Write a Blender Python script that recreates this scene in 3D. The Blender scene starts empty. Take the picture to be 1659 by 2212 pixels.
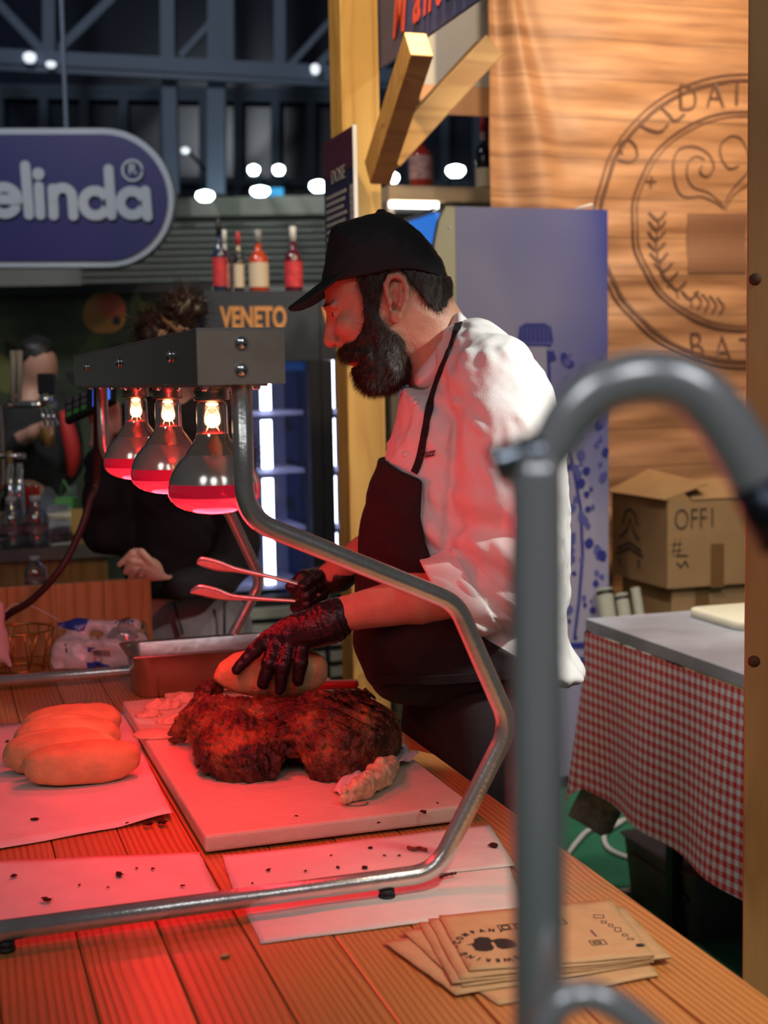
import bpy, bmesh, math, random
import numpy as np
from mathutils import Vector, Matrix, Euler
from mathutils.bvhtree import BVHTree

scene = bpy.context.scene
col = scene.collection
random.seed(7)

# ------------------------------------------------------------------ camera
F = 3000.0; CX, CY = 829.5, 1106.0          # focal length and centre in pixels of a 1659 x 2212 frame
H = 1.55                                     # eye height
PITCH = math.atan(286 / 3000.0); ROLL = math.radians(1.05)
_fw = np.array([0, math.cos(PITCH), -math.sin(PITCH)])
_u0 = np.array([0, math.sin(PITCH), math.cos(PITCH)])
_r0 = np.array([1.0, 0, 0])
_r = math.cos(ROLL) * _r0 - math.sin(ROLL) * _u0
_u = math.cos(ROLL) * _u0 + math.sin(ROLL) * _r0
cam = bpy.data.cameras.new('camera'); cam_ob = bpy.data.objects.new('camera', cam); col.objects.link(cam_ob)
cam.sensor_fit = 'VERTICAL'; cam.sensor_height = 36.0; cam.lens = 36.0 * F / 2212
cam_ob.matrix_world = Matrix(((_r[0], _u[0], -_fw[0], 0), (_r[1], _u[1], -_fw[1], 0), (_r[2], _u[2], -_fw[2], H), (0, 0, 0, 1)))
cam.clip_start = 0.05; cam.clip_end = 200
cam.dof.use_dof = True; cam.dof.focus_distance = 2.2; cam.dof.aperture_fstop = 4.6
scene.camera = cam_ob

# ------------------------------------------------------------------ world, light, exposure
world = bpy.data.worlds.new('hall_air'); scene.world = world; world.use_nodes = True
world.node_tree.nodes['Background'].inputs[0].default_value = (0.40, 0.40, 0.42, 1)
world.node_tree.nodes['Background'].inputs[1].default_value = 0.09
scene.view_settings.view_transform = 'Standard'; scene.view_settings.look = 'None'
scene.view_settings.gamma = 1.0; scene.view_settings.use_curve_mapping = False
scene.view_settings.exposure = 0.0

def lamp(name, kind, loc, target, energy, color, size=0.3, spot=None, blend=0.5):
    l = bpy.data.lights.new(name, kind); l.energy = energy; l.color = color
    if kind == 'AREA': l.shape = 'DISK'; l.size = size
    else: l.shadow_soft_size = size
    if kind == 'SPOT': l.spot_size = math.radians(spot); l.spot_blend = blend
    o = bpy.data.objects.new(name, l); col.objects.link(o); o.location = loc
    if target is not None:
        o.rotation_euler = (Vector(target) - Vector(loc)).to_track_quat('-Z', 'Y').to_euler()
    return o
# unseen lamps: spots read off the lit surfaces, plus added ones marked below
lamp('unseen_spot', 'SPOT', (1.60, 1.60, 2.45), (0.36, 2.53, 1.40), 205, (1.0, 0.97, 0.90), 0.06, 27, 0.6)
lamp('unseen_spot', 'SPOT', (0.85, 1.00, 2.70), (0.47, 1.50, 0.87), 120, (1.0, 0.86, 0.64), 0.07, 38, 1.0)  # added unseen lamp to warm the bags and the right of the counter
lamp('unseen_spot', 'SPOT', (-0.35, 2.3, 3.6), (0.02, 4.3, 2.3), 150, (1.0, 0.80, 0.46), 0.07, 58, 0.8)
lamp('unseen_spot', 'SPOT', (1.62, 4.55, 3.35), (1.45, 6.0, 2.5), 250, (1.0, 0.76, 0.46), 0.06, 110, 0.9)
lamp('unseen_spot', 'SPOT', (1.55, 3.0, 3.3), (0.90, 4.7, 1.45), 150, (1.0, 0.94, 0.84), 0.08, 80, 0.9)  # added unseen lamp, brightens the fridge side and the steel table
lamp('unseen_spot', 'SPOT', (0.15, 3.35, 3.7), (1.0, 3.95, 0.6), 330, (1.0, 0.93, 0.84), 0.08, 56, 0.7)
lamp('added_hall_light', 'SPOT', (-2.2, 4.0, 5.2), (-1.7, 8.0, 2.0), 330, (0.94, 0.96, 1.0), 0.25, 74, 0.7)  # added unseen lamp for sign, poster and drinks fridges, kept off the counter
lamp('added_hall_light', 'SPOT', (-3.0, 10.0, 6.5), (-2.0, 17.0, 4.0), 420, (0.86, 0.92, 1.0), 0.3, 100, 0.7)  # added unseen lamp for the back wall and truss
lamp('unseen_spot', 'SPOT', (0.55, 4.6, 3.9), (0.35, 6.0, 2.7), 60, (1.0, 0.82, 0.58), 0.07, 80, 0.8)  # added unseen lamp so the hanging panel and bottle shelf show up
for x, y in ((-2.2, -2.6), (0.3, -3.2), (2.6, -2.4)):
    lamp('added_hall_light', 'AREA', (x, y, 4.6), (x * 0.4, 1.5, 1.0), 19, (0.93, 0.96, 1.0), 1.5)  # added lamps behind the camera, for highlights on the polished tap

# ------------------------------------------------------------------ pixel and stall coordinates
def ray(px, py): return _fw + (px - CX) / F * _r - (py - CY) / F * _u
def P(px, py, D):
    d = ray(px, py); d = d * (D / d[1]); return Vector((d[0], d[1], d[2] + H))
def onZ(px, py, z):
    d = ray(px, py); d = d * ((z - H) / d[2]); return Vector((d[0], d[1], d[2] + H))
TH = math.radians(17.9)                      # the stall and its counter are turned by this much against the view
EX = Vector((math.cos(TH), math.sin(TH), 0)); DY = Vector((-math.sin(TH), math.cos(TH), 0)); UZ = Vector((0, 0, 1))
def W(X, Y, z=0.0): return EX * X + DY * Y + UZ * z          # stall -> world
def S(p): p = Vector(p); return Vector((p.dot(EX), p.dot(DY), p.z))
def onY(px, py, Y):
    d = Vector(ray(px, py)); k = Y / d.dot(DY); return d * k + UZ * H
def onX(px, py, X):
    d = Vector(ray(px, py)); k = X / d.dot(EX); return d * k + UZ * H
def sY(px, py, Y): return S(onY(px, py, Y))
def sX(px, py, X): return S(onX(px, py, X))
def sZ(px, py, z): return S(onZ(px, py, z))
TZ = 0.87                                    # counter top

# ------------------------------------------------------------------ materials
MATS = {}
def mat(name, color, rough=0.5, metal=0.0, var=0.0, vscale=8.0, bump=0.0, bscale=40.0, emit=None, estr=0.0, spec=0.5, sss=0.0, coat=0.0, alpha=1.0, trans=0.0, stretch=None):
    if name in MATS: return MATS[name]
    m = bpy.data.materials.new(name); m.use_nodes = True; nt = m.node_tree; b = nt.nodes['Principled BSDF']
    b.inputs['Base Color'].default_value = (*color, 1); b.inputs['Roughness'].default_value = rough; b.inputs['Metallic'].default_value = metal
    b.inputs['Specular IOR Level'].default_value = spec
    if coat: b.inputs['Coat Weight'].default_value = coat; b.inputs['Coat Roughness'].default_value = 0.15
    if sss: b.inputs['Subsurface Weight'].default_value = sss; b.inputs['Subsurface Radius'].default_value = (0.012, 0.005, 0.003)
    if emit: b.inputs['Emission Color'].default_value = (*emit, 1); b.inputs['Emission Strength'].default_value = estr
    if alpha < 1: b.inputs['Alpha'].default_value = alpha
    if trans: b.inputs['Transmission Weight'].default_value = trans
    if var or bump:
        tc = nt.nodes.new('ShaderNodeTexCoord'); src = tc.outputs['Object']
        if stretch:
            mp = nt.nodes.new('ShaderNodeMapping'); mp.inputs['Scale'].default_value = stretch; nt.links.new(src, mp.inputs[0]); src = mp.outputs[0]
    if var:
        n = nt.nodes.new('ShaderNodeTexNoise'); n.inputs['Scale'].default_value = vscale; n.inputs['Detail'].default_value = 5
        nt.links.new(src, n.inputs['Vector'])
        r = nt.nodes.new('ShaderNodeValToRGB'); r.color_ramp.elements[0].position = 0.3; r.color_ramp.elements[1].position = 0.7
        r.color_ramp.elements[0].color = (*[c * (1 - var) for c in color], 1); r.color_ramp.elements[1].color = (*[min(1, c * (1 + var)) for c in color], 1)
        nt.links.new(n.outputs['Fac'], r.inputs[0]); nt.links.new(r.outputs[0], b.inputs['Base Color'])
    if bump:
        n2 = nt.nodes.new('ShaderNodeTexNoise'); n2.inputs['Scale'].default_value = bscale; n2.inputs['Detail'].default_value = 4
        nt.links.new(src, n2.inputs['Vector'])
        bp = nt.nodes.new('ShaderNodeBump'); bp.inputs['Strength'].default_value = bump; bp.inputs['Distance'].default_value = 0.01
        nt.links.new(n2.outputs['Fac'], bp.inputs['Height']); nt.links.new(bp.outputs[0], b.inputs['Normal'])
    MATS[name] = m; return m

def wood(name, light, dark, rough=0.45, axis=1, rings=70.0, knots=True, coat=0.0):
    """pine: long grain lines along one object axis, bent round a few knots"""
    if name in MATS: return MATS[name]
    m = bpy.data.materials.new(name); m.use_nodes = True; nt = m.node_tree; N = nt.nodes; L = nt.links; b = N['Principled BSDF']
    def math_(op, a, bb=None, c=None):
        n = N.new('ShaderNodeMath'); n.operation = op
        for i, v in enumerate((a, bb, c)):
            if v is None: continue
            if isinstance(v, (int, float)): n.inputs[i].default_value = v
            else: L.new(v, n.inputs[i])
        return n.outputs[0]
    tc = N.new('ShaderNodeTexCoord'); oi = N.new('ShaderNodeObjectInfo')
    off = N.new('ShaderNodeVectorMath'); off.operation = 'SCALE'; off.inputs[0].default_value = (7.3, 11.9, 3.1); L.new(oi.outputs['Random'], off.inputs['Scale'])
    ad = N.new('ShaderNodeVectorMath'); ad.operation = 'ADD'; L.new(tc.outputs['Object'], ad.inputs[0]); L.new(off.outputs[0], ad.inputs[1])
    sc = [1.0, 1.0, 1.0]; sc[axis] = 0.10
    mp = N.new('ShaderNodeMapping'); mp.inputs['Scale'].default_value = sc; L.new(ad.outputs[0], mp.inputs[0])
    low = N.new('ShaderNodeTexNoise'); low.inputs['Scale'].default_value = 7; low.inputs['Detail'].default_value = 2; L.new(mp.outputs[0], low.inputs['Vector'])
    sk = [1.0, 1.0, 1.0]; sk[axis] = 0.42
    mk_ = N.new('ShaderNodeMapping'); mk_.inputs['Scale'].default_value = sk; L.new(ad.outputs[0], mk_.inputs[0])
    vo = N.new('ShaderNodeTexVoronoi'); vo.inputs['Scale'].default_value = 5.5; L.new(mk_.outputs[0], vo.inputs['Vector'])
    kd = vo.outputs['Distance']
    near = math_('POWER', 2.718, math_('MULTIPLY', kd, -9.0))
    sep = N.new('ShaderNodeSeparateXYZ'); L.new(ad.outputs[0], sep.inputs[0])
    across = math_('ADD', sep.outputs[(axis + 1) % 3 if axis != 1 else 0], math_('MULTIPLY', sep.outputs[2 if axis != 2 else 1], 0.6))
    ph = math_('ADD', math_('MULTIPLY', across, rings * 6.283), math_('MULTIPLY', low.outputs['Fac'], 30.0))
    if knots: ph = math_('ADD', ph, math_('MULTIPLY', near, 18.0))
    w = math_('MULTIPLY_ADD', math_('SINE', ph), 0.5, 0.5)
    w = math_('POWER', w, 2.2)
    vary = N.new('ShaderNodeTexNoise'); vary.inputs['Scale'].default_value = 16; vary.inputs['Detail'].default_value = 3; L.new(mp.outputs[0], vary.inputs['Vector'])
    w = math_('MULTIPLY', w, math_('MULTIPLY_ADD', vary.outputs['Fac'], 2.6, -0.35))
    fine = N.new('ShaderNodeTexNoise'); fine.inputs['Scale'].default_value = 160; L.new(mp.outputs[0], fine.inputs['Vector'])
    w = math_('ADD', math_('MULTIPLY', w, 0.62), math_('MULTIPLY', fine.outputs['Fac'], 0.28))
    if knots:
        kn = math_('LESS_THAN', kd, 0.075); kn2 = math_('MULTIPLY', math_('POWER', 2.718, math_('MULTIPLY', kd, -22.0)), 0.75)
        w = math_('MAXIMUM', w, math_('ADD', math_('MULTIPLY', kn, 0.55), kn2))
    mx = N.new('ShaderNodeMixRGB'); mx.inputs[1].default_value = (*light, 1); mx.inputs[2].default_value = (*dark, 1); L.new(w, mx.inputs[0])
    big = N.new('ShaderNodeTexNoise'); big.inputs['Scale'].default_value = 2.5; L.new(ad.outputs[0], big.inputs['Vector'])
    hs = N.new('ShaderNodeHueSaturation'); L.new(mx.outputs[0], hs.inputs['Color']); L.new(math_('MULTIPLY_ADD', big.outputs['Fac'], 0.5, 0.75), hs.inputs['Value'])
    L.new(hs.outputs[0], b.inputs['Base Color']); b.inputs['Roughness'].default_value = rough
    if coat: b.inputs['Coat Weight'].default_value = coat; b.inputs['Coat Roughness'].default_value = 0.25
    bp = N.new('ShaderNodeBump'); bp.inputs['Strength'].default_value = 0.12; bp.inputs['Distance'].default_value = 0.004; L.new(w, bp.inputs['Height']); L.new(bp.outputs[0], b.inputs['Normal'])
    MATS[name] = m; return m

def glass(name, tint=(1, 1, 1), fac=0.12, rough=0.03, emit=0.0):
    """thin clear shell: see-through with a fresnel sheen"""
    if name in MATS: return MATS[name]
    m = bpy.data.materials.new(name); m.use_nodes = True; nt = m.node_tree; N = nt.nodes; L = nt.links
    for n in list(N): N.remove(n)
    out = N.new('ShaderNodeOutputMaterial'); t = N.new('ShaderNodeBsdfTransparent'); t.inputs[0].default_value = (*tint, 1)
    g = N.new('ShaderNodeBsdfGlossy'); g.inputs['Roughness'].default_value = rough
    lw = N.new('ShaderNodeLayerWeight'); lw.inputs[0].default_value = 0.35
    ma = N.new('ShaderNodeMath'); ma.operation = 'MULTIPLY_ADD'; ma.inputs[1].default_value = 0.6; ma.inputs[2].default_value = fac * 0.4; L.new(lw.outputs['Fresnel'], ma.inputs[0])
    mx = N.new('ShaderNodeMixShader'); L.new(ma.outputs[0], mx.inputs[0]); L.new(t.outputs[0], mx.inputs[1]); L.new(g.outputs[0], mx.inputs[2]); L.new(mx.outputs[0], out.inputs[0])
    MATS[name] = m; return m

# ------------------------------------------------------------------ object helpers
XF = {}
def tag(o, label=None, cat=None, group=None, kind=None):
    if label: o['label'] = label
    if cat: o['category'] = cat
    if group: o['group'] = group
    if kind: o['kind'] = kind
    return o
def thing(name, label, cat, loc=(0, 0, 0), rz=0.0, group=None):
    o = bpy.data.objects.new(name, None); col.objects.link(o); o.empty_display_size = 0.05
    o.location = loc; o.rotation_euler = (0, 0, rz); tag(o, label, cat, group)
    XF[o] = Matrix.Translation(Vector(loc)) @ Matrix.Rotation(rz, 4, 'Z'); return o
def link(name, me, m=None, parent=None, smooth=False, loc=None, rz=0.0):
    if m is not None and not me.materials: me.materials.append(m)
    o = bpy.data.objects.new(name, me); col.objects.link(o)
    if parent is not None: o.parent = parent
    if loc is not None: o.location = loc
    if rz: o.rotation_euler = (0, 0, rz)
    if loc is not None or rz: XF[o] = Matrix.Translation(Vector(loc or (0, 0, 0))) @ Matrix.Rotation(rz, 4, 'Z')
    if smooth and len(me.polygons): me.polygons.foreach_set('use_smooth', np.ones(len(me.polygons), dtype=bool))
    return o
def raw(name, verts, faces, m=None, parent=None, smooth=False, world=False, uv=None, loc=None, rz=0.0):
    """mesh object from lists; world=True: the vertices are in world space and become local to the parent"""
    if world:
        root = parent; M = Matrix.Identity(4)
        if parent is not None:
            M = XF.get(parent, Matrix.Identity(4))
            if parent.parent is not None and parent.parent in XF: M = XF[parent.parent] @ M
        elif loc is not None or rz: M = Matrix.Translation(Vector(loc or (0, 0, 0))) @ Matrix.Rotation(rz, 4, 'Z')
        Mi = np.array(M.inverted()); v = np.array([tuple(q) for q in verts], dtype=float) if not isinstance(verts, np.ndarray) else verts
        verts = v @ Mi[:3, :3].T + Mi[:3, 3]
    me = bpy.data.meshes.new(name)
    if isinstance(verts, np.ndarray): verts = verts.tolist()
    if isinstance(faces, np.ndarray): faces = faces.tolist()
    me.from_pydata([tuple(v) for v in verts], [], faces); me.update()
    if uv is not None:
        ul = me.uv_layers.new(name='UVMap')
        li = np.empty(len(me.loops), dtype=np.int32); me.loops.foreach_get('vertex_index', li)
        ul.data.foreach_set('uv', np.array(uv, dtype=np.float32)[li].ravel())
    return link(name, me, m, parent, smooth, loc, rz)

class MB:
    """collects shapes in one mesh"""
    def __init__(s): s.v = []; s.f = []; s.sm = []
    def add(s, v, f, smooth=False):
        n = len(s.v); s.v += [Vector(q) for q in v]; s.f += [[i + n for i in q] for q in f]; s.sm += [smooth] * len(f); return s
    def box(s, lo, hi, M=None, bev=0.0):
        x0, y0, z0 = lo; x1, y1, z1 = hi
        if bev > 0:
            bm = bmesh.new(); bmesh.ops.create_cube(bm, size=1.0)
            for q in bm.verts: q.co = Vector(((x0 + x1) / 2 + q.co.x * (x1 - x0), (y0 + y1) / 2 + q.co.y * (y1 - y0), (z0 + z1) / 2 + q.co.z * (z1 - z0)))
            bmesh.ops.bevel(bm, geom=bm.edges[:], offset=bev, segments=2, affect='EDGES', profile=0.5)
            bm.verts.index_update(); v = [q.co.copy() for q in bm.verts]; f = [[w.index for w in q.verts] for q in bm.faces]; bm.free()
        else:
            v = [Vector(q) for q in ((x0, y0, z0), (x1, y0, z0), (x1, y1, z0), (x0, y1, z0), (x0, y0, z1), (x1, y0, z1), (x1, y1, z1), (x0, y1, z1))]
            f = [[0, 3, 2, 1], [4, 5, 6, 7], [0, 1, 5, 4], [1, 2, 6, 5], [2, 3, 7, 6], [3, 0, 4, 7]]
        if M is not None: v = [M @ q for q in v]
        return s.add(v, f)
    def bar(s, a, b, w, t, up=(0, 0, 1), bev=0.0):
        """a beam of section w (across) by t (along up) from a to b"""
        a = Vector(a); b = Vector(b); d = (b - a); L = d.length; d.normalize(); x = d.cross(Vector(up)).normalized(); z = x.cross(d)
        M = Matrix(((x[0], d[0], z[0], a[0]), (x[1], d[1], z[1], a[1]), (x[2], d[2], z[2], a[2]), (0, 0, 0, 1)))
        return s.box((-w / 2, 0, -t / 2), (w / 2, L, t / 2), M, bev)
    def tube(s, path, r, seg=14, caps=True, flat=None):
        path = [Vector(p) for p in path]; n = len(path); rr = r if isinstance(r, (list, tuple)) else [r] * n
        v = []; f = []; prev = None
        for i, p in enumerate(path):
            t = (path[min(i + 1, n - 1)] - path[max(i - 1, 0)]).normalized()
            if prev is None: x = t.orthogonal().normalized()
            else: x = (prev - t * prev.dot(t)).normalized()
            prev = x; y = t.cross(x)
            for k in range(seg):
                a = 2 * math.pi * k / seg; v.append(p + (x * math.cos(a) + y * math.sin(a)) * rr[i])
        for i in range(n - 1):
            for k in range(seg): f.append([i * seg + k, i * seg + (k + 1) % seg, (i + 1) * seg + (k + 1) % seg, (i + 1) * seg + k])
        if caps: f.append(list(range(seg))[::-1]); f.append([(n - 1) * seg + k for k in range(seg)])
        return s.add(v, f, True)
    def lathe(s, prof, seg=24, M=None, caps=True):
        v = []; f = []; n = len(prof)
        for (r, z) in prof:
            for k in range(seg):
                a = 2 * math.pi * k / seg; v.append(Vector((r * math.cos(a), r * math.sin(a), z)))
        for i in range(n - 1):
            for k in range(seg): f.append([i * seg + k, i * seg + (k + 1) % seg, (i + 1) * seg + (k + 1) % seg, (i + 1) * seg + k])
        if caps:
            if prof[0][0] > 1e-5: f.append(list(range(seg))[::-1])
            if prof[-1][0] > 1e-5: f.append([(n - 1) * seg + k for k in range(seg)])
        if M is not None: v = [M @ q for q in v]
        return s.add(v, f, True)
    def prism(s, poly, o, ax, ay, depth):
        """flat outline (2d points) extruded by the vector depth"""
        o, ax, ay, depth = Vector(o), Vector(ax), Vector(ay), Vector(depth); n = len(poly)
        a = [o + ax * p[0] + ay * p[1] for p in poly]; b = [q + depth for q in a]
        return s.add(a + b, [list(range(n)), list(range(n, 2 * n))[::-1]] + [[i, i + n, (i + 1) % n + n, (i + 1) % n] for i in range(n)])
    def stroke(s, pts, w, o, ax, ay, depth, conf=None, seg=10):
        """round-ended drawn line of width w on a plane, with a little thickness"""
        o, ax, ay, depth = Vector(o), Vector(ax), Vector(ay), Vector(depth)
        pts = [Vector((p[0], p[1])) for p in pts]; h = w / 2
        L = []; R = []
        n = len(pts)
        for i, p in enumerate(pts):
            t = (pts[min(i + 1, n - 1)] - pts[max(i - 1, 0)]); t = t.normalized() if t.length > 1e-9 else Vector((1, 0)); nn = Vector((-t.y, t.x))
            L.append(p + nn * h); R.append(p - nn * h)
        t0 = (pts[1] - pts[0]).normalized(); n0 = Vector((-t0.y, t0.x)); t1 = (pts[-1] - pts[-2]).normalized(); n1 = Vector((-t1.y, t1.x))
        def to(q):
            p = o + ax * q.x + ay * q.y
            return p
        f = []; v = []
        for i in range(n): v += [to(L[i]), to(R[i])]
        for i in range(n - 1): f.append([2 * i, 2 * i + 1, 2 * i + 3, 2 * i + 2])
        for (p, t, nn) in ((pts[0], -t0, -n0), (pts[-1], t1, n1)):
            b = len(v); cap = [p - nn * math.cos(math.pi * k / seg) * h + t * math.sin(math.pi * k / seg) * h for k in range(seg + 1)]
            v += [to(q) for q in cap]; f.append(list(range(b, b + seg + 1)))
        if depth.length > 0:
            nv = len(v); v2 = [q + depth for q in v]; f2 = [[i + nv for i in q] for q in f]
            side = []
            for i in range(n - 1): side += [[2 * i, 2 * i + 2, 2 * i + 2 + nv, 2 * i + nv], [2 * i + 1, 2 * i + 3, 2 * i + 3 + nv, 2 * i + 1 + nv]]
            for b in (2 * n, 2 * n + seg + 1): side += [[b + k, b + k + 1, b + k + 1 + nv, b + k + nv] for k in range(seg)]
            v = v + v2; f = f + f2 + side
        return s.add(v, f)
    def build(s, name, m, parent=None, world=True, smooth=None, loc=None, rz=0.0, uv=None, fn=None):
        if fn: s.v = [fn(q) for q in s.v]
        o = raw(name, s.v, s.f, m, parent, False, world, uv, loc, rz)
        sm = s.sm if smooth is None else [smooth] * len(s.f)
        if any(sm): o.data.polygons.foreach_set('use_smooth', np.array(sm, dtype=bool))
        return o
def auto_smooth(o, ang=40):
    """sharp edges above the angle on a smooth-shaded mesh"""
    bm = bmesh.new(); bm.from_mesh(o.data)
    for e in bm.edges:
        if len(e.link_faces) == 2 and e.calc_face_angle(0) > math.radians(ang): e.smooth = False
    bm.to_mesh(o.data); bm.free(); return o
def dup(o, parent=None, loc=None, label=None, rz=None):
    c = o.copy(); col.objects.link(c); c.parent = parent
    if loc is not None: c.location = loc
    if rz is not None: c.rotation_euler = (c.rotation_euler[0], c.rotation_euler[1], rz)
    if label: c['label'] = label
    for ch in [q for q in bpy.data.objects if q.parent == o]: dup(ch, c)
    return c
def smooth_path(pts, n=8, closed=False):
    pts = [Vector(p) for p in pts]; out = []; m = len(pts); rng = range(m if closed else m - 1)
    for i in rng:
        g = lambda k: pts[k % m] if closed else pts[max(0, min(m - 1, k))]
        a, b, c, d = g(i - 1), g(i), g(i + 1), g(i + 2)
        for k in range(n):
            t = k / n; out.append(0.5 * ((2 * b) + (c - a) * t + (2 * a - 5 * b + 4 * c - d) * t * t + (3 * b - a - 3 * c + d) * t ** 3))
    if not closed: out.append(pts[-1])
    return out
def fillet(pts, r, n=8):
    """polyline with rounded corners of radius r"""
    pts = [Vector(p) for p in pts]; out = [pts[0]]
    for i in range(1, len(pts) - 1):
        p = pts[i]; a = (pts[i - 1] - p); b = (pts[i + 1] - p); la, lb = a.length, b.length; a.normalize(); b.normalize()
        ang = a.angle(b); d = min(r / math.tan(ang / 2), la * 0.49, lb * 0.49)
        p0, p1 = p + a * d, p + b * d
        for k in range(n + 1):
            t = k / n; out.append(p0 * (1 - t) ** 2 + p * 2 * t * (1 - t) + p1 * t * t)
    out.append(pts[-1]); return out
def text_mesh(s, size=1.0, extrude=0.0, offset=0.0, sx=1.0, align='LEFT', shear=0.0, res=4):
    cu = bpy.data.curves.new('t', 'FONT'); cu.body = s; cu.size = size; cu.extrude = extrude; cu.offset = offset; cu.align_x = align; cu.shear = shear; cu.resolution_u = res
    o = bpy.data.objects.new('t', cu); col.objects.link(o); bpy.context.view_layer.update()
    dg = bpy.context.evaluated_depsgraph_get(); me = bpy.data.meshes.new_from_object(o.evaluated_get(dg))
    bpy.data.objects.remove(o); bpy.data.curves.remove(cu)
    v = [Vector((q.co.x * sx, q.co.y, q.co.z)) for q in me.vertices]; f = [list(p.vertices) for p in me.polygons]; bpy.data.meshes.remove(me)
    return v, f
def put_text(name, s, size, m, parent, o, ax, ay, extrude=0.0, offset=0.0, sx=1.0, align='LEFT', shear=0.0, fn=None):
    v, f = text_mesh(s, size, extrude, offset, sx, align, shear); o, ax, ay = Vector(o), Vector(ax).normalized(), Vector(ay).normalized(); az = ax.cross(ay)
    b = MB(); b.add([o + ax * q.x + ay * q.y + az * q.z for q in v], f); return b.build(name, m, parent, fn=fn)
# ------------------------------------------------------------------ soft solids: distance fields meshed by surface nets
_T = np.random.RandomState(3).rand(4096).astype(np.float32)
def vnoise(X, Y, Z, scale, seed=0):
    """smooth value noise in -1..1"""
    x, y, z = X * scale + 17.3 * seed, Y * scale + 5.1 * seed, Z * scale - 9.7 * seed
    x, y, z = np.broadcast_arrays(x, y, z)
    xi, yi, zi = np.floor(x).astype(np.int64), np.floor(y).astype(np.int64), np.floor(z).astype(np.int64)
    u, v, w = x - xi, y - yi, z - zi
    u = u * u * (3 - 2 * u); v = v * v * (3 - 2 * v); w = w * w * (3 - 2 * w)
    h = lambda a, b, c: _T[(a * 73 + b * 1031 + c * 2393 + (a * b) % 97) & 4095]
    r = 0
    for dx in (0, 1):
        for dy in (0, 1):
            for dz in (0, 1):
                r = r + h(xi + dx, yi + dy, zi + dz) * (u if dx else 1 - u) * (v if dy else 1 - v) * (w if dz else 1 - w)
    return r * 2 - 1
def poly_sd(poly, x, z):
    """signed distance to a closed outline, negative inside; x (nx,1), z (1,nz)"""
    d = None; ins = np.zeros(np.broadcast(x, z).shape, dtype=bool); n = len(poly)
    for i in range(n):
        ax, az = poly[i]; bx, bz = poly[(i + 1) % n]; ex, ez = bx - ax, bz - az
        t = np.clip(((x - ax) * ex + (z - az) * ez) / (ex * ex + ez * ez + 1e-12), 0, 1)
        q = (x - ax - ex * t) ** 2 + (z - az - ez * t) ** 2
        d = q if d is None else np.minimum(d, q)
        if abs(ez) > 1e-12: ins ^= ((az > z) != (bz > z)) & (x < ex * (z - az) / ez + ax)
    d = np.sqrt(d); return np.where(ins, -d, d)
def smin(a, b, k):
    if k <= 0: return np.minimum(a, b)
    h = np.clip(0.5 + 0.5 * (b - a) / k, 0, 1); return b * (1 - h) + a * h - k * h * (1 - h)
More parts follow.
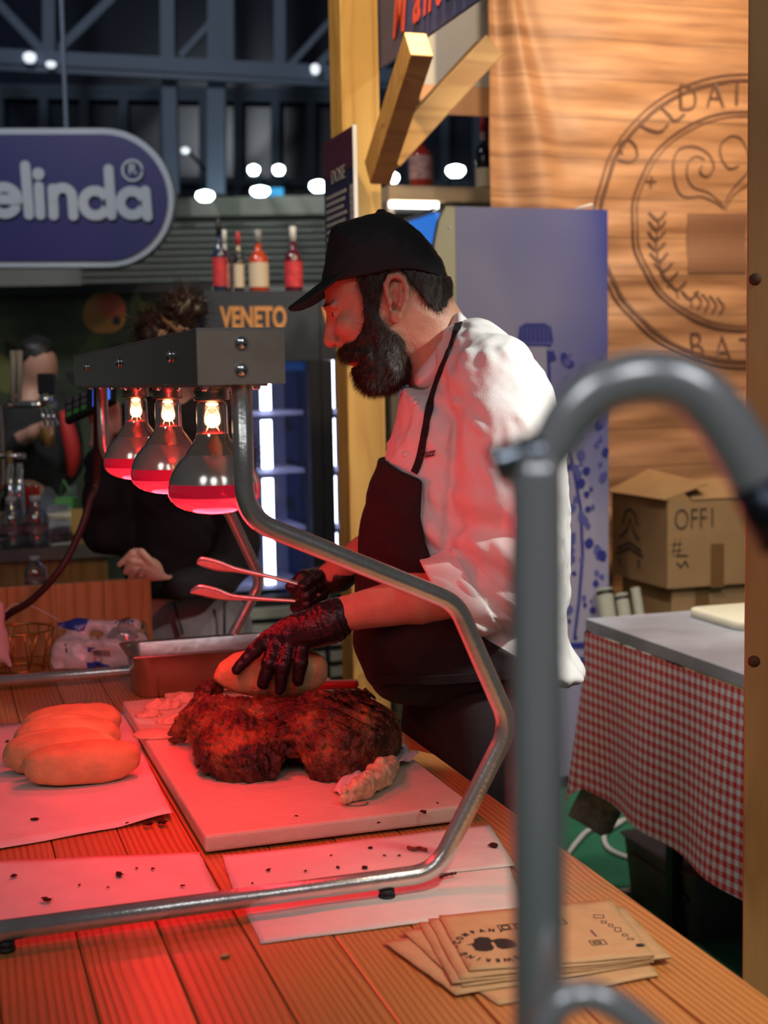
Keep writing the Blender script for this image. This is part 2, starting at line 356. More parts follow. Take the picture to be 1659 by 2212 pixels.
class SDF:
    def __init__(s, lo, hi, h):
        s.h = h; s.ax = [np.arange(lo[i], hi[i] + h, h, dtype=np.float32) for i in range(3)]
        s.F = np.full([len(a) for a in s.ax], 1.0, dtype=np.float32)
        s.all = (slice(None),) * 3
    def co(s, sl=None):
        sl = sl or s.all
        return s.ax[0][sl[0]][:, None, None], s.ax[1][sl[1]][None, :, None], s.ax[2][sl[2]][None, None, :]
    def box(s, lo, hi, m):
        return tuple(slice(int(np.searchsorted(s.ax[i], lo[i] - m)), int(np.searchsorted(s.ax[i], hi[i] + m))) for i in range(3))
    def put(s, sl, d, k, op):
        if op == '+': s.F[sl] = smin(s.F[sl], d, k)
        elif op == '-': s.F[sl] = -smin(-s.F[sl], d, k)
        return s
    def cone(s, a, b, ra, rb=None, k=0.01, op='+'):
        rb = ra if rb is None else rb; a = np.array(a, dtype=np.float32); b = np.array(b, dtype=np.float32); r = max(ra, rb)
        sl = s.box(np.minimum(a, b) - r, np.maximum(a, b) + r, k + 3 * s.h); X, Y, Z = s.co(sl); e = b - a; L = float(e @ e) + 1e-12
        t = np.clip(((X - a[0]) * e[0] + (Y - a[1]) * e[1] + (Z - a[2]) * e[2]) / L, 0, 1)
        d = np.sqrt((X - a[0] - e[0] * t) ** 2 + (Y - a[1] - e[1] * t) ** 2 + (Z - a[2] - e[2] * t) ** 2) - (ra + (rb - ra) * t)
        return s.put(sl, d, k, op)
    def chain(s, pts, rad, k=0.01, op='+'):
        for i in range(len(pts) - 1): s.cone(pts[i], pts[i + 1], rad[i], rad[i + 1], k, op)
        return s
    def ell(s, c, r, k=0.01, R=None, op='+', pw=2.0):
        """ellipsoid with radii r turned by the matrix R"""
        c = np.array(c, dtype=np.float32); m = max(r); sl = s.box(c - m, c + m, k + 3 * s.h); X, Y, Z = s.co(sl)
        x, y, z = X - c[0], Y - c[1], Z - c[2]
        if R is not None:
            R = np.array(R); x, y, z = (R[0, 0] * x + R[1, 0] * y + R[2, 0] * z, R[0, 1] * x + R[1, 1] * y + R[2, 1] * z, R[0, 2] * x + R[1, 2] * y + R[2, 2] * z)
        q = (np.abs(x / r[0]) ** pw + np.abs(y / r[1]) ** pw + np.abs(z / r[2]) ** pw) ** (1 / pw)
        if pw == 2.0:
            g = np.sqrt((x / r[0] ** 2) ** 2 + (y / r[1] ** 2) ** 2 + (z / r[2] ** 2) ** 2) + 1e-6; d = q * (q - 1) / g
        else: d = (q - 1) * min(r)
        return s.put(sl, d, k, op)
    def inflate(s, poly, yc, Wd, Rd, k=0.01, op='+', off=0.0, skew=None, pw=2.0):
        """side outline (x, z) given a rounded thickness of half-width Wd about y = yc"""
        px = [p[0] for p in poly]; pz = [p[1] for p in poly]; m = k + 4 * s.h + off
        sl = s.box((min(px), yc - Wd - off, min(pz)), (max(px), yc + Wd + off, max(pz)), m)
        x = s.ax[0][sl[0]][:, None]; z = s.ax[2][sl[2]][None, :]
        d2 = poly_sd(poly, x, z) - off; X, Y, Z = s.co(sl); y = Y - yc
        if skew is not None: y = y - skew(X, Z)
        w = Wd(X, Z) if callable(Wd) else Wd + off
        q = np.maximum(0, 1 + d2 / Rd)[:, None, :]
        d = ((q ** pw + np.abs(y / w) ** pw) ** (1 / pw) - 1) * min(Rd, w if not callable(Wd) else Rd)
        return s.put(sl, d.astype(np.float32), k, op)
    def clip(s, d): s.F = np.maximum(s.F, d.astype(np.float32)); return s
    def clip_poly(s, poly):
        d2 = poly_sd(poly, s.ax[0][:, None], s.ax[2][None, :]); return s.clip(d2[:, None, :])
    def noise(s, amp, scale, seed=0, stretch=(1, 1, 1), ridge=False):
        """push the surface in and out (only worked out near it)"""
        near = np.abs(s.F) < max(4 * s.h, 3 * abs(amp)); i, j, k = np.nonzero(near)
        n = vnoise(s.ax[0][i] * stretch[0], s.ax[1][j] * stretch[1], s.ax[2][k] * stretch[2], scale, seed)
        if ridge: n = 1 - 2 * np.abs(n)
        s.F[i, j, k] += (amp * n).astype(np.float32); return s
    def fold(s, fn):
        """add fn(x, y, z) to the field near the surface"""
        near = np.abs(s.F) < 0.05; i, j, k = np.nonzero(near)
        s.F[i, j, k] += fn(s.ax[0][i], s.ax[1][j], s.ax[2][k]).astype(np.float32); return s
    def mesh(s, smooth=1):
        F = s.F; S_ = F < 0; n = F.shape
        S_[0] = S_[-1] = False; S_[:, 0] = S_[:, -1] = False; S_[:, :, 0] = S_[:, :, -1] = False
        F = np.where(S_, np.minimum(F, -1e-6), np.maximum(F, 1e-6))
        c = np.zeros([q - 1 for q in n], dtype=np.int8)
        for a in (0, 1):
            for b in (0, 1):
                for d in (0, 1): c += S_[a:n[0] - 1 + a, b:n[1] - 1 + b, d:n[2] - 1 + d]
        mask = (c > 0) & (c < 8); idx = np.full(c.shape, -1, dtype=np.int64); I, J, K = np.nonzero(mask); nv = len(I); idx[I, J, K] = np.arange(nv)
        acc = np.zeros((nv, 3)); cnt = np.zeros(nv); cor = [(a, b, d) for a in (0, 1) for b in (0, 1) for d in (0, 1)]
        val = {q: F[I + q[0], J + q[1], K + q[2]] for q in cor}
        for p in cor:
            for ax in range(3):
                if p[ax]: continue
                q = list(p); q[ax] = 1; q = tuple(q); a, b = val[p], val[q]; m = (a < 0) != (b < 0); t = np.where(m, a / np.where(m, a - b, 1), 0)
                pos = np.array(p, dtype=float)[None, :].repeat(nv, 0); pos[:, ax] += t; acc += pos * m[:, None]; cnt += m
        pos = acc / cnt[:, None]; base = np.stack([I, J, K], 1) + pos
        o = np.array([a[0] for a in s.ax]); V = o + base * s.h
        faces = []
        for ax in range(3):
            u, w = [q for q in range(3) if q != ax]
            if ax == 1: u, w = w, u
            sa = [slice(1, n[q] - 1) for q in range(3)]; sb = list(sa); sa[ax] = slice(0, n[ax] - 1); sb[ax] = slice(1, n[ax])
            A, B = S_[tuple(sa)], S_[tuple(sb)]; E = A != B; e = np.stack(np.nonzero(E), 1)
            if not len(e): continue
            inside = A[E]; g = e.copy(); g[:, u] += 1; g[:, w] += 1
            def cell(du, dw):
                h = g.copy(); h[:, u] += du; h[:, w] += dw; return idx[h[:, 0], h[:, 1], h[:, 2]]
            q = np.stack([cell(-1, -1), cell(0, -1), cell(0, 0), cell(-1, 0)], 1); q[~inside] = q[~inside][:, ::-1]; faces.append(q)
        Fc = np.concatenate(faces); 
        for _ in range(smooth):
            A = np.zeros_like(V); N = np.zeros(len(V))
            for a, b in ((0, 1), (1, 2), (2, 3), (3, 0)):
                np.add.at(A, Fc[:, a], V[Fc[:, b]]); np.add.at(N, Fc[:, a], 1); np.add.at(A, Fc[:, b], V[Fc[:, a]]); np.add.at(N, Fc[:, b], 1)
            V = V * 0.5 + 0.5 * A / np.maximum(N, 1)[:, None]
        a, b, c_ = V[Fc[:, 0]], V[Fc[:, 1]], V[Fc[:, 2]]; d_ = V[Fc[:, 3]]
        vol = np.einsum('ij,ij->i', a, np.cross(b, c_)).sum() + np.einsum('ij,ij->i', a, np.cross(c_, d_)).sum()
        if vol < 0: Fc = Fc[:, ::-1].copy()
        return V, Fc
    def build(s, name, m, parent=None, smooth=1, loc=None, rz=0.0):
        V, Fc = s.mesh(smooth); return raw(name, V, Fc, m, parent, True, True, None, loc, rz)
def bvh_of(obs):
    v = []; f = []
    for o in obs:
        M = XF.get(o, Matrix.Identity(4))
        if o.parent is not None: M = XF.get(o.parent, Matrix.Identity(4)) @ M
        b = len(v); v += [M @ q.co for q in o.data.vertices]; f += [[i + b for i in p.vertices] for p in o.data.polygons]
    return BVHTree.FromPolygons(v, f)
def hit(bvh, px, py, lift=0.0, fallback=None):
    """where the line of sight through a pixel meets a surface"""
    d = Vector(ray(px, py)).normalized(); r = bvh.ray_cast(Vector((0, 0, H)), d)
    if r[0] is None: return (P(px, py, fallback), -d) if fallback else (None, None)
    return r[0] + r[1] * lift, r[1]
# ------------------------------------------------------------------ materials in use
M_pine = wood('counter_pine', (0.62, 0.27, 0.085), (0.33, 0.105, 0.028), 0.38, 1, 105, True, 0.25)
M_post = wood('post_pine', (0.72, 0.44, 0.13), (0.55, 0.28, 0.07), 0.55, 2, 26, True)
M_brace = wood('brace_pine', (0.66, 0.36, 0.11), (0.47, 0.22, 0.06), 0.55, 0, 26, True)
M_board = wood('box_pine', (0.66, 0.33, 0.13), (0.47, 0.19, 0.06), 0.5, 2, 30, True)
M_barwood = wood('bar_pine', (0.40, 0.20, 0.07), (0.26, 0.11, 0.035), 0.5, 2, 20, True)
M_steel = mat('brushed_steel', (0.74, 0.72, 0.68), 0.24, 0.8, 0.12, 30, 0.06, 200, stretch=(1, 1, 1))
M_dull = mat('dull_steel_sheet', (0.50, 0.42, 0.34), 0.45, 0.45, 0.10, 20, 0.03, 120)
M_mirror = mat('polished_sheet', (0.40, 0.37, 0.36), 0.15, 0.85)
M_chrome = mat('chrome', (0.80, 0.82, 0.85), 0.12, 1.0)
M_pan = mat('pan_steel', (0.58, 0.55, 0.53), 0.30, 1.0, 0.15, 14, 0.05, 60)
M_rubber = mat('black_rubber', (0.02, 0.02, 0.022), 0.55)
M_paper = mat('greaseproof_paper', (0.80, 0.77, 0.75), 0.55, 0, 0.06, 14, 0.25, 25)
M_white = mat('white_plastic', (0.8, 0.8, 0.8), 0.4)
M_black = mat('black_plastic', (0.012, 0.012, 0.014), 0.45)
M_polyboard = mat('cutting_board_plastic', (0.74, 0.66, 0.52), 0.42, 0, 0.06, 9, 0.15, 90)
M_bread = mat('bread_crust', (0.72, 0.45, 0.20), 0.7, 0, 0.14, 22, 0.25, 120)
M_kraft = mat('kraft_paper', (0.62, 0.38, 0.20), 0.75, 0, 0.06, 40, 0.25, 60)
M_card = mat('cardboard', (0.33, 0.19, 0.085), 0.85, 0, 0.06, 12, 0.1, 80)
M_ink = mat('black_ink', (0.025, 0.022, 0.022), 0.6)
M_concrete = mat('concrete', (0.36, 0.335, 0.29), 0.85, 0, 0.18, 1.2, 0.2, 8)
M_hallsteel = mat('hall_steel', (0.085, 0.115, 0.17), 0.6, 0.2)
M_night = mat('night_glass', (0.014, 0.022, 0.05), 0.25, 0, spec=0.5)

# ------------------------------------------------------------------ the hall
raw('floor', [(-14, -2, 0), (8, -2, 0), (8, 26, 0), (-14, 26, 0)], [[0, 1, 2, 3]], mat('green_carpet', (0.012, 0.115, 0.055), 0.95, 0, 0.15, 6, 0.4, 300))['kind'] = 'structure'
YB = 17.0
def zat(py, D): return P(560, py, D).z
wb = MB().box((-14, YB, 0), (8, YB + 0.3, zat(632, YB))).box((-14, YB - 0.25, zat(470, YB)), (8, YB + 0.3, zat(430, YB)))
wb.box((-14, YB, zat(632, YB)), (8, YB + 0.3, zat(470, YB)))
wall = wb.build('wall_back', M_concrete); wall['kind'] = 'structure'
for i in range(9):                                            # louvres in the wall band
    z = zat(605, YB) + i * (zat(475, YB) - zat(605, YB)) / 9
    MB().box((-3.6, YB - 0.10, z), (4, YB - 0.001, z + 0.035)).build('louvre_slat', mat('louvre_grey', (0.26, 0.25, 0.22), 0.7), wall)
YG = 20.0
gl = MB().box((-16, YG, zat(440, YB) - 1), (10, YG + 0.1, 16)).build('window_1', M_night); gl['kind'] = 'structure'
fr = M_hallsteel
def mullion(x0, x1, y0=190, y1=440, d=19.8, t=0.12, name='window_mullion'):
    a = P(x0, y1, d); b = P(x1, y0, d); MB().bar(a, b, t, t, (0, 1, 0)).build(name, fr, gl)
for x in (0, 95, 183, 268, 355, 440, 515, 595, 672, 730, 800, 885, 960, 1030): mullion(x, x)
for y in (190, 205, 385): 
    MB().bar(P(-300, y - 4, 19.8), P(1250, y + 18, 19.8), 0.10, 0.10, (0, 1, 0)).build('window_transom', fr, gl)
def truss_bar(name, a, b, t, parent=None):
    d = 16.1 + random.random() * 0.3; o = MB().bar(P(a[0], a[1], d), P(b[0], b[1], d), t, t, (0, 1, 0)).build(name, M_hallsteel, parent); return o
tr = MB().bar(P(-300, 108, 16), P(1300, 190, 16), 0.16, 0.16, (0, 1, 0)).build('trim_1', M_hallsteel); tr['kind'] = 'structure'
MB().bar(P(-300, 132, 16), P(1300, 205, 16), 0.08, 0.08, (0, 1, 0)).build('lower_chord', mat('blue_conduit', (0.05, 0.075, 0.13), 0.5), tr)
for (a, b, t) in (((-20, -10), (100, 118), .1), ((108, -200), (108, 118), .14), ((245, -5), (125, 112), .1), ((362, -200), (364, 130), .16), ((372, 420), (366, 130), .16),
                  ((505, -5), (390, 122), .07), ((605, -200), (605, 150), .13), ((470, -200), (468, 420), .2), ((715, 45), (625, 145), .07), ((745, 85), (690, 140), .09), ((495, -200), (497, 150), .1), ((880, -50), (760, 160), .09)):
    truss_bar('truss_strut', a, b, t, tr)
M_lampg = mat('floodlight_glow', (1, 1, 1), 0.5, emit=(0.80, 1.0, 0.95), estr=14)
M_lampd = mat('dim_lamp_glow', (1, 1, 1), 0.5, emit=(0.85, 0.9, 1.0), estr=0.9)
lamps = [(443, 423, 19, 13, 1, 'bright oval floodlight glowing above the concrete band next to the blue sign'), (562, 413, 20, 12, 1, 'bright oval floodlight above a cyan glow in the hall window'), (548, 367, 12, 12, 1, 'round hall lamp, left of an equal pair over the cyan glow'), (602, 367, 12, 12, 1, 'round hall lamp, right of an equal pair over the cyan glow'),
         (688, 402, 19, 14, 1, 'bright floodlight beside the edge of the menu panel'), (850, 384, 11, 12, 1, 'round hall lamp showing beside the timber post, above the bottle shelf'), (984, 369, 20, 14, 1, 'bright oval floodlight between the two bottles on the shelf'), (64, 124, 14, 13, 0, 'dim round lamp hung on the roof truss over the blue sign'), (110, 139, 11, 8, 0, 'small dim flat lamp hung on the roof truss'), (681, 149, 10, 13, 0, 'dim tall lamp on the truss next to the timber post'), (400, 325, 9, 8, 0, 'faint small lamp behind the window mullions')]
for (x, y, rx, ry, on, lab) in lamps:
    p = P(x, y, 15.8); s_ = 15.8 / F
    t = thing('hall_floodlight_lamp', lab, 'lamp', p, 0, 'hall lamps')
    MB().lathe([(0, -ry * s_ * .9), (rx * s_ * .6, -ry * s_ * .8), (rx * s_ * .95, -ry * s_ * .3), (rx * s_, 0)], 14).build('lens', M_lampg if on else M_lampd, t, world=False)
    MB().lathe([(rx * s_, 0), (rx * s_ * .9, ry * s_ * .5), (rx * s_ * .3, ry * s_ * .8), (0, ry * s_ * .85)], 14).build('housing', M_lampg if on else M_lampd, t, world=False)
    MB().bar((0, 0, ry * s_ * .7), (0, 0.94 if y > 405 else (4.15 if y > 300 else 0.5), ry * s_ * .7 + 0.05), .03, .03).build('bracket', M_hallsteel, t, world=False)
zl_ = zat(430, YB); tag(MB().box((P(543, 425, 16.8).x, 16.78, zl_ + 0.001), (P(612, 425, 16.8).x, 16.84, zl_ + 0.10)).build('light_panel', mat('cyan_glow', (0, 0.2, 0.4), 0.5, emit=(0.03, 0.30, 0.62), estr=1.0)), 'cyan glowing strip on top of the concrete band', 'light')

# ------------------------------------------------------------------ counter
ct = thing('serving_counter', 'long serving counter of varnished pine planks under the heat lamp', 'counter', (0, 0, 0), TH)
xs = [-0.06, 0.04, 0.14, 0.24, 0.34, 0.44, 0.54, 0.64, 0.74, 0.84]
for i in range(9):
    o = MB().box((-0.0494, 0.25, 0), (0.0494, 3.62, 0.028), None, 0.0022).build('plank', M_pine, ct, world=False)
    o.location = ((xs[i] + xs[i + 1]) / 2, 0, TZ - 0.028 - (0.0006 if i % 2 else 0))
MB().box((0.80, 0.30, 0.10), (0.825, 3.58, TZ - 0.029)).build('side_panel', M_pine, ct, world=False)
MB().box((-0.045, 0.30, 0.10), (-0.02, 3.58, TZ - 0.029)).build('side_panel', M_pine, ct, world=False)
MB().box((-0.02, 3.555, 0.10), (0.80, 3.58, TZ - 0.029)).build('end_panel', M_pine, ct, world=False)
MB().box((-0.02, 0.30, 0.10), (0.80, 0.325, TZ - 0.029)).build('end_panel', M_pine, ct, world=False)
for x in (-0.015, 0.74):
    for y in (0.33, 3.49): MB().box((x, y, 0), (x + 0.06, y + 0.06, 0.16)).build('leg', M_pine, ct, world=False)

# ------------------------------------------------------------------ heat lamp
hl = thing('heat_lamp', 'steel heat lamp gantry with three red glass bulbs over the cutting board', 'heat lamp', W(0, 0, 0), TH)
YN, YF = 1.69, 3.17
def frame_path(Y):
    f = [(0.364, 1.585), (0.364, 1.382), (0.643, 1.256), (0.7175, 1.084), (0.609, 0.8955), (-0.04, 0.8955)]
    return fillet([Vector((x, Y, z)) for x, z in f], 0.062, 10)
for Y in (YN, YF):
    fo = MB().tube(frame_path(Y), 0.0128, 20).build('frame_tube', M_steel, hl, world=False)
    for x in (0.055, 0.54):
        MB().lathe([(0.006, 0.0130), (0.0105, 0.0115), (0.0105, 0.0065), (0.008, 0.0055), (0.0115, 0.004), (0.0115, 0.0002), (0, 0)], 14, Matrix.Translation((x, Y, TZ + 0.0004))).build('rubber_foot', M_rubber, fo, world=False)
hx0 = sY(427, 770, YN - 0.02).x; hx1 = sY(614, 770, YN - 0.02).x; hz0 = sY(500, 829, YN - 0.02).z; hz1 = sY(427, 711, YN - 0.02).z
hb = MB().box((hx0, YN - 0.0185, hz0), (hx1, YF + 0.03, hz1 - 0.0012)).build('housing', M_mirror, hl, world=False)
MB().box((hx0 - 0.0008, YN - 0.020, hz0 - 0.001), (hx1 + 0.0008, YN - 0.0186, hz1 - 0.001)).build('end_plate', M_dull, hl, world=False)
MB().box((hx0 - 0.001, YN - 0.0205, hz1 - 0.0009), (hx1 + 0.001, YF + 0.031, hz1 + 0.0012)).build('lid', mat('lid_steel', (0.75, 0.73, 0.68), 0.35, 1.0), hl, world=False)
dome = [(0.0088, 0), (0.0083, 0.003), (0.006, 0.0055), (0.003, 0.0068), (0, 0.0072)]
RY = Matrix.Rotation(math.pi / 2, 4, 'X')
for py in (740, 798):
    p = sY(521, py, YN - 0.020); MB().lathe(dome, 16, Matrix.Translation((p.x, YN - 0.0201, p.z)) @ RY).build('rivet', M_chrome, hl, world=False)
RXm = Matrix.Rotation(-math.pi / 2, 4, 'Y')
for (px_, py_) in ((369, 768), (258, 783), (188, 793)):
    p = sX(px_, py_, hx0); MB().lathe(dome, 14, Matrix.Translation((hx0 - 0.0001, p.y, p.z)) @ RXm).build('rivet', M_chrome, hl, world=False)
M_under = mat('under_plate', (0.72, 0.62, 0.58), 0.3, 1.0)
MB().box((hx0 + 0.012, YN + 0.02, hz0 - 0.004), (hx1 - 0.012, YF, hz0 - 0.0002)).build('under_plate', M_under, hl, world=False)
for i in range(16):
    MB().lathe([(0.005, 0), (0.005, -0.003), (0.002, -0.0045), (0, -0.0045)], 10, Matrix.Translation((hx0 + 0.02 if i % 2 else hx1 - 0.02, YN + 0.05 + (i // 2) * 0.19, hz0 - 0.004))).build('screw', M_chrome, hl, world=False)
# bulbs
M_bglass = glass('bulb_glass', (1.0, 0.95, 0.88), 0.7, 0.10)
M_refl = mat('silvered_glass', (0.62, 0.58, 0.52), 0.16, 0.65, 0.10, 20)
M_redg = mat('ruby_glass', (0.45, 0.004, 0.015), 0.12, 0, emit=(0.40, 0.004, 0.022), estr=0.7, coat=1.0)
M_redf = mat('ruby_glow', (0.55, 0.006, 0.02), 0.15, 0, emit=(1.0, 0.025, 0.060), estr=0.95, coat=1.0)
M_hot = mat('filament_glow', (1, 0.8, 0.5), 0.5, emit=(1.0, 0.66, 0.36), estr=6)
M_hot2 = mat('filament_heart', (1, 0.4, 0.3), 0.5, emit=(1.0, 0.30, 0.14), estr=3.2)
bk = 0.060 / 0.0625
bx = (hx0 + hx1) / 2 - 0.004
def bulb(Y, first=None):
    z0 = hz0 - 0.006
    if first is not None:
        return dup(first, hl, (bx, Y, z0))
    b = MB().lathe([(0.0235, 0.002), (0.0245, -0.004), (0.0225, -0.0055), (0.0245, -0.008), (0.0225, -0.0095), (0.0245, -0.0125), (0.023, -0.016), (0.017, -0.016)], 24).build('socket', mat('socket_nickel', (0.5, 0.44, 0.38), 0.3, 1.0), hl, world=False, loc=(bx, Y, z0))
    MB().lathe([(0.013, -0.016), (0.0185, -0.018), (0.0208, -0.024), (0.0210, -0.045), (0.0214, -0.060)], 32, caps=False).build('bulb_neck', M_bglass, b, world=False)
    MB().lathe([(0.0214, -0.060), (0.0235, -0.067), (0.029, -0.074), (0.0345, -0.082), (0.0375, -0.088)], 32, caps=False).build('bulb_shoulder', mat('hazy_glass', (0.74, 0.62, 0.50), 0.12, 0.85), b, world=False)
    MB().lathe([(0.0375, -0.088), (0.044, -0.094), (0.0505, -0.102), (0.0555, -0.1105), (0.059, -0.119), (0.0608, -0.126)], 40, caps=False).build('reflector', M_refl, b, world=False)
    MB().lathe([(0.0608, -0.126), (0.0620, -0.132), (0.0622, -0.138), (0.0612, -0.1435)], 40, caps=False).build('red_band', M_redg, b, world=False)
    MB().lathe([(0.0612, -0.1435), (0.0578, -0.150), (0.0505, -0.1565), (0.0405, -0.1615), (0.028, -0.1652), (0.0145, -0.1672), (0, -0.1678)], 40, caps=False).build('red_face', M_redf, b, world=False)
    MB().lathe([(0.005, -0.0175), (0.0085, -0.0195), (0.0085, -0.0215), (0.004, -0.023)], 14).build('stem_glow', M_hot, b, world=False)
    MB().lathe([(0.004, -0.034), (0.0085, -0.039), (0.0095, -0.043), (0.007, -0.046)], 14).build('filament', M_hot, b, world=False)
    MB().tube([(0.004, 0, -0.025), (0.006, 0, -0.034)], 0.0012, 6).tube([(-0.004, 0, -0.025), (-0.006, 0, -0.034)], 0.0012, 6).tube([(0.006, 0, -0.049), (0.010, 0, -0.064)], 0.001, 6).tube([(-0.006, 0, -0.049), (-0.010, 0, -0.064)], 0.001, 6).build('support_wire', M_chrome, b, world=False)
    return b
ys = [1.846, 2.212, 2.578]
b0 = bulb(ys[0]); bulb(ys[1], b0); bulb(ys[2], b0)
for Y in ys:
    p = W(bx, Y, hz0 - 0.185); lamp('red_bulb_light', 'POINT', p, None, 4.0, (1.0, 0.014, 0.024), 0.05); lamp('red_bulb_beam', 'SPOT', p, p - UZ, 3.6, (1.0, 0.014, 0.024), 0.05, 92, 0.9)
    lamp('filament_light', 'POINT', W(bx, Y, hz0 - 0.05), None, 0.22, (1.0, 0.60, 0.32), 0.012)
cp = smooth_path([W(0.36, YF + 0.05, 1.555), P(208, 1030, 3.30), P(196, 1075, 3.27), P(172, 1150, 3.24), P(130, 1230, 3.2), P(70, 1295, 3.2), P(15, 1330, 3.22), P(-60, 1390, 3.28)], 8)
MB().tube(cp, 0.0085, 12).build('power_cable', mat('dark_cable', (0.05, 0.012, 0.012), 0.5), hl)
# ------------------------------------------------------------------ paper sheets on the counter
def sheet(name, corners, z, label, cat, m, nu=28, nv=16, wave=0.0012, seed=0, curl=None, group=None, parent=None, thick=0.0006):
    """a limp sheet between four counter points (pixel corners on the plane z)"""
    c = [onZ(x, y, z) for x, y in corners]; v = []; o0 = sum(c, Vector()) / 4
    rs = np.random.RandomState(seed); ph = rs.rand(6) * 6.28
    for j in range(nv + 1):
        for i in range(nu + 1):
            s, t = i / nu, j / nv; p = c[0] * (1 - s) * (1 - t) + c[1] * s * (1 - t) + c[2] * s * t + c[3] * (1 - s) * t
            e = wave * (1 + math.sin(7 * s + ph[0] + 3 * t) * math.sin(5 * t + ph[1]) * 0.6 + 0.4 * math.sin(17 * s - 9 * t + ph[2]))
            if curl: e += curl(s, t)
            edge = 0.0012 * (rs.rand() - 0.5) if (i in (0, nu) or j in (0, nv)) else 0
            v.append(p + Vector((edge, edge, max(0, e))))
    n = nu + 1; f = [[j * n + i, (j + 1) * n + i, (j + 1) * n + i + 1, j * n + i + 1] for j in range(nv) for i in range(nu)]
    if parent is None:
        o = raw(name, v, f, m, None, True, True, None, o0); tag(o, label, cat, group)
    else: o = raw(name, v, f, m, parent, True, True)
    md = o.modifiers.new('thickness', 'SOLIDIFY'); md.thickness = thick; md.offset = 1.0
    return o
sheet('paper_sheet', [(-150, 1585), (272, 1538), (372, 1768), (-150, 1862)], TZ + 0.0020, 'greaseproof paper sheet lying under the row of bread rolls', 'paper', M_paper, 34, 20, 0.0012, 1, lambda s, t: 0.010 * max(0, s - 0.75) * max(0, t - 0.6) * 10 * (0.5 + 0.5 * math.sin(9 * s)))
sheet('paper_sheet', [(-150, 1868), (430, 1842), (482, 1950), (-150, 2032)], TZ + 0.0012, 'greaseproof paper sheet with brown meat specks between board corner and lamp base', 'paper', M_paper, 30, 14, 0.0008, 2)
sheet('paper_sheet', [(500, 1905), (1085, 1835), (1135, 1965), (563, 2040)], TZ + 0.0006, 'clean greaseproof paper sheet sticking out beneath the lamp base tube', 'paper', M_paper, 30, 14, 0.0006, 3)
sheet('paper_sheet', [(480, 1852), (1058, 1783), (1112, 1872), (508, 1937)], TZ + 0.0022, 'greaseproof paper sheet with meat scraps along the end of the cutting board', 'paper', M_paper, 30, 14, 0.0010, 4, lambda s, t: 0.10 * max(0, 0.06 - s) * max(0, 0.3 - t))

# ------------------------------------------------------------------ cutting board
cb = MB().box((-0.208, -0.455, 0), (0.208, 0.455, 0.0255), None, 0.0045).build('cutting_board', M_polyboard, None, world=False, loc=W(0.553, 2.392, TZ + 0.0042), rz=TH)
tag(cb, 'thick white plastic cutting board carrying the roast', 'cutting board')
ZB = TZ + 0.0042 + 0.0255

# ------------------------------------------------------------------ scraps of meat
def meat_mat(name, dark, mid, light, rough=0.35, sc=14.0):
    m = bpy.data.materials.new(name); m.use_nodes = True; nt = m.node_tree; b = nt.nodes['Principled BSDF']; b.inputs['Roughness'].default_value = rough
    tc = nt.nodes.new('ShaderNodeTexCoord'); n = nt.nodes.new('ShaderNodeTexNoise'); n.inputs['Scale'].default_value = sc; n.inputs['Detail'].default_value = 9; n.inputs['Roughness'].default_value = 0.68
    nt.links.new(tc.outputs['Object'], n.inputs['Vector'])
    r = nt.nodes.new('ShaderNodeValToRGB'); e = r.color_ramp.elements; e[0].position = 0.36; e[0].color = (*dark, 1); e[1].position = 0.66; e[1].color = (*light, 1); k = e.new(0.50); k.color = (*mid, 1)
    nt.links.new(n.outputs['Fac'], r.inputs[0]); nt.links.new(r.outputs[0], b.inputs['Base Color'])
    n2 = nt.nodes.new('ShaderNodeTexNoise'); n2.inputs['Scale'].default_value = 150; n2.inputs['Detail'].default_value = 6; nt.links.new(tc.outputs['Object'], n2.inputs['Vector'])
    bp = nt.nodes.new('ShaderNodeBump'); bp.inputs['Strength'].default_value = 1.0; bp.inputs['Distance'].default_value = 0.005; nt.links.new(n2.outputs['Fac'], bp.inputs['Height']); nt.links.new(bp.outputs[0], b.inputs['Normal'])
    rr = nt.nodes.new('ShaderNodeMapRange'); rr.inputs['To Min'].default_value = rough - 0.12; rr.inputs['To Max'].default_value = rough + 0.25; nt.links.new(n2.outputs['Fac'], rr.inputs['Value']); nt.links.new(rr.outputs[0], b.inputs['Roughness'])
    return m
M_roast = meat_mat('roast_crust', (0.006, 0.003, 0.002), (0.090, 0.026, 0.009), (0.36, 0.15, 0.05), 0.32)
M_scrap = meat_mat('cooked_scrap', (0.03, 0.008, 0.006), (0.16, 0.035, 0.02), (0.36, 0.11, 0.05), 0.45)
M_fat = mat('pale_fat', (0.74, 0.62, 0.36), 0.35, 0, 0.3, 60, 0.5, 150, sss=0.15)
M_rind = mat('pale_rind', (0.80, 0.52, 0.36), 0.4, 0, 0.15, 30, 0.4, 120)
def blob_mesh(name, seed, m, flat=0.45):
    rs = np.random.RandomState(seed); bm = bmesh.new(); bmesh.ops.create_icosphere(bm, subdivisions=2, radius=1.0); k = rs.randn(5, 3)
    for q in bm.verts:
        d = q.co.normalized(); a = 1 + sum(0.17 * math.sin(2.2 * d.dot(Vector(w)) * 1.7 + i) for i, w in enumerate(k)); q.co = Vector((d.x * a * 1.5, d.y * a, d.z * a * flat + flat * 0.8))
    me = bpy.data.meshes.new(name); bm.to_mesh(me); bm.free(); me.materials.append(m); me.polygons.foreach_set('use_smooth', np.ones(len(me.polygons), dtype=bool)); return me
scrap_me = [blob_mesh('meat_scrap', k, M_scrap) for k in range(5)]
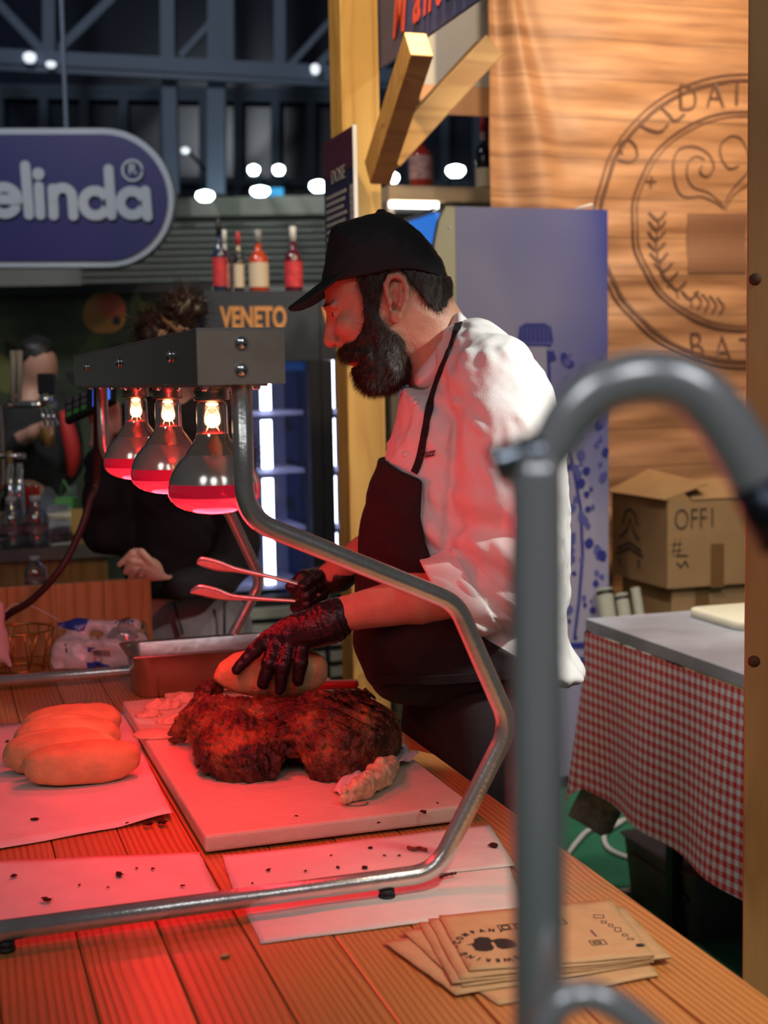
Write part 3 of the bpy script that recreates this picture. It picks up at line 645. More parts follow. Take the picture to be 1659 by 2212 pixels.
scraps = [(100, 1945, 5.5, 0), (258, 1890, 5.2, 1), (30, 1893, 4, 2), (172, 1912, 2, 3), (330, 1877, 2.6, 4), (395, 1914, 2.6, 0), (233, 1917, 1.6, 1), (295, 1876, 2, 2), (75, 1771, 4.5, 3), (320, 1781, 6, 4), (351, 1777, 7, 1), (346, 1751, 6, 2), (275, 1778, 2.2, 3), (580, 1880, 3, 0), (545, 1908, 1.6, 4), (730, 1874, 2.6, 1), (788, 1875, 4, 2), (715, 1848, 1.6, 3), (660, 1882, 2, 1), (1066, 1828, 6, 4), (830, 1848, 2, 0), (862, 1848, 2, 1), (800, 1832, 3, 2), (16, 1602, 3.4, 3), (14, 1632, 2.6, 4), (40, 1665, 5, 0)]
on_board = [(915, 1755, 4.5, 1), (818, 1778, 2.5, 2), (640, 1763, 2, 3), (945, 1735, 2, 4)]
def scrap_label(x, y, r):
    sheet_ = 'paper under the bread rolls' if y < 1800 and x < 400 else ('paper between board corner and lamp base' if x < 480 else 'paper along the end of the cutting board')
    return ('tiny brown speck' if r < 2.3 else 'small brown scrap' if r < 4.2 else 'large dark scrap') + ' of roast meat on the ' + sheet_
for lst, zz, grp in ((scraps, TZ + 0.0052, 'meat scraps on the paper'), (on_board, ZB + 0.0002, 'crumbs on the board')):
    for (x, y, r, k) in lst:
        o = link('meat_scrap', scrap_me[k], None, None, True, onZ(x, y, zz)); o.scale = (r * 0.00085,) * 3; o.rotation_euler = (0, 0, random.random() * 6.28)
        tag(o, scrap_label(x, y, r) if lst is scraps else ('brown crumb' if r > 4 else 'tiny brown crumb') + ' of roast on the cutting board in front of the joint', 'meat scrap', grp)
def strip_scrap(pts, r, lab, m=M_scrap):
    p = [onZ(x, y, TZ + 0.0055 + r) for x, y in pts]; p = smooth_path(p, 4); rr = [r * (0.6 + 0.5 * abs(math.sin(1.3 * i))) for i in range(len(p))]
    o = MB().tube(p, rr, 8).build('meat_shred', m, None, loc=p[0]); tag(o, lab, 'meat scrap')
strip_scrap([(880, 1830), (895, 1834), (905, 1832), (922, 1836)], 0.0028, 'curved pink meat shred on the paper by the board end')
strip_scrap([(950, 1896), (965, 1890), (985, 1886)], 0.0022, 'straight reddish meat shred on the paper beside the lamp tube')
o = link('bread_crumb', blob_mesh('bread_crumb', 11, M_bread, 0.6), None, None, True, onZ(487, 2066, TZ + 0.0005)); o.scale = (0.004, 0.0042, 0.004); tag(o, 'pale bread crumb alone on the bare planks', 'crumb')

# ------------------------------------------------------------------ roast
ZR = ZB
r = SDF((-0.50, 2.12, ZR - 0.004), (0.12, 2.62, ZR + 0.17), 0.0027)
Q = lambda x, y, D: P(x, y, D)
r.ell(Q(530, 1602, 2.34), (0.092, 0.130, 0.062), 0.03)
r.ell(Q(725, 1588, 2.34), (0.108, 0.135, 0.074), 0.03)
r.cone(Q(460, 1562, 2.38), Q(760, 1548, 2.38), 0.040, 0.046, 0.03)
r.ell(Q(800, 1598, 2.38), (0.050, 0.09, 0.062), 0.025)
r.ell(Q(545, 1652, 2.255), (0.068, 0.050, 0.046), 0.02); r.ell(Q(715, 1650, 2.25), (0.056, 0.055, 0.046), 0.02)
r.ell(Q(470, 1572, 2.38), (0.040, 0.07, 0.045), 0.03)
r.chain([Q(470, 1548, 2.42), Q(425, 1560, 2.45), Q(395, 1572, 2.46), Q(375, 1600, 2.46)], [0.034, 0.022, 0.016, 0.013], 0.02)
r.chain([Q(425, 1556, 2.45), Q(450, 1500, 2.47)], [0.018, 0.024], 0.02)
r.chain([Q(392, 1565, 2.46), Q(362, 1590, 2.46)], [0.012, 0.006], 0.008)
r.cone(Q(637, 1700, 2.16), Q(630, 1660, 2.30), 0.026, 0.020, 0.02, '-')
def scoring(x, y, z):
    ph = (x * 0.55 + z * 1.0 + y * 0.35) * 2 * math.pi / 0.023 + 1.2 * vnoise(x, y, z, 25, 4)
    m = np.clip((x + 0.13) / 0.06, 0, 1) * np.clip((z - ZR - 0.045) / 0.03, 0, 1)
    return 0.0095 * m * np.maximum(0, np.cos(ph)) ** 3
r.noise(0.0075, 20, 1); r.fold(scoring); r.noise(0.0030, 48, 2, ridge=True, stretch=(1.6, 1, 0.7)); r.noise(0.0032, 75, 3, ridge=True); r.noise(0.0022, 150, 6); r.noise(0.0020, 230, 5)
r.F = np.maximum(r.F, (ZR + 0.0004 - r.ax[2])[None, None, :]).astype(np.float32)
ro = r.build('roast_pork', M_roast, None, 0, loc=Q(640, 1640, 2.35)); tag(ro, 'large dark roasted pork joint with scored crackling on the cutting board', 'roast meat')

# pale scraps behind and beside the joint
h = SDF((-0.62, 2.45, ZB - 0.002), (-0.25, 2.88, ZB + 0.06), 0.003)
for (x, y, a, b) in ((350, 1528, 0.040, 0.016), (390, 1515, 0.036, 0.020), (320, 1545, 0.030, 0.010), (365, 1560, 0.032, 0.010)):
    p = onZ(x, y, ZB); h.ell(p, (a, a * 0.8, b), 0.008)
h.noise(0.006, 45, 3, ridge=True); h.noise(0.003, 110, 4)
h.F = np.maximum(h.F, (ZB + 0.0004 - h.ax[2])[None, None, :]).astype(np.float32)
tag(h.build('pulled_meat', M_rind, None, 0, loc=onZ(360, 1535, ZB)), 'heap of pale pulled meat and fat between roast and steel pan', 'meat')
g = SDF((-0.52, 2.45, ZB - 0.002), (-0.32, 2.75, ZB + 0.05), 0.003)
g.ell(onZ(340, 1590, ZB), (0.045, 0.03, 0.012), 0.01); g.noise(0.003, 40, 8)
g.F = np.maximum(g.F, (ZB + 0.0004 - g.ax[2])[None, None, :]).astype(np.float32)
tag(g.build('pork_rind', M_rind, None, 0, loc=onZ(340, 1590, ZB)), 'flat pale piece of pork rind next to the shank tip', 'meat')
# crumpled paper with a lump of fat
pts = [(718, 1712), (760, 1742), (905, 1640), (868, 1618)]
sheet('crumpled_paper', [pts[0], pts[3], pts[2], pts[1]], ZB + 0.0008, 'crumpled white paper scrap under a yellow lump of fat beside the roast', 'paper', M_paper, 30, 14, 0.002, 9, lambda s, t: 0.012 * abs(math.sin(7 * s)) * (0.3 + abs(t - 0.5)) + 0.006 * math.sin(13 * s + 5 * t) ** 2)
fa = SDF((-0.12, 2.02, ZB - 0.0), (0.12, 2.42, ZB + 0.07), 0.0026)
fa.chain([onZ(748, 1718, ZB + 0.016), onZ(785, 1700, ZB + 0.019), onZ(822, 1672, ZB + 0.022), onZ(845, 1650, ZB + 0.019)], [0.012, 0.019, 0.022, 0.016], 0.012); fa.noise(0.005, 50, 2, ridge=True); fa.noise(0.003, 120, 6)
tag(fa.build('fat_lump', M_fat, None, 0, loc=onZ(790, 1700, ZB + 0.004)), 'yellow lump of fat lying on crumpled white paper by the joint', 'fat')
fb = link('fat_piece', blob_mesh('fat_piece', 21, M_rind, 0.4), None, None, True, onZ(770, 1738, ZB + 0.0003)); fb.scale = (0.011, 0.009, 0.006); tag(fb, 'small pink flat piece of fat on the board below the crumpled paper', 'fat')

# ------------------------------------------------------------------ bread rolls
def bread(seed, c, L=0.096, Wd=0.046, Ht=0.034, rot=TH, tilt=0.0, name='bread_roll', label='', m=M_bread, group='bread rolls in a row', crease=True):
    R = Matrix.Rotation(rot, 3, 'Z') @ Matrix.Rotation(tilt, 3, 'X'); c = Vector(c)
    b = SDF((-L - .02, -L - .02, -L), (L + .02, L + .02, L), 0.0032)
    Rn = np.array(R)
    b.ell((0, 0, 0), (L, Wd, Ht), 0.004, Rn, pw=2.5)
    X, Y, Z = b.co()
    def cr(x, y, z):
        q = np.stack([x, y, z]).T @ Rn
        return 0.0035 * np.exp(-((q[:, 1] - 0.25 * Wd + 0.006 * np.sin(q[:, 0] * 40 + seed)) / 0.004) ** 2) * (q[:, 2] > 0) * np.clip((0.075 - np.abs(q[:, 0])) / 0.02, 0, 1)
    b.noise(0.0035, 18, seed); b.noise(0.0012, 70, seed + 1)
    if crease: b.fold(cr)
    V, Fc = b.mesh(2)
    o = raw(name, V, Fc, m, None, True, False, None, c); tag(o, label, 'bread roll', group); return o
rolls = [(0.216, 2.375, 0.0, 'plump bread roll at the end of the row nearest the lamp base tube'), (0.186, 2.462, 0.22, 'second bread roll of the row, with a cracked flour-dusted top'), (0.205, 2.545, 0.20, 'third bread roll of the row, leaning on its neighbours'), (0.222, 2.630, 0.15, 'bread roll at the end of the row nearest the steel pan')]
for i, (X, Y, t, lab) in enumerate(rolls):
    bread(i * 3 + 1, W(X, Y, TZ + 0.0385 + (0.003 if i else 0)), 0.097 - 0.002 * i, 0.0435, 0.036, TH + (-0.05, -0.02, 0.03, 0.06)[i], t, label=lab, crease=i in (1, 2))

# ------------------------------------------------------------------ steel pan
def rrect(hw, hh, rad, n=6):
    o = []
    for (sx, sy, a0) in ((1, 1, 0), (-1, 1, 90), (-1, -1, 180), (1, -1, 270)):
        for k in range(n + 1):
            a = math.radians(a0 + 90 * k / n); o.append((sx * (hw - rad) + rad * math.cos(a), sy * (hh - rad) + rad * math.sin(a)))
    return o
def loft_rr(levels, n=6):
    m = MB(); v = []; f = []; k = 4 * (n + 1)
    for (hw, hh, rad, z) in levels: v += [(x, y, z) for x, y in rrect(hw, hh, rad, n)]
    for i in range(len(levels) - 1):
        for j in range(k): f.append([i * k + j, i * k + (j + 1) % k, (i + 1) * k + (j + 1) % k, (i + 1) * k + j])
    f.append(list(range(k))[::-1]); f.append([(len(levels) - 1) * k + j for j in range(k)]); return m.add(v, f, True)
pa = thing('steel_pan', 'deep rectangular stainless steel food pan behind the roast', 'pan', W(0.560, 3.055, TZ + 0.0005), TH)
o = loft_rr([(0.158, 0.070, 0.03, 0), (0.163, 0.075, 0.032, 0.004), (0.170, 0.083, 0.034, 0.090), (0.171, 0.084, 0.034, 0.0925), (0.181, 0.0925, 0.012, 0.0945), (0.1825, 0.094, 0.012, 0.0925), (0.1835, 0.095, 0.012, 0.0935), (0.1815, 0.093, 0.012, 0.0965), (0.170, 0.082, 0.034, 0.0955), (0.168, 0.080, 0.034, 0.092), (0.161, 0.073, 0.03, 0.006), (0.156, 0.068, 0.028, 0.0025)]).build('body', M_pan, pa, world=False); auto_smooth(o, 50)
o = loft_rr([(0.160, 0.072, 0.03, 0.004), (0.1635, 0.0755, 0.03, 0.030), (0.15, 0.06, 0.03, 0.034)]).build('gravy', mat('pan_juice', (0.10, 0.025, 0.012), 0.15), pa, world=False)
# ------------------------------------------------------------------ knife with a red handle
kp = onZ(742, 1478, ZB + 0.012); kn = thing('carving_knife', 'carving knife with a red plastic handle behind the roast', 'knife', kp, math.radians(4))
ha = loft_rr([(0.050, 0.011, 0.008, -0.008), (0.054, 0.013, 0.010, -0.004), (0.054, 0.013, 0.010, 0.004), (0.050, 0.011, 0.008, 0.008)]).build('handle', mat('red_handle', (0.50, 0.012, 0.016), 0.35), kn, world=False); ha.location = (-0.022, 0, 0)
MB().prism([(-0.07, -0.012), (-0.25, -0.012), (-0.285, 0.002), (-0.27, 0.013), (-0.07, 0.013)], (0, 0, -0.001), (1, 0, 0), (0, 1, 0), (0, 0, 0.002)).build('blade', M_chrome, kn, world=False)

# ------------------------------------------------------------------ pine board, wire basket and bag at the counter end
pb = thing('pine_box', 'upright pine box side closing the end of the counter behind the bag', 'box', W(0, 3.57, TZ), TH)
zt_ = onY(325, 1250, 3.56).z - TZ; xr = sY(328, 1320, 3.56).x
for i in range(6):
    x1 = xr - i * 0.12; MB().box((x1 - 0.1196, -0.009, 0.0004), (x1, 0.009, zt_), None, 0.0015).build('board', M_board, pb, world=False)
MB().box((xr - 0.022, -0.30, 0.0004), (xr - 0.004, -0.0095, 0.02)).build('cleat', M_board, pb, world=False)
M_brass = mat('brass_wire', (0.62, 0.36, 0.10), 0.3, 1.0)
bc = onZ(38, 1452, TZ); bs = thing('wire_basket', 'round brass wire basket tapering to its base on the counter', 'basket', (bc.x, bc.y + 0.03, TZ))
def ring(R, z, r, n=40): return [(R * math.cos(2 * math.pi * k / n), R * math.sin(2 * math.pi * k / n), z) for k in range(n + 1)]
MB().tube(ring(0.082, 0.098, 0), 0.0032, 8).build('rim', M_brass, bs, world=False); MB().tube(ring(0.056, 0.004, 0), 0.003, 8).build('base_ring', M_brass, bs, world=False)
for k in range(16):
    a = 2 * math.pi * k / 16; a2 = a + (0.22 if k % 2 else -0.22)
    MB().tube([(0.082 * math.cos(a), 0.082 * math.sin(a), 0.098), (0.056 * math.cos(a2), 0.056 * math.sin(a2), 0.004)], 0.0019, 6).build('wire', M_brass, bs, world=False)
# bag of napkins in printed film
D0 = 3.30; M_film = mat('printed_film_white', (0.70, 0.66, 0.68), 0.35, 0, 0.08, 20, 0.3, 30, coat=0.3); M_blue = mat('printed_film_blue', (0.03, 0.06, 0.42), 0.35, coat=0.3); M_clear = glass('clear_film', (0.95, 0.93, 0.93), 0.5, 0.12)
bg = thing('plastic_bag', 'crumpled plastic bag printed blue and white with a barcode', 'bag', P(220, 1456, D0))
def bag_sdf(grow=0.0):
    q = SDF((-0.84, 3.20, TZ - 0.01), (-0.50, 3.48, TZ + 0.16), 0.003)
    a = P(165, 1415, D0 + 0.04); q.ell(a, (0.057 + grow, 0.055 + grow, 0.050 + grow), 0.01, pw=4.0)
    a = P(265, 1410, D0 + 0.05); q.ell(a, (0.065 + grow, 0.06 + grow, 0.052 + grow), 0.012, pw=3.0)
    q.cone(P(130, 1352, D0 + .05), P(290, 1352, D0 + .06), 0.012 + grow, 0.018 + grow, 0.03)
    q.noise(0.006, 22, 5, ridge=True); q.noise(0.003, 60, 6); q.F = np.maximum(q.F, (TZ + 0.0005 - q.ax[2])[None, None, :]).astype(np.float32); return q
bag_sdf().build('film', M_film, bg, 1)
def pxz(lst, D): return [(P(x, y, D).x, P(x, y, D).z) for x, y in lst]
for lst in ([(110, 1350), (150, 1336), (190, 1338), (178, 1366), (135, 1362)], [(193, 1424), (240, 1432), (246, 1446), (193, 1450)], [(193, 1392), (225, 1400), (222, 1410), (193, 1404)]):
    q = bag_sdf(0.0016); q.clip_poly(pxz(lst, D0 + 0.02)); q.build('blue_print', M_blue, bg, 0)
q = bag_sdf(0.0022); q.clip_poly(pxz([(196, 1402), (240, 1397), (242, 1418), (199, 1425)], D0)); q.clip((q.ax[1] - (D0 + 0.03))[None, :, None] + 0 * q.F); lo = q.build('barcode_label', mat('pink_label', (0.75, 0.60, 0.58), 0.5), bg, 0)
bvb = bvh_of([lo])
for k in range(14):
    x = 202 + k * 2.6; a, _ = hit(bvb, x, 1405, 0.0006); b, _ = hit(bvb, x + 1.2, 1417, 0.0006)
    if a and b: MB().bar(a, b, 0.0009 if k % 3 else 0.0016, 0.0004, (0, 1, 0)).build('barcode_bar', M_ink, bg)
bva = bvh_of([c for c in bpy.data.objects if c.parent == bg and c.name.startswith('film')])
a, _ = hit(bva, 141, 1391, 0.001); b, _ = hit(bva, 144, 1409, 0.001)
if a and b: MB().bar(a, b, 0.004, 0.0008, (0, 1, 0)).build('print_mark', M_ink, bg)
for (x0, x1) in ((248, 262), (266, 272), (276, 290)):
    a, _ = hit(bva, x0, 1347, 0.001, D0); b, _ = hit(bva, x1, 1341, 0.001, D0); MB().bar(a, b, 0.005, 0.0008, (0, 1, 0)).build('print_mark', M_blue, bg)
cl = SDF((-0.68, 3.24, TZ), (-0.48, 3.50, TZ + 0.15), 0.003); cl.ell(P(275, 1395, D0 + 0.07), (0.060, 0.075, 0.070), 0.01); cl.noise(0.006, 25, 3, ridge=True); cl.F = np.maximum(cl.F, (TZ + 0.001 - cl.ax[2])[None, None, :]).astype(np.float32)
cl.build('clear_film', M_clear, bg, 1)
MB().tube(smooth_path([P(5, 1335, 3.28), P(20, 1312, 3.3), P(35, 1305, 3.32), P(70, 1310, 3.34), P(128, 1340, 3.36)], 6), 0.0013, 6).build('tie_string', M_white, bg)
tw = SDF((-1.02, 3.02, TZ), (-0.83, 3.26, TZ + 0.19), 0.0035); tw.chain([P(-30, 1440, 3.14), P(0, 1400, 3.14), P(-3, 1310, 3.14)], [0.03, 0.018, 0.010], 0.02); tw.chain([P(0, 1400, 3.14), P(22, 1440, 3.13)], [0.012, 0.007], 0.01); tw.noise(0.004, 40, 2)
tw.F = np.maximum(tw.F, (TZ + 0.001 - tw.ax[2])[None, None, :]).astype(np.float32)
tag(tw.build('paper_napkin', mat('pale_napkin', (0.75, 0.62, 0.62), 0.6), None, 1, loc=P(-20, 1450, 3.14)), 'twisted pale napkin standing in front of the wire basket', 'napkin')

# ------------------------------------------------------------------ kraft paper bags
bags = [([(905, 2062), (1330, 1990), (1423, 2110), (1078, 2172)], 'kraft paper bag at the bottom of the stack, turned askew'),
        ([(828, 2036), (1262, 1965), (1402, 2085), (985, 2150)], 'kraft paper bag, second from the bottom of the stack, with a torn edge'),
        ([(868, 2012), (1300, 1958), (1412, 2080), (1000, 2132)], 'kraft paper bag, third from the bottom of the stack'),
        ([(904, 1994), (1346, 1960), (1450, 2071), (978, 2126)], 'kraft paper bag poking out past its neighbours in the stack'),
        ([(925, 1987), (1312, 1947), (1408, 2072), (994, 2116)], 'kraft paper bag just under the printed top bag'),
        ([(947, 1979), (1318, 1943), (1415, 2067), (1014, 2099)], 'top kraft paper bag of the stack, printed with a round hat-and-faces emblem')]
top = None
for i, (c, lab) in enumerate(bags):
    z = TZ + 0.0009 + i * 0.0021
    t = thing('paper_bag', lab, 'paper bag', onZ(*[sum(q[k] for q in c) / 4 for k in (0, 1)], z), 0, 'kraft bags on the counter')
    sheet('lower_ply', c, z, None, None, M_kraft, 20, 12, 0.0002, 30 + i, None, None, t, 0.0004)
    top = sheet('upper_ply', c, z + 0.0006, None, None, M_kraft, 20, 12, 0.0006, 50 + i, (lambda s, t_: 0.006 * max(0, t_ - 0.8) * max(0, s - 0.3)) , None, t, 0.0004)
    topt = t
bt = bvh_of([top]); ZP = TZ + 0.0009 + 5 * 0.0021 + 0.004
c0 = onZ(1067, 2041, ZP - 0.002); ax = (onZ(1318, 1943, ZP) - onZ(947, 1979, ZP)).normalized(); ay = Vector((-ax.y, ax.x, 0))
def on_bag(q):
    r_ = bt.ray_cast(Vector((q.x, q.y, TZ + 0.2)), Vector((0, 0, -1))); z = r_[0].z if r_[0] else ZP - 0.003
    return Vector((q.x, q.y, z + 0.0009 + max(0, q.z - c0.z)))
def ring_text(word, a0, a1, R, size):
    for k, ch in enumerate(word):
        a = math.radians(a0 + (a1 - a0) * k / max(1, len(word) - 1)); o = c0 + ax * R * math.cos(a) + ay * R * math.sin(a)
        up = ax * math.cos(a) + ay * math.sin(a); rt = up.cross(UZ)
        if ch == '-': b = MB().bar(o - rt * size * 0.3 + up * size * .3, o + rt * size * 0.3 + up * size * .3, 0.0015, 0.0002); b.build('printed_dash', M_ink, topt, fn=on_bag); continue
        put_text('printed_letter', ch, size, M_ink, topt, o, rt, up, 0, 0.0006, 0.8, 'CENTER', fn=on_bag)
ring_text('-COMPANY', 172, 62, 0.040, 0.0125); ring_text('BREWERING', -42, -158, 0.040, 0.0125)
def blot(name, pts, cx, cy, s=1.0):
    b = MB(); n = len(pts); v = [c0 + ax * (cx + x * s) + ay * (cy + y * s) for x, y in pts]; v.append(sum(v, Vector()) / n)
    b.add(v, [[i, (i + 1) % n, n] for i in range(n)]); b.build(name, M_ink, topt, fn=on_bag)
for sx in (-1, 1):                                       # two heads back to back, one hatted
    blot('printed_head', [(sx * x * 0.001, y * 0.001) for x, y in ((3, 14), (10, 17), (20, 15), (24, 8), (26, 2), (24, -3), (26, -8), (20, -13), (13, -15), (6, -14), (2, -8), (2, 4))], 0, 0)
blot('printed_hat', [(-0.030, 0.006), (-0.018, 0.009), (-0.017, 0.019), (-0.008, 0.024), (0.002, 0.020), (0.003, 0.012), (0.010, 0.013), (0.006, 0.007), (-0.012, 0.002)], -0.002, 0.002)
def frame(cx, cy, w_, h_, t=0.0011, rot=0.0):
    o = c0 + ax * cx + ay * cy; a = ax * math.cos(rot) + ay * math.sin(rot); b_ = ay * math.cos(rot) - ax * math.sin(rot); m = MB()
    for (p, q) in (((0, 0), (w_, 0)), ((w_, 0), (w_, h_)), ((w_, h_), (0, h_)), ((0, h_), (0, 0))): m.bar(o + a * p[0] + b_ * p[1], o + a * q[0] + b_ * q[1], t, 0.0002)
    m.build('printed_frame', M_ink, topt, fn=on_bag)
frame(0.020, 0.040, 0.085, 0.016); 
for k in range(5): frame(0.024 + k * 0.016, 0.043, 0.009, 0.010, 0.002)
frame(0.112, -0.030, 0.018, 0.014); frame(0.116, -0.026, 0.008, 0.006, 0.002)
for (cx, cy, w_, h_) in ((0.142, 0.048, 0.012, 0.010), (0.145, 0.030, 0.006, 0.007), (0.150, 0.018, 0.005, 0.008), (0.152, 0.002, 0.007, 0.012), (0.156, -0.012, 0.006, 0.006), (0.158, -0.024, 0.007, 0.005)): frame(cx, cy, w_, h_, 0.0010, -0.3)
blot('printed_crest', [(-0.006, 0), (-0.003, 0.005), (0.003, 0.005), (0.006, 0.001), (0.004, -0.004), (-0.003, -0.005)], 0.166, -0.043)
put_text('printed_line', 'www', 0.006, mat('purple_ink', (0.18, 0.06, 0.16), 0.6), topt, c0 + ax * 0.124 + ay * 0.014, -ay, ax, 0, 0.0002, 1.5, fn=on_bag)
# ------------------------------------------------------------------ the carver
DM = 2.62; SM = DM / F
def q2(lst, D=DM): return [(P(x, y, D).x, P(x, y, D).z) for x, y in lst]
def sm2(lst, n=5, D=DM):
    """smooth closed outline from pixel points, as (x, z) in the plane at depth D"""
    return [(v.x, v.y) for v in smooth_path([Vector((a, b, 0)) for a, b in q2(lst, D)], n, True)]
def m3(x, y, dy=0.0): return P(x, y, DM + dy)
M_skin = mat('skin', (0.56, 0.30, 0.20), 0.48, 0, 0.07, 40, 0.15, 260, sss=0.12)
M_hair = mat('dark_brown_hair', (0.022, 0.012, 0.008), 0.55, 0, 0.3, 120)
M_cap = mat('black_cotton', (0.012, 0.012, 0.014), 0.75, 0, 0.15, 60, 0.15, 500)
M_jacket = mat('white_cotton', (0.80, 0.79, 0.77), 0.8, 0, 0.02, 30, 0.12, 380)
M_apron = mat('black_apron_cloth', (0.011, 0.008, 0.010), 0.85, 0, 0.2, 40, 0.15, 400)
M_glove = mat('black_nitrile', (0.020, 0.010, 0.013), 0.24, 0, 0.1, 30, 0.25, 220)
M_button = mat('pearl_button', (0.85, 0.80, 0.76), 0.25)

CW = W(0.968, 2.445, 0)                              # between the feet, beside the counter
pr = thing('person', 'bearded man in a white chef jacket, black cap and black apron carving the roast', 'person', CW)

# head and neck
hd = SDF((-0.14, 2.44, 1.42), (0.18, 2.80, 1.88), 0.0024)
prof = sm2([(704, 600), (702, 640), (707, 664), (718, 682), (727, 700), (733, 722), (737, 745), (742, 762), (752, 772), (764, 779), (768, 790), (772, 806), (782, 822), (805, 830), (838, 815), (870, 785), (900, 755), (960, 715), (969, 660), (968, 600), (945, 552), (908, 514), (862, 488), (812, 479), (762, 496), (725, 542)], 4)
hd.inflate(prof, DM, 0.080, 0.082, 0.02)
hd.cone(m3(905, 700), m3(965, 840), 0.058, 0.066, 0.03); hd.cone(m3(930, 690), m3(1010, 800), 0.050, 0.060, 0.03)
for sy in (-1, 1):
    hd.ell(m3(752, 703, sy * 0.044), (0.024, 0.026, 0.022), 0.02)                      # cheekbone
    hd.ell(m3(722, 676, sy * 0.034), (0.013, 0.017, 0.0125), 0.008, op='-')             # eye socket
    hd.cone(m3(709, 664, sy * 0.010), m3(722, 659, sy * 0.052), 0.0085, 0.007, 0.008)    # brow
    hd.ell(m3(731, 676, sy * 0.034), (0.0125, 0.0135, 0.0120), 0.003)                   # lids
    hd.ell(m3(721, 679, sy * 0.035), (0.0060, 0.0125, 0.0021), 0.0012, op='-')
    hd.ell(m3(738, 741, sy * 0.0165), (0.0125, 0.0095, 0.0095), 0.006)                  # wing of the nose
hd.cone(m3(716, 682), m3(715, 734), 0.0095, 0.0135, 0.010); hd.ell(m3(717, 737), (0.0125, 0.0125, 0.0115), 0.006)
for sy in (-1, 1): hd.ell(m3(728, 750, sy * 0.011), (0.0062, 0.0042, 0.0050), 0.002, op='-')
hd.ell(m3(757, 768), (0.011, 0.022, 0.007), 0.005); hd.ell(m3(767, 783), (0.0130, 0.030, 0.0085), 0.005)
hd.cone(m3(756, 775, -0.03), m3(760, 775, 0.03), 0.0022, 0.0022, 0.003, '-')
for sy in (-1, 1):                                                                     # ears
    e0 = 0.079 * sy; ey = lambda k: e0 + sy * k
    hd.ell(m3(854, 645, ey(0.002)), (0.017, 0.007, 0.032), 0.006)
    path = [(838, 640), (834, 615), (842, 598), (858, 594), (872, 603), (878, 622), (877, 645), (870, 668), (862, 682)]
    hd.chain([m3(x, y, ey(0.010 + 0.004 * math.sin(i * 0.4))) for i, (x, y) in enumerate(path)], [0.0050, 0.0052, 0.0052, 0.0052, 0.0052, 0.005, 0.0048, 0.0046, 0.005], 0.003)
    hd.ell(m3(855, 685, ey(0.006)), (0.011, 0.0065, 0.012), 0.006)
    hd.chain([m3(866, 612, ey(0.008)), m3(867, 635, ey(0.009)), m3(862, 660, ey(0.009))], [0.0035, 0.004, 0.004], 0.003)
    hd.ell(m3(850, 645, ey(0.009)), (0.0085, 0.008, 0.016), 0.004, op='-'); hd.ell(m3(851, 662, ey(0.004)), (0.0045, 0.010, 0.0075), 0.003, op='-')
    hd.ell(m3(842, 652, ey(0.007)), (0.0055, 0.0045, 0.008), 0.004)
hd.noise(0.0006, 90, 2)
Vh, Fh = hd.mesh(1)
# trunk, arms and legs under the clothes
def body_mesh():
    b = SDF((-0.22, 2.22, 0.0), (0.45, 3.02, 1.52), 0.008)
    b.cone(m3(1010, 830), m3(1010, 1250), 0.10, 0.12, 0.05)
    L = W(0, -1, 0) * 0.09
    for sg in (1, -1):
        hip = CW + L * sg + UZ * 0.93; b.cone(hip, CW + L * sg * 1.1 + UZ * 0.50, 0.062, 0.055, 0.02); b.cone(CW + L * sg * 1.1 + UZ * 0.50, CW + L * sg * 1.1 + UZ * 0.09, 0.060, 0.042, 0.02)
        b.cone(CW + L * sg * 1.1 + UZ * 0.05, CW + L * sg * 1.1 + UZ * 0.045 - EX * 0.13, 0.04, 0.032, 0.02)
    b.cone(m3(1010, 1250), CW + UZ * 0.93, 0.11, 0.085, 0.03)
    for sg in (1, -1): b.cone(m3(1040, 830), m3(1075, 850, -0.17 * sg), 0.06, 0.055, 0.04)
    b.cone(m3(1075, 850, -0.17), m3(1115, 1240, -0.205), 0.052, 0.045, 0.02); b.cone(m3(1075, 850, 0.17), m3(1060, 1180, 0.20), 0.052, 0.045, 0.02)
    b.F = np.maximum(b.F, (0.012 - b.ax[2])[None, None, :]).astype(np.float32)
    return b.mesh(1)
Vb, Fb = body_mesh()
fa_ = SDF((-0.12, 2.30, 1.05), (0.32, 2.56, 1.36), 0.003)
fa_.chain([m3(1115, 1245, -0.205), m3(1010, 1272, -0.20), m3(900, 1293, -0.195), m3(745, 1326, -0.185)], [0.046, 0.049, 0.044, 0.0305], 0.01); fa_.noise(0.0012, 40, 4)
fr_ = SDF((-0.15, 2.66, 1.14), (0.25, 2.92, 1.36), 0.003)
fr_.chain([m3(1060, 1180, 0.20), m3(900, 1170, 0.19), m3(790, 1195, 0.18), m3(715, 1245, 0.17)], [0.046, 0.044, 0.036, 0.029], 0.01)
V = [Vh, Vb]; Fs = [Fh, Fb + len(Vh)]; n = len(Vh) + len(Vb)
for g_ in (fa_, fr_):
    a, b = g_.mesh(1); V.append(a); Fs.append(b + n); n += len(a)
raw('body', np.concatenate(V), np.concatenate(Fs), M_skin, pr, True, True)
for sy in (-1, 1):
    c = m3(731, 676, sy * 0.034)
    ey_ = MB().lathe([(0, -0.0112)] + [(0.0112 * math.cos(a), 0.0112 * math.sin(a)) for a in np.linspace(-1.4, 1.4, 14)] + [(0, 0.0112)], 20).build('eye', mat('eye_white', (0.75, 0.68, 0.62), 0.15), pr, world=False, loc=c - CW + Vector((0.0002, 0, 0)))
    MB().lathe([(0.0054, 0.0), (0.0040, 0.0016), (0, 0.0020)], 16, Matrix.Translation((-0.0102, sy * 0.0012, -0.0026)) @ Matrix.Rotation(-math.pi / 2, 4, 'Y')).build('iris', mat('brown_iris', (0.03, 0.012, 0.006), 0.1), ey_, world=False)

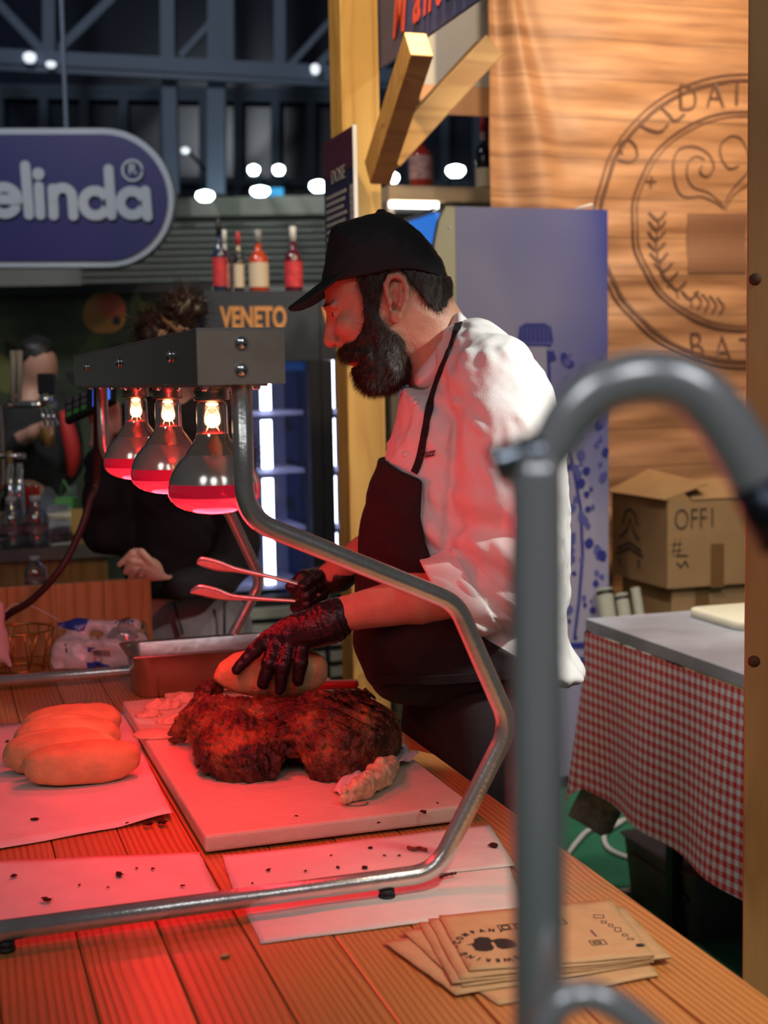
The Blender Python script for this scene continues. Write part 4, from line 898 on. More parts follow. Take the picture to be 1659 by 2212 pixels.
def strands(name, src, m, parent, count, length, width, direc, seed=0, lift=0.0, spread=0.35, accept=None):
    """short tapering hairs over a surface, one mesh"""
    rs = np.random.RandomState(seed); Vs, Fc = src; tri = Fc[rs.randint(0, len(Fc), count)]; w = rs.rand(count, 2); a = Vs[tri[:, 0]] + (Vs[tri[:, 1]] - Vs[tri[:, 0]]) * w[:, :1] + (Vs[tri[:, 3]] - Vs[tri[:, 0]]) * w[:, 1:]
    nn = np.cross(Vs[tri[:, 1]] - Vs[tri[:, 0]], Vs[tri[:, 3]] - Vs[tri[:, 0]]); nn /= np.linalg.norm(nn, axis=1)[:, None] + 1e-9
    if accept is not None: k = accept(a); a, nn = a[k], nn[k]
    n = len(a); d = direc(a, nn) + rs.randn(n, 3) * spread; d /= np.linalg.norm(d, axis=1)[:, None]; L = length * (0.5 + rs.rand(n, 1))
    side = np.cross(d, nn); side /= np.linalg.norm(side, axis=1)[:, None] + 1e-9; d2 = d + rs.randn(n, 3) * spread * 0.8 - nn * 0.15; d2 /= np.linalg.norm(d2, axis=1)[:, None]
    b = a - nn * 0.001; mid = b + d * L * 0.5 + nn * lift; tip = mid + d2 * L * 0.5
    V = np.stack([b - side * width, b + side * width, mid - side * width * 0.8, mid + side * width * 0.8, tip], 1).reshape(-1, 3); o = np.arange(n)[:, None] * 5
    f = [list(map(int, q)) for q in np.concatenate([o + [0, 1, 3, 2]])] + [list(map(int, q)) for q in np.concatenate([o + [2, 3, 4]])]
    return raw(name, V, f, m, parent, True, True)
# beard and sideburns
be = SDF((-0.13, 2.48, 1.44), (0.10, 2.76, 1.78), 0.0026)
breg = [(733, 756), (742, 748), (757, 747), (768, 738), (781, 720), (789, 690), (785, 650), (772, 604), (842, 590), (836, 610), (824, 622), (817, 650), (818, 680), (828, 702), (845, 716), (868, 732), (886, 765), (890, 800), (880, 826), (850, 840), (815, 849), (790, 843), (772, 826), (764, 803), (760, 790), (700, 790), (700, 756)]
be.inflate(prof, DM, 0.080, 0.082, 0.005, off=0.0065); be.clip_poly(q2(breg))
b2 = SDF((-0.13, 2.48, 1.44), (0.10, 2.76, 1.78), 0.0026)
b2.inflate(sm2([(738, 758), (744, 768), (754, 774), (763, 779), (763, 790), (767, 803), (773, 824), (789, 841), (815, 847), (850, 838), (878, 824), (887, 800), (884, 770), (862, 745), (835, 735), (800, 735), (770, 745), (755, 752)], 3), DM, 0.092, 0.050, 0.01, pw=2.8)
be.F = smin(be.F, b2.F, 0.012)
be.cone(m3(766, 783, -0.060), m3(766, 783, 0.060), 0.0105, 0.0105, 0.003, '-')
be.noise(0.0030, 45, 3); be.noise(0.0022, 110, 5, stretch=(1, 1, 0.35))
vb = be.mesh(1); bo = raw('beard', vb[0], vb[1], M_hair, pr, True, True)
strands('beard_hairs', vb, M_hair, bo, 24000, 0.014, 0.00028, lambda a, n_: n_ * 0.45 + np.array([-0.10, 0, -0.9]), 1, 0.0010, 0.28)['kind'] = 'stuff'
# hair under the cap
ha_ = SDF((-0.10, 2.50, 1.62), (0.17, 2.74, 1.84), 0.0028)
ha_.inflate(prof, DM, 0.080, 0.082, 0.005, off=0.0065); ha_.clip_poly(q2([(860, 588), (874, 598), (890, 622), (906, 642), (922, 660), (938, 677), (960, 675), (990, 670), (990, 596), (964, 600), (940, 597), (890, 590)]))
ha_.noise(0.0015, 120, 5, stretch=(1, 1, 0.35)); vh_ = ha_.mesh(1); ho = raw('hair', vh_[0], vh_[1], M_hair, pr, True, True)
strands('hair_strands', vh_, M_hair, ho, 9000, 0.012, 0.00028, lambda a, n_: n_ * 0.22 + np.array([0.15, 0, -1.0]), 2, 0.0005, 0.2)['kind'] = 'stuff'
eb = MB()
for sy in (-1, 1):
    for k in range(60):
        t = k / 60; p = m3(706 + 18 * t, 663 - 5 * t, sy * (0.012 + 0.040 * t)) + Vector((-0.008 + 0.002 * t, sy * 0.0, 0.002 * random.random())); eb.tube([p, p + Vector((0.0006, sy * 0.007, 0.0015 * random.random()))], [0.0006, 0.0002], 4)
eb.build('eyebrows', M_hair, pr)

# cap
cp_ = SDF((-0.14, 2.48, 1.66), (0.16, 2.76, 1.90), 0.0028)
crown = sm2([(692, 720), (694, 612), (699, 575), (706, 541), (712, 510), (720, 492), (745, 480), (780, 470), (813, 461), (835, 458), (865, 470), (893, 488), (924, 520), (950, 555), (965, 592), (968, 640), (966, 720)], 3)
cp_.inflate(crown, DM, 0.0945, 0.090, 0.004, pw=2.3)
cp_.clip_poly(q2([(600, 380), (1100, 380), (1100, 606), (966, 603), (940, 597), (890, 590), (843, 592), (800, 600), (765, 606), (730, 612), (690, 616), (600, 616)]))
cp_.ell(m3(822, 457), (0.009, 0.009, 0.005), 0.002)
def seams(x, y, z):
    c = m3(825, 500); dx, dy = x - c.x, y - c.y; s = 0
    a = np.arctan2(dy, dx)
    for k in range(6):
        d = np.abs(np.angle(np.exp(1j * (a - (k * math.pi / 3 + 0.25))))) * np.hypot(dx, dy); s = s - 0.0010 * np.exp(-((d - 0.002) / 0.0012) ** 2) + 0.0014 * np.exp(-(d / 0.0011) ** 2)
    return s
cp_.fold(seams); cp_.noise(0.0022, 26, 4); cp_.noise(0.0014, 60, 8, stretch=(1, 1, 2))
capo = cp_.build('cap', M_cap, pr, 1)
br = SDF((-0.22, 2.50, 1.64), (0.0, 2.74, 1.76), 0.0024)
bl = sm2([(692, 609), (660, 634), (635, 655), (623, 664), (628, 672), (652, 676), (684, 668), (712, 650), (735, 632), (766, 606)], 3)
d2 = poly_sd(bl, br.ax[0][:, None], br.ax[2][None, :])
xt, zt2 = m3(623, 668).x, m3(623, 668).z
X, Y, Z = br.co(); yy = Y - DM
bend = 0.021 * (np.abs(yy) / 0.085) ** 2
top_c = lambda x: m3(694, 609).z + (x - m3(694, 609).x) * ((m3(694, 609).z - m3(623, 664).z) / (m3(694, 609).x - m3(623, 664).x))
zc = top_c(X) - 0.0035 - bend
plate = np.abs(Z - zc) - 0.0035
xr_ = (X - m3(720, 600).x) / (m3(720, 600).x - m3(623, 664).x + 0.0); fr_out = np.sqrt(np.maximum(0, -xr_) ** 2.4 + (np.abs(yy) / 0.088) ** 2.4) - 1
br.F = np.maximum(np.maximum(plate, fr_out * 0.09), X - m3(770, 600).x).astype(np.float32)
br.build('cap_brim', M_cap, pr, 1)

# jacket
jk = SDF((-0.10, 2.30, 0.93), (0.42, 2.92, 1.70), 0.0045)
tor = sm2([(872, 838), (858, 900), (839, 965), (829, 1000), (807, 1070), (792, 1150), (785, 1220), (780, 1300), (779, 1370), (788, 1420), (815, 1460), (850, 1490), (1000, 1500), (1150, 1490), (1235, 1466), (1257, 1440), (1228, 1395), (1219, 1340), (1225, 1250), (1227, 1150), (1222, 1050), (1213, 960), (1200, 885), (1178, 818), (1140, 765), (1090, 725), (1040, 706), (1004, 712), (970, 762), (938, 812), (912, 838)], 3)
jk.inflate(tor, DM, 0.195, 0.150, 0.02, pw=2.3)
for sg in (1, -1): jk.cone(m3(1010, 760, -0.06 * sg), m3(1068, 815, -0.155 * sg), 0.050, 0.068, 0.05)
jk.chain([m3(1072, 825, -0.165), m3(1090, 930, -0.200), m3(1100, 1060, -0.215), m3(1112, 1200, -0.210), m3(1112, 1255, -0.205)], [0.072, 0.078, 0.080, 0.082, 0.078], 0.03)
jk.chain([m3(1072, 825, 0.165), m3(1085, 1000, 0.21), m3(1060, 1180, 0.20), m3(900, 1170, 0.19)], [0.070, 0.072, 0.072, 0.060], 0.03)
# upper collar
colr = SDF((0.02, 2.46, 1.49), (0.20, 2.78, 1.72), 0.003)
colr.inflate(sm2([(983, 678), (950, 728), (918, 772), (896, 806), (893, 826), (903, 838), (935, 834), (968, 790), (1000, 742), (1016, 706), (1000, 684)], 3), DM, 0.086, 0.060, 0.005, pw=3.6); colr.noise(0.001, 40, 2)
def folds(x, y, z):
    f = 0.0052 * vnoise(x * 1.0 + z * 0.35, y, z * 0.30, 30, 3) + 0.0036 * vnoise(x + z * 0.9, y * 0.7, z * 0.5, 48, 6)
    sh = m3(1060, 850, -0.17); r_ = np.sqrt((x - sh.x) ** 2 + (z - sh.z) ** 2)
    a = np.arctan2(z - sh.z, x - sh.x); f = f + 0.0014 * np.sin(a * 11 + 5 * vnoise(x, y, z, 14, 2)) * np.exp(-((r_ - 0.10) / 0.05) ** 2) * (y < DM - 0.05)
    el = m3(1050, 1180, -0.25); d = np.sqrt((x - el.x) ** 2 + (z - el.z) ** 2)
    f = f + 0.0085 * np.sin(((z - el.z) * 0.8 + (x - el.x) * 0.6) * 2 * math.pi / 0.062 + 2.5 * np.sin(x * 22)) * np.exp(-(d / 0.11) ** 2) * (y < DM - 0.10)
    cr = m3(978, 1000, -0.2); f = f + 0.010 * np.exp(-((x - cr.x - 0.10 * (z - cr.z)) / 0.008) ** 2) * np.clip((m3(980, 860).z - z) / 0.05, 0, 1) * np.clip((z - m3(980, 1200).z) / 0.05, 0, 1) * (y < DM - 0.08)
    return f
jk.fold(folds); jk.noise(0.0012, 90, 4)
jk_o = jk.build('jacket', M_jacket, pr, 1)
# rolled sleeve end, cut on a slant and turned back as a cuff
c1 = SDF((0.02, 2.32, 1.02), (0.36, 2.56, 1.34), 0.0032)
c1.chain([m3(1112, 1255, -0.205), m3(1040, 1270, -0.20), m3(985, 1282, -0.20), m3(890, 1298, -0.20)], [0.076, 0.073, 0.070, 0.066], 0.02)
c1.fold(folds)
c1.fold(lambda x, y, z: 0.004 * np.sin((x * 0.75 + z * 0.65) * 2 * math.pi / 0.045 + 3 * vnoise(x, y, z, 18, 7)))
A, B = m3(908, 1213, -0.2), m3(988, 1347, -0.2); nrm = np.array([-(B.z - A.z), (B.x - A.x)]); nrm = nrm / np.linalg.norm(nrm)
if nrm[0] > 0: nrm = -nrm
pl = (c1.ax[0][:, None, None] - A.x) * nrm[0] + (c1.ax[2][None, None, :] - A.z) * nrm[1]
c1.clip(pl + 0 * c1.F); c1.build('sleeve', M_jacket, pr, 1)
c2 = SDF((0.02, 2.32, 1.02), (0.30, 2.56, 1.34), 0.0032)
c2.chain([m3(1090, 1262, -0.20), m3(985, 1282, -0.20), m3(890, 1298, -0.20)], [0.079, 0.0755, 0.071], 0.02)
c2.fold(lambda x, y, z: 0.003 * np.sin((x * 0.2 + z * 1.0 + y * 0.5) * 2 * math.pi / 0.07) + 0.003 * vnoise(x, y, z, 30, 9))
c2.clip((pl := (c2.ax[0][:, None, None] - A.x) * nrm[0] + (c2.ax[2][None, None, :] - A.z) * nrm[1]) + 0 * c2.F); c2.clip(-(pl + 0.062) + 0 * c2.F)
cuff = c2.build('sleeve_cuff', M_jacket, pr, 1)
colr.build('jacket_collar', M_jacket, pr, 1)
bj = bvh_of([jk_o])
for (x, y) in ((921, 833), (898, 870), (877, 982)):
    p, nn = hit(bj, x, y, 0.0, DM - 0.15); R = nn.to_track_quat('Z', 'Y').to_matrix().to_4x4()
    MB().lathe([(0.0062, 0), (0.0062, 0.002), (0.0045, 0.0048), (0, 0.0058)], 14, Matrix.Translation(p) @ R).build('button', M_button, pr)
p, nn = hit(bj, 908, 992, 0.001, DM - 0.15); rt = (hit(bj, 935, 986, 0.001, DM - .15)[0] - p).normalized()
if nn is not None: put_text('embroidery', 'Dazz', 0.020, M_ink, pr, p + nn * 0.003, rt, UZ, 0.0004, 0.0002, 0.8, 'LEFT', 0.35)

# apron
ap = SDF((-0.12, 2.36, 0.92), (0.36, 2.90, 1.40), 0.004)
ap.inflate(tor, DM, 0.195, 0.150, 0.02, off=0.013, pw=2.3)
ap.noise(0.002, 25, 3); ap.fold(lambda x, y, z: 0.002 * np.sin((z * 1.0 + x * 0.3) * 2 * math.pi / 0.09 + 3 * vnoise(x, y, z, 12, 5)))
ap.clip_poly(q2([(600, 975), (832, 990), (866, 1008), (897, 1019), (906, 1024), (902, 1095), (912, 1145), (930, 1195), (965, 1262), (1010, 1325), (1110, 1385), (1180, 1470), (1190, 1560), (600, 1560)]))
ap_o = ap.build('apron_bib', M_apron, pr, 1)
sk = SDF((-0.25, 2.25, 0.25), (0.50, 3.10, 1.08), 0.008)
Rt = Matrix.Rotation(TH, 3, 'Z'); sk.ell(CW + UZ * 0.66, (0.118, 0.200, 0.385), 0.02, np.array(Rt), pw=4.0); sk.noise(0.006, 9, 3, stretch=(1, 1, 0.2))
sk.build('apron_skirt', M_apron, pr, 1)
tr_ = SDF((-0.12, 2.10, 0.0), (0.50, 3.05, 1.0), 0.009); L = W(0, -1, 0) * 0.10
for sg in (1, -1):
    tr_.cone(CW + L * sg + UZ * 0.90, CW + L * sg * 1.05 + UZ * 0.10, 0.088, 0.070, 0.03)
tr_.noise(0.004, 18, 2); tr_.build('trousers', mat('dark_trousers', (0.012, 0.012, 0.016), 0.85), pr, 1)
for sg in (1, -1):
    sh_ = SDF((-0.4, 1.9, 0.0), (0.6, 3.2, 0.14), 0.009); c = CW + L * sg * 1.05
    sh_.cone(c + UZ * 0.05, c + UZ * 0.045 - EX * 0.15, 0.05, 0.042, 0.02); sh_.cone(c + UZ * .05, c + UZ * 0.1, 0.05, 0.05, 0.02); sh_.F = np.maximum(sh_.F, (0.003 - sh_.ax[2])[None, None, :]).astype(np.float32); sh_.build('shoe', M_black, pr, 1)
# neck strap, waist tie
ball = bvh_of([jk_o, ap_o, bpy.data.objects['jacket_collar']])
def ribbon(name, pxs, w, D0, m, lift=0.002, thick=0.0018):
    pts = []; nrm_ = []
    P2 = [(v.x, v.y) for v in smooth_path([Vector((a, b, 0)) for a, b in pxs], 6)]
    v = []; f = []
    for i, (x, y) in enumerate(P2):
        p, nn = hit(ball, x, y, lift, D0)
        if nn is None: nn = Vector((0, -1, 0))
        pts.append(p); nrm_.append(nn)
    for i in range(len(pts)):
        t = (pts[min(i + 1, len(pts) - 1)] - pts[max(i - 1, 0)]).normalized(); s_ = t.cross(nrm_[i]).normalized()
        for k, (a, b) in enumerate(((-1, 0), (1, 0), (1, 1), (-1, 1))): v.append(pts[i] + s_ * a * w / 2 + nrm_[i] * b * thick)
    for i in range(len(pts) - 1):
        for k in range(4): f.append([i * 4 + k, i * 4 + (k + 1) % 4, (i + 1) * 4 + (k + 1) % 4, (i + 1) * 4 + k])
    f += [[0, 1, 2, 3], [len(v) - 4, len(v) - 3, len(v) - 2, len(v) - 1]]
    return raw(name, v, f, m, pr, False, True)
ribbon('neck_strap', [(896, 1022), (908, 990), (920, 930), (931, 870), (948, 815), (969, 763), (984, 725), (992, 700)], 0.0145, DM - 0.10, M_apron)
ribbon('waist_tie', [(815, 1470), (860, 1464), (930, 1466), (1010, 1462), (1090, 1455), (1150, 1450)], 0.018, DM - 0.18, M_apron, 0.004)
MB().tube(smooth_path([m3(835, 1466, -0.06), m3(822, 1470, -0.07), m3(808, 1480, -0.07)], 5), 0.0035, 6).build('tie_end', M_apron, pr)

# gloves
gl_ = SDF((-0.34, 2.30, 0.98), (0.0, 2.62, 1.24), 0.0021); DH = 2.435
def hp(x, y, dd=0.0): return P(x, y, DH + dd)
sh = DH / F
gl_.chain([hp(768, 1322, 0.005), hp(735, 1328), hp(700, 1345)], [34 * sh, 36 * sh, 40 * sh], 0.01)
for (kx, ky, dd) in ((580, 1378, 0.012), (600, 1380, 0.0), (625, 1384, -0.004), (652, 1390, -0.004)): gl_.chain([hp(712, 1345, 0.0), hp((712 + kx) / 2, (1345 + ky) / 2 - 4, dd), hp(kx, ky, dd)], [38 * sh, 27 * sh, 18 * sh], 0.016)
gl_.ell(hp(650, 1362, 0.012), (60 * sh, 0.022, 32 * sh), 0.015)
for pts, rad in (([(582, 1376, 0.012), (549, 1406, -0.015), (512, 1446, -0.022)], [18, 16.5, 12.5]), ([(600, 1384, 0.0), (582, 1432, -0.030), (568, 1477, -0.030)], [18, 17, 13.5]), ([(624, 1388, -0.006), (611, 1440, -0.034), (605, 1490, -0.032)], [17.5, 16.5, 12.5]), ([(652, 1392, -0.006), (649, 1432, -0.032), (644, 1470, -0.030)], [17, 15.5, 13.5])):
    gl_.chain([hp(*p) for p in pts], [r_ * sh for r_ in rad], 0.004)
gl_.chain([hp(690, 1362, 0.03), hp(640, 1400, 0.062), hp(590, 1425, 0.075)], [24 * sh, 19 * sh, 14 * sh], 0.008)
w0, w1 = hp(745, 1325), hp(600, 1378)
def gfold(x, y, z):
    ax_ = np.array([w1.x - w0.x, 0, w1.z - w0.z]); L = np.linalg.norm(ax_); ax_ = ax_ / L; t = ((x - w0.x) * ax_[0] + (z - w0.z) * ax_[2]) / L
    return 0.0011 * np.sin(t * 62 + 4 * vnoise(x, y, z, 30, 3)) * np.clip(0.75 - t, 0, 1) + 0.0010 * vnoise(x, y, z, 110, 5)
gl_.fold(gfold)
A2, B2 = hp(731, 1284), hp(779, 1360); n2 = np.array([-(B2.z - A2.z), B2.x - A2.x]); n2 = n2 / np.linalg.norm(n2); n2 = n2 if n2[0] > 0 else -n2
gl_.clip((gl_.ax[0][:, None, None] - A2.x) * n2[0] + (gl_.ax[2][None, None, :] - A2.z) * n2[1] + 0 * gl_.F)
gl_.build('glove', M_glove, pr, 1)
g2 = SDF((-0.30, 2.66, 1.02), (0.02, 2.94, 1.30), 0.0022); DR = 2.80
def rp(x, y, dd=0.0): return P(x, y, DR + dd)
s2 = DR / F
g2.chain([rp(775, 1214, 0), rp(730, 1245, -0.005), rp(695, 1262, -0.01)], [33 * s2, 33 * s2, 32 * s2], 0.012)
g2.ell(rp(672, 1268, 0), (34 * s2, 0.034, 34 * s2), 0.012)
for (a, b, c) in (((690, 1245), (655, 1268), (640, 1285)), ((694, 1262), (660, 1288), (640, 1300)), ((698, 1282), (662, 1306), (638, 1312)), ((694, 1300), (664, 1322), (645, 1324))):
    g2.chain([rp(*a, -0.028), rp(*b, -0.050), rp(*c, -0.030)], [15 * s2, 14 * s2, 12 * s2], 0.004)
g2.chain([rp(690, 1240, 0.01), rp(655, 1245, -0.02), rp(628, 1268, -0.03)], [16 * s2, 15 * s2, 12 * s2], 0.005)
g2.noise(0.001, 100, 3); g2.build('glove', M_glove, pr, 1)

# bread roll held in the gloved hand, tongs in the other
hb_ = bread(41, P(585, 1452, 2.475), 0.102, 0.046, 0.043, 0.03, 0.0, label='smooth bread roll gripped by the gloved hand on top of the roast', group=None, crease=False)
tg = thing('serving_tongs', 'steel serving tongs with flat oval tips held in the gloved fist', 'tongs', rp(655, 1285, -0.045))
for pts, wd in (([(668, 1271), (600, 1252), (540, 1239), (505, 1232), (470, 1224), (436, 1216), (425, 1217)], (0.006, 0.007, 0.009, 0.012, 0.021, 0.019, 0.006)), ([(655, 1301), (600, 1298), (545, 1295), (500, 1292), (465, 1284), (430, 1277), (411, 1281)], (0.006, 0.007, 0.009, 0.013, 0.022, 0.020, 0.006))):
    p3 = smooth_path([rp(x, y, -0.045) for x, y in pts], 5); ww = smooth_path([Vector((w_, 0, 0)) for w_ in wd], 5); v = []; f = []
    for i, p in enumerate(p3):
        w_ = ww[i].x; up_ = Vector((0, -0.35, 1)).normalized(); n_ = Vector((0, 1, 0.35)).normalized()
        for k in range(7):
            a = -1 + k / 3; v.append(p + up_ * a * w_ / 1.6 + n_ * (0.004 * a * a))
        for k in range(7):
            a = 1 - k / 3; v.append(p + up_ * a * w_ / 1.6 + n_ * (0.004 * a * a + 0.0014))
    nn_ = len(p3)
    for i in range(nn_ - 1):
        for k in range(14): f.append([i * 14 + k, i * 14 + (k + 1) % 14, (i + 1) * 14 + (k + 1) % 14, (i + 1) * 14 + k])
    f += [list(range(14)), list(range((nn_ - 1) * 14, nn_ * 14))]
    raw('tong_arm', v, f, M_steel, tg, True, True)
MB().tube([rp(668, 1271, -0.045), rp(690, 1283, -0.045), rp(655, 1301, -0.045)], 0.005, 8).build('tong_spring', M_steel, tg)
# ------------------------------------------------------------------ booth timber
def sbox(name, lo, hi, m, parent, bev=0.0): return MB().box(lo, hi, None, bev).build(name, m, parent, world=False)
YP = S(P(790, 800, 4.05)).y
pl_ = sY(750, 800, YP).x; prr = sY(836, 600, YP).x
tp = thing('timber_post', 'square yellow pine post carrying the menu panel and two slanted braces', 'post', W(pl_, YP, 0), TH)
wP = prr - pl_ - 0.012
sbox('post', (0, 0, 0), (wP, wP * 1.05, 3.6), M_post, tp, 0.004)
tp2 = W(pl_, YP, 0); loc = lambda p: Matrix.Rotation(-TH, 4, 'Z') @ (Vector(p) - tp2)
MB().bar(loc(onY(835, 345, YP + 0.05)), loc(onY(1058, 103, YP + 0.05)), 0.075, 0.085, (0, 1, 0), 0.003).build('brace', M_brace, tp, world=False)
xc = pl_ + wP * 0.62
MB().bar(loc(onX(815, 375, xc)), loc(onX(905, 95, xc)), 0.06, 0.085, (0, 1, 0.3), 0.003).build('brace', M_brace, tp, world=False)
MB().lathe([(0.006, 0), (0.004, 0.003), (0, 0.003)], 8, Matrix.Translation(loc(onX(812, 328, xc) - W(0.02, 0.055, 0)))).build('screw', M_black, tp, world=False)
# menu panel on the post's side
mp0 = sX(768, 272, pl_ - 0.012); mp1 = sX(704, 306, pl_ - 0.012)
mpn = thing('menu_board', 'dark blue and wine red menu panel with white edge fixed to the pine post', 'sign', W(pl_ - 0.012, mp0.y, mp0.z), TH)
zb = sX(768, 560, pl_ - 0.012).z; hgt = mp0.z - zb; dep = mp1.y - mp0.y
sbox('panel', (-0.008, 0, -hgt), (0, dep, 0), mat('menu_navy', (0.020, 0.022, 0.075), 0.45), mpn)
sbox('wine_band', (-0.0095, 0.0, -hgt * 0.30), (-0.008, dep, 0), mat('menu_wine', (0.075, 0.018, 0.045), 0.45), mpn)
sbox('white_edge', (-0.010, -0.006, -hgt), (0.001, -0.0005, 0.002), M_white, mpn)
put_text('menu_lettering', 'DOSE', 0.055, mat('menu_grey', (0.35, 0.36, 0.42), 0.5), mpn, W(pl_ - 0.0225, mp0.y + dep * 0.72, mp0.z - hgt * 0.36), -DY, UZ, 0.0005)
for k in range(9):
    z = -hgt * (0.44 + 0.055 * k); sbox('menu_line', (-0.0095, dep * (0.25 + 0.05 * (k % 3)), z - 0.010), (-0.0081, dep * 0.93, z), MATS['menu_grey'], mpn)
    sbox('price_mark', (-0.0095, dep * 0.03, z - 0.014), (-0.0081, dep * 0.12, z + 0.004), MATS['menu_grey'], mpn)
# fascia sign running towards the viewer
fx = pl_ + wP * 1.02
f0 = sX(815, 152, fx); f1 = sX(1058, 8, fx)
fs = thing('fascia_sign', 'slanting blue and red fascia sign with red script lettering on the booth', 'sign', W(fx, f0.y, 0), TH)
ya = f0.y; zl = f0.z; yb = sX(1075, 0, fx).y
sbox('panel', (0, yb - ya - 0.6, zl), (0.012, 0, zl + 0.62), mat('fascia_blue', (0.05, 0.06, 0.17), 0.45), fs)
sbox('red_band', (-0.001, yb - ya - 0.6, zl + 0.205), (0, 0.0, zl + 0.62), mat('fascia_red', (0.16, 0.02, 0.05), 0.45), fs)
fb_ = sX(850, 84, fx)
for i, ch in enumerate('Mantecato'):
    put_text('script_letter', ch, 0.19, mat('script_red', (0.85, 0.09, 0.05), 0.45), fs, W(fx - 0.004, fb_.y - [0, .17, .25, .34, .40, .47, .54, .62, .68][i], fb_.z), -DY, UZ, 0.001, 0.003, 0.72, 'LEFT', 0.35)
sbox('white_letter_edge', (-0.003, -0.36, zl + 0.30), (-0.001, -0.12, zl + 0.36), M_white, fs)
# pale hanging panel behind
hp0 = P(908, 248, 5.95); hpn = thing('hanging_panel', 'pale blank panel with orange light painted into its lower part hung between post and tarpaulin', 'panel', (hp0.x, hp0.y, 0), TH)
a = P(908, 60, 5.95).z; b_ = P(908, 245, 5.95).z
sbox('upper_panel', (0, 0, b_ + 0.12), (0.60, 0.012, a + 0.5), mat('pale_grey_board', (0.62, 0.57, 0.54), 0.6), hpn); sbox('lower_panel', (0.0, -0.002, b_), (0.60, 0.010, b_ + 0.118), mat('orange_lit_board', (0.75, 0.36, 0.18), 0.6), hpn)  # orange light on the foot of the panel is put into the lower colour
sbox('hanging_rod', (0.05, 0.003, a + 0.5), (0.06, 0.009, a + 1.2), M_steel, hpn)
# shelf with two bottles
YS = 5.9
shp = onY(840, 418, YS); shl = thing('bottle_shelf', 'pale wooden shelf with white light strip under it beside the tarpaulin', 'shelf', W(0, 0, 0), TH)
s0 = sY(840, 402, YS); s1 = sY(1075, 402, YS); zs = sY(930, 402, YS).z
sbox('board', (s0.x, YS, zs - 0.065), (s1.x, YS + 0.30, zs), wood('shelf_wood', (0.66, 0.47, 0.29), (0.54, 0.36, 0.20), 0.6, 0, 20, False), shl)
l0 = sY(846, 437, YS - .01).x; l1 = sY(950, 437, YS - .01).x
sbox('light_strip', (l0, YS + 0.005, zs - 0.095), (l1, YS + 0.035, zs - 0.068), mat('strip_glow', (1, 1, 1), 0.5, emit=(1, 0.97, 0.92), estr=6), shl)
sbox('shelf_side', (s0.x, YS + 0.02, 0), (s0.x + 0.03, YS + 0.29, zs - 0.066), M_dull, shl); sbox('shelf_side', (s1.x - 0.03, YS + 0.02, 0), (s1.x, YS + 0.29, zs - 0.066), M_dull, shl)

# ------------------------------------------------------------------ bottles
def bottle(p, rad, hgt, glass_m, cap_m, label_m, label, group=None, neck=0.30, lab=(0.12, 0.45), capf=0.10, shoulder=0.16, cat='bottle', neck_label=None, name='bottle'):
    t = thing(name, label, cat, p, 0, group); zn = hgt * (1 - neck); zs_ = zn - hgt * shoulder
    MB().lathe([(rad * 0.9, 0), (rad, hgt * 0.015), (rad, zs_), (rad * 0.93, zs_ + (zn - zs_) * 0.4), (rad * 0.55, zn - (zn - zs_) * 0.15), (rad * 0.36, zn + hgt * 0.02), (rad * 0.32, hgt * (1 - capf))], 20).build('glass', glass_m, t, world=False)
    MB().lathe([(rad * 0.37, hgt * (1 - capf)), (rad * 0.38, hgt * 0.995), (rad * 0.30, hgt)], 16).build('cap', cap_m, t, world=False)
    if label_m: MB().lathe([(rad * 1.012, hgt * lab[0]), (rad * 1.012, hgt * lab[1])], 20, caps=False).build('label', label_m, t, world=False)
    if neck_label: MB().lathe([(rad * 0.40, zn + hgt * 0.03), (rad * 0.36, hgt * (1 - capf))], 16, caps=False).build('neck_label', neck_label, t, world=False)
    return t
G_red = mat('red_bitter_glass', (0.42, 0.02, 0.015), 0.12, coat=0.5); G_dark = mat('dark_glass', (0.012, 0.012, 0.016), 0.1, coat=0.5); G_amber = mat('amber_bitter', (0.50, 0.05, 0.01), 0.12, coat=0.5); G_wine = mat('wine_red_glass', (0.10, 0.008, 0.02), 0.12, coat=0.5); G_blue = mat('blue_black_glass', (0.02, 0.03, 0.07), 0.12, coat=0.5)
L_cream = mat('cream_label', (0.62, 0.50, 0.36), 0.6); L_pink = mat('pink_label_paper', (0.55, 0.30, 0.27), 0.6, 0, 0.4, 40); L_red = mat('red_label', (0.55, 0.03, 0.04), 0.6, 0, 0.3, 30); C_red = mat('red_cap', (0.60, 0.02, 0.03), 0.4); C_white = mat('white_cap', (0.65, 0.65, 0.63), 0.4)
def bot_px(x, y0, y1, w, D, *a, **k):
    p = P(x, y1, D); s_ = D / F; return bottle(p, w * s_ / 2, (y1 - y0) * s_, *a, **k)
DS = S(P(910, 400, 1)).y; 
pS = onY(910, 400, YS + 0.12); s_ = pS.y / F
bottle(W(S(pS).x, YS + 0.12, zs), 25 * s_, 112 * s_, G_red, C_red, L_pink, 'red liqueur bottle with a large pale label on the wooden shelf', None, 0.22, (0.18, 0.62), 0.12)
pS = onY(1045, 400, YS + 0.12); bottle(W(S(pS).x, YS + 0.12, zs), 18 * s_, 160 * s_, G_dark, C_red, L_cream, 'dark wine bottle with red capsule at the tarpaulin end of the shelf', None, 0.36, (0.05, 0.30), 0.22, neck_label=L_pink)

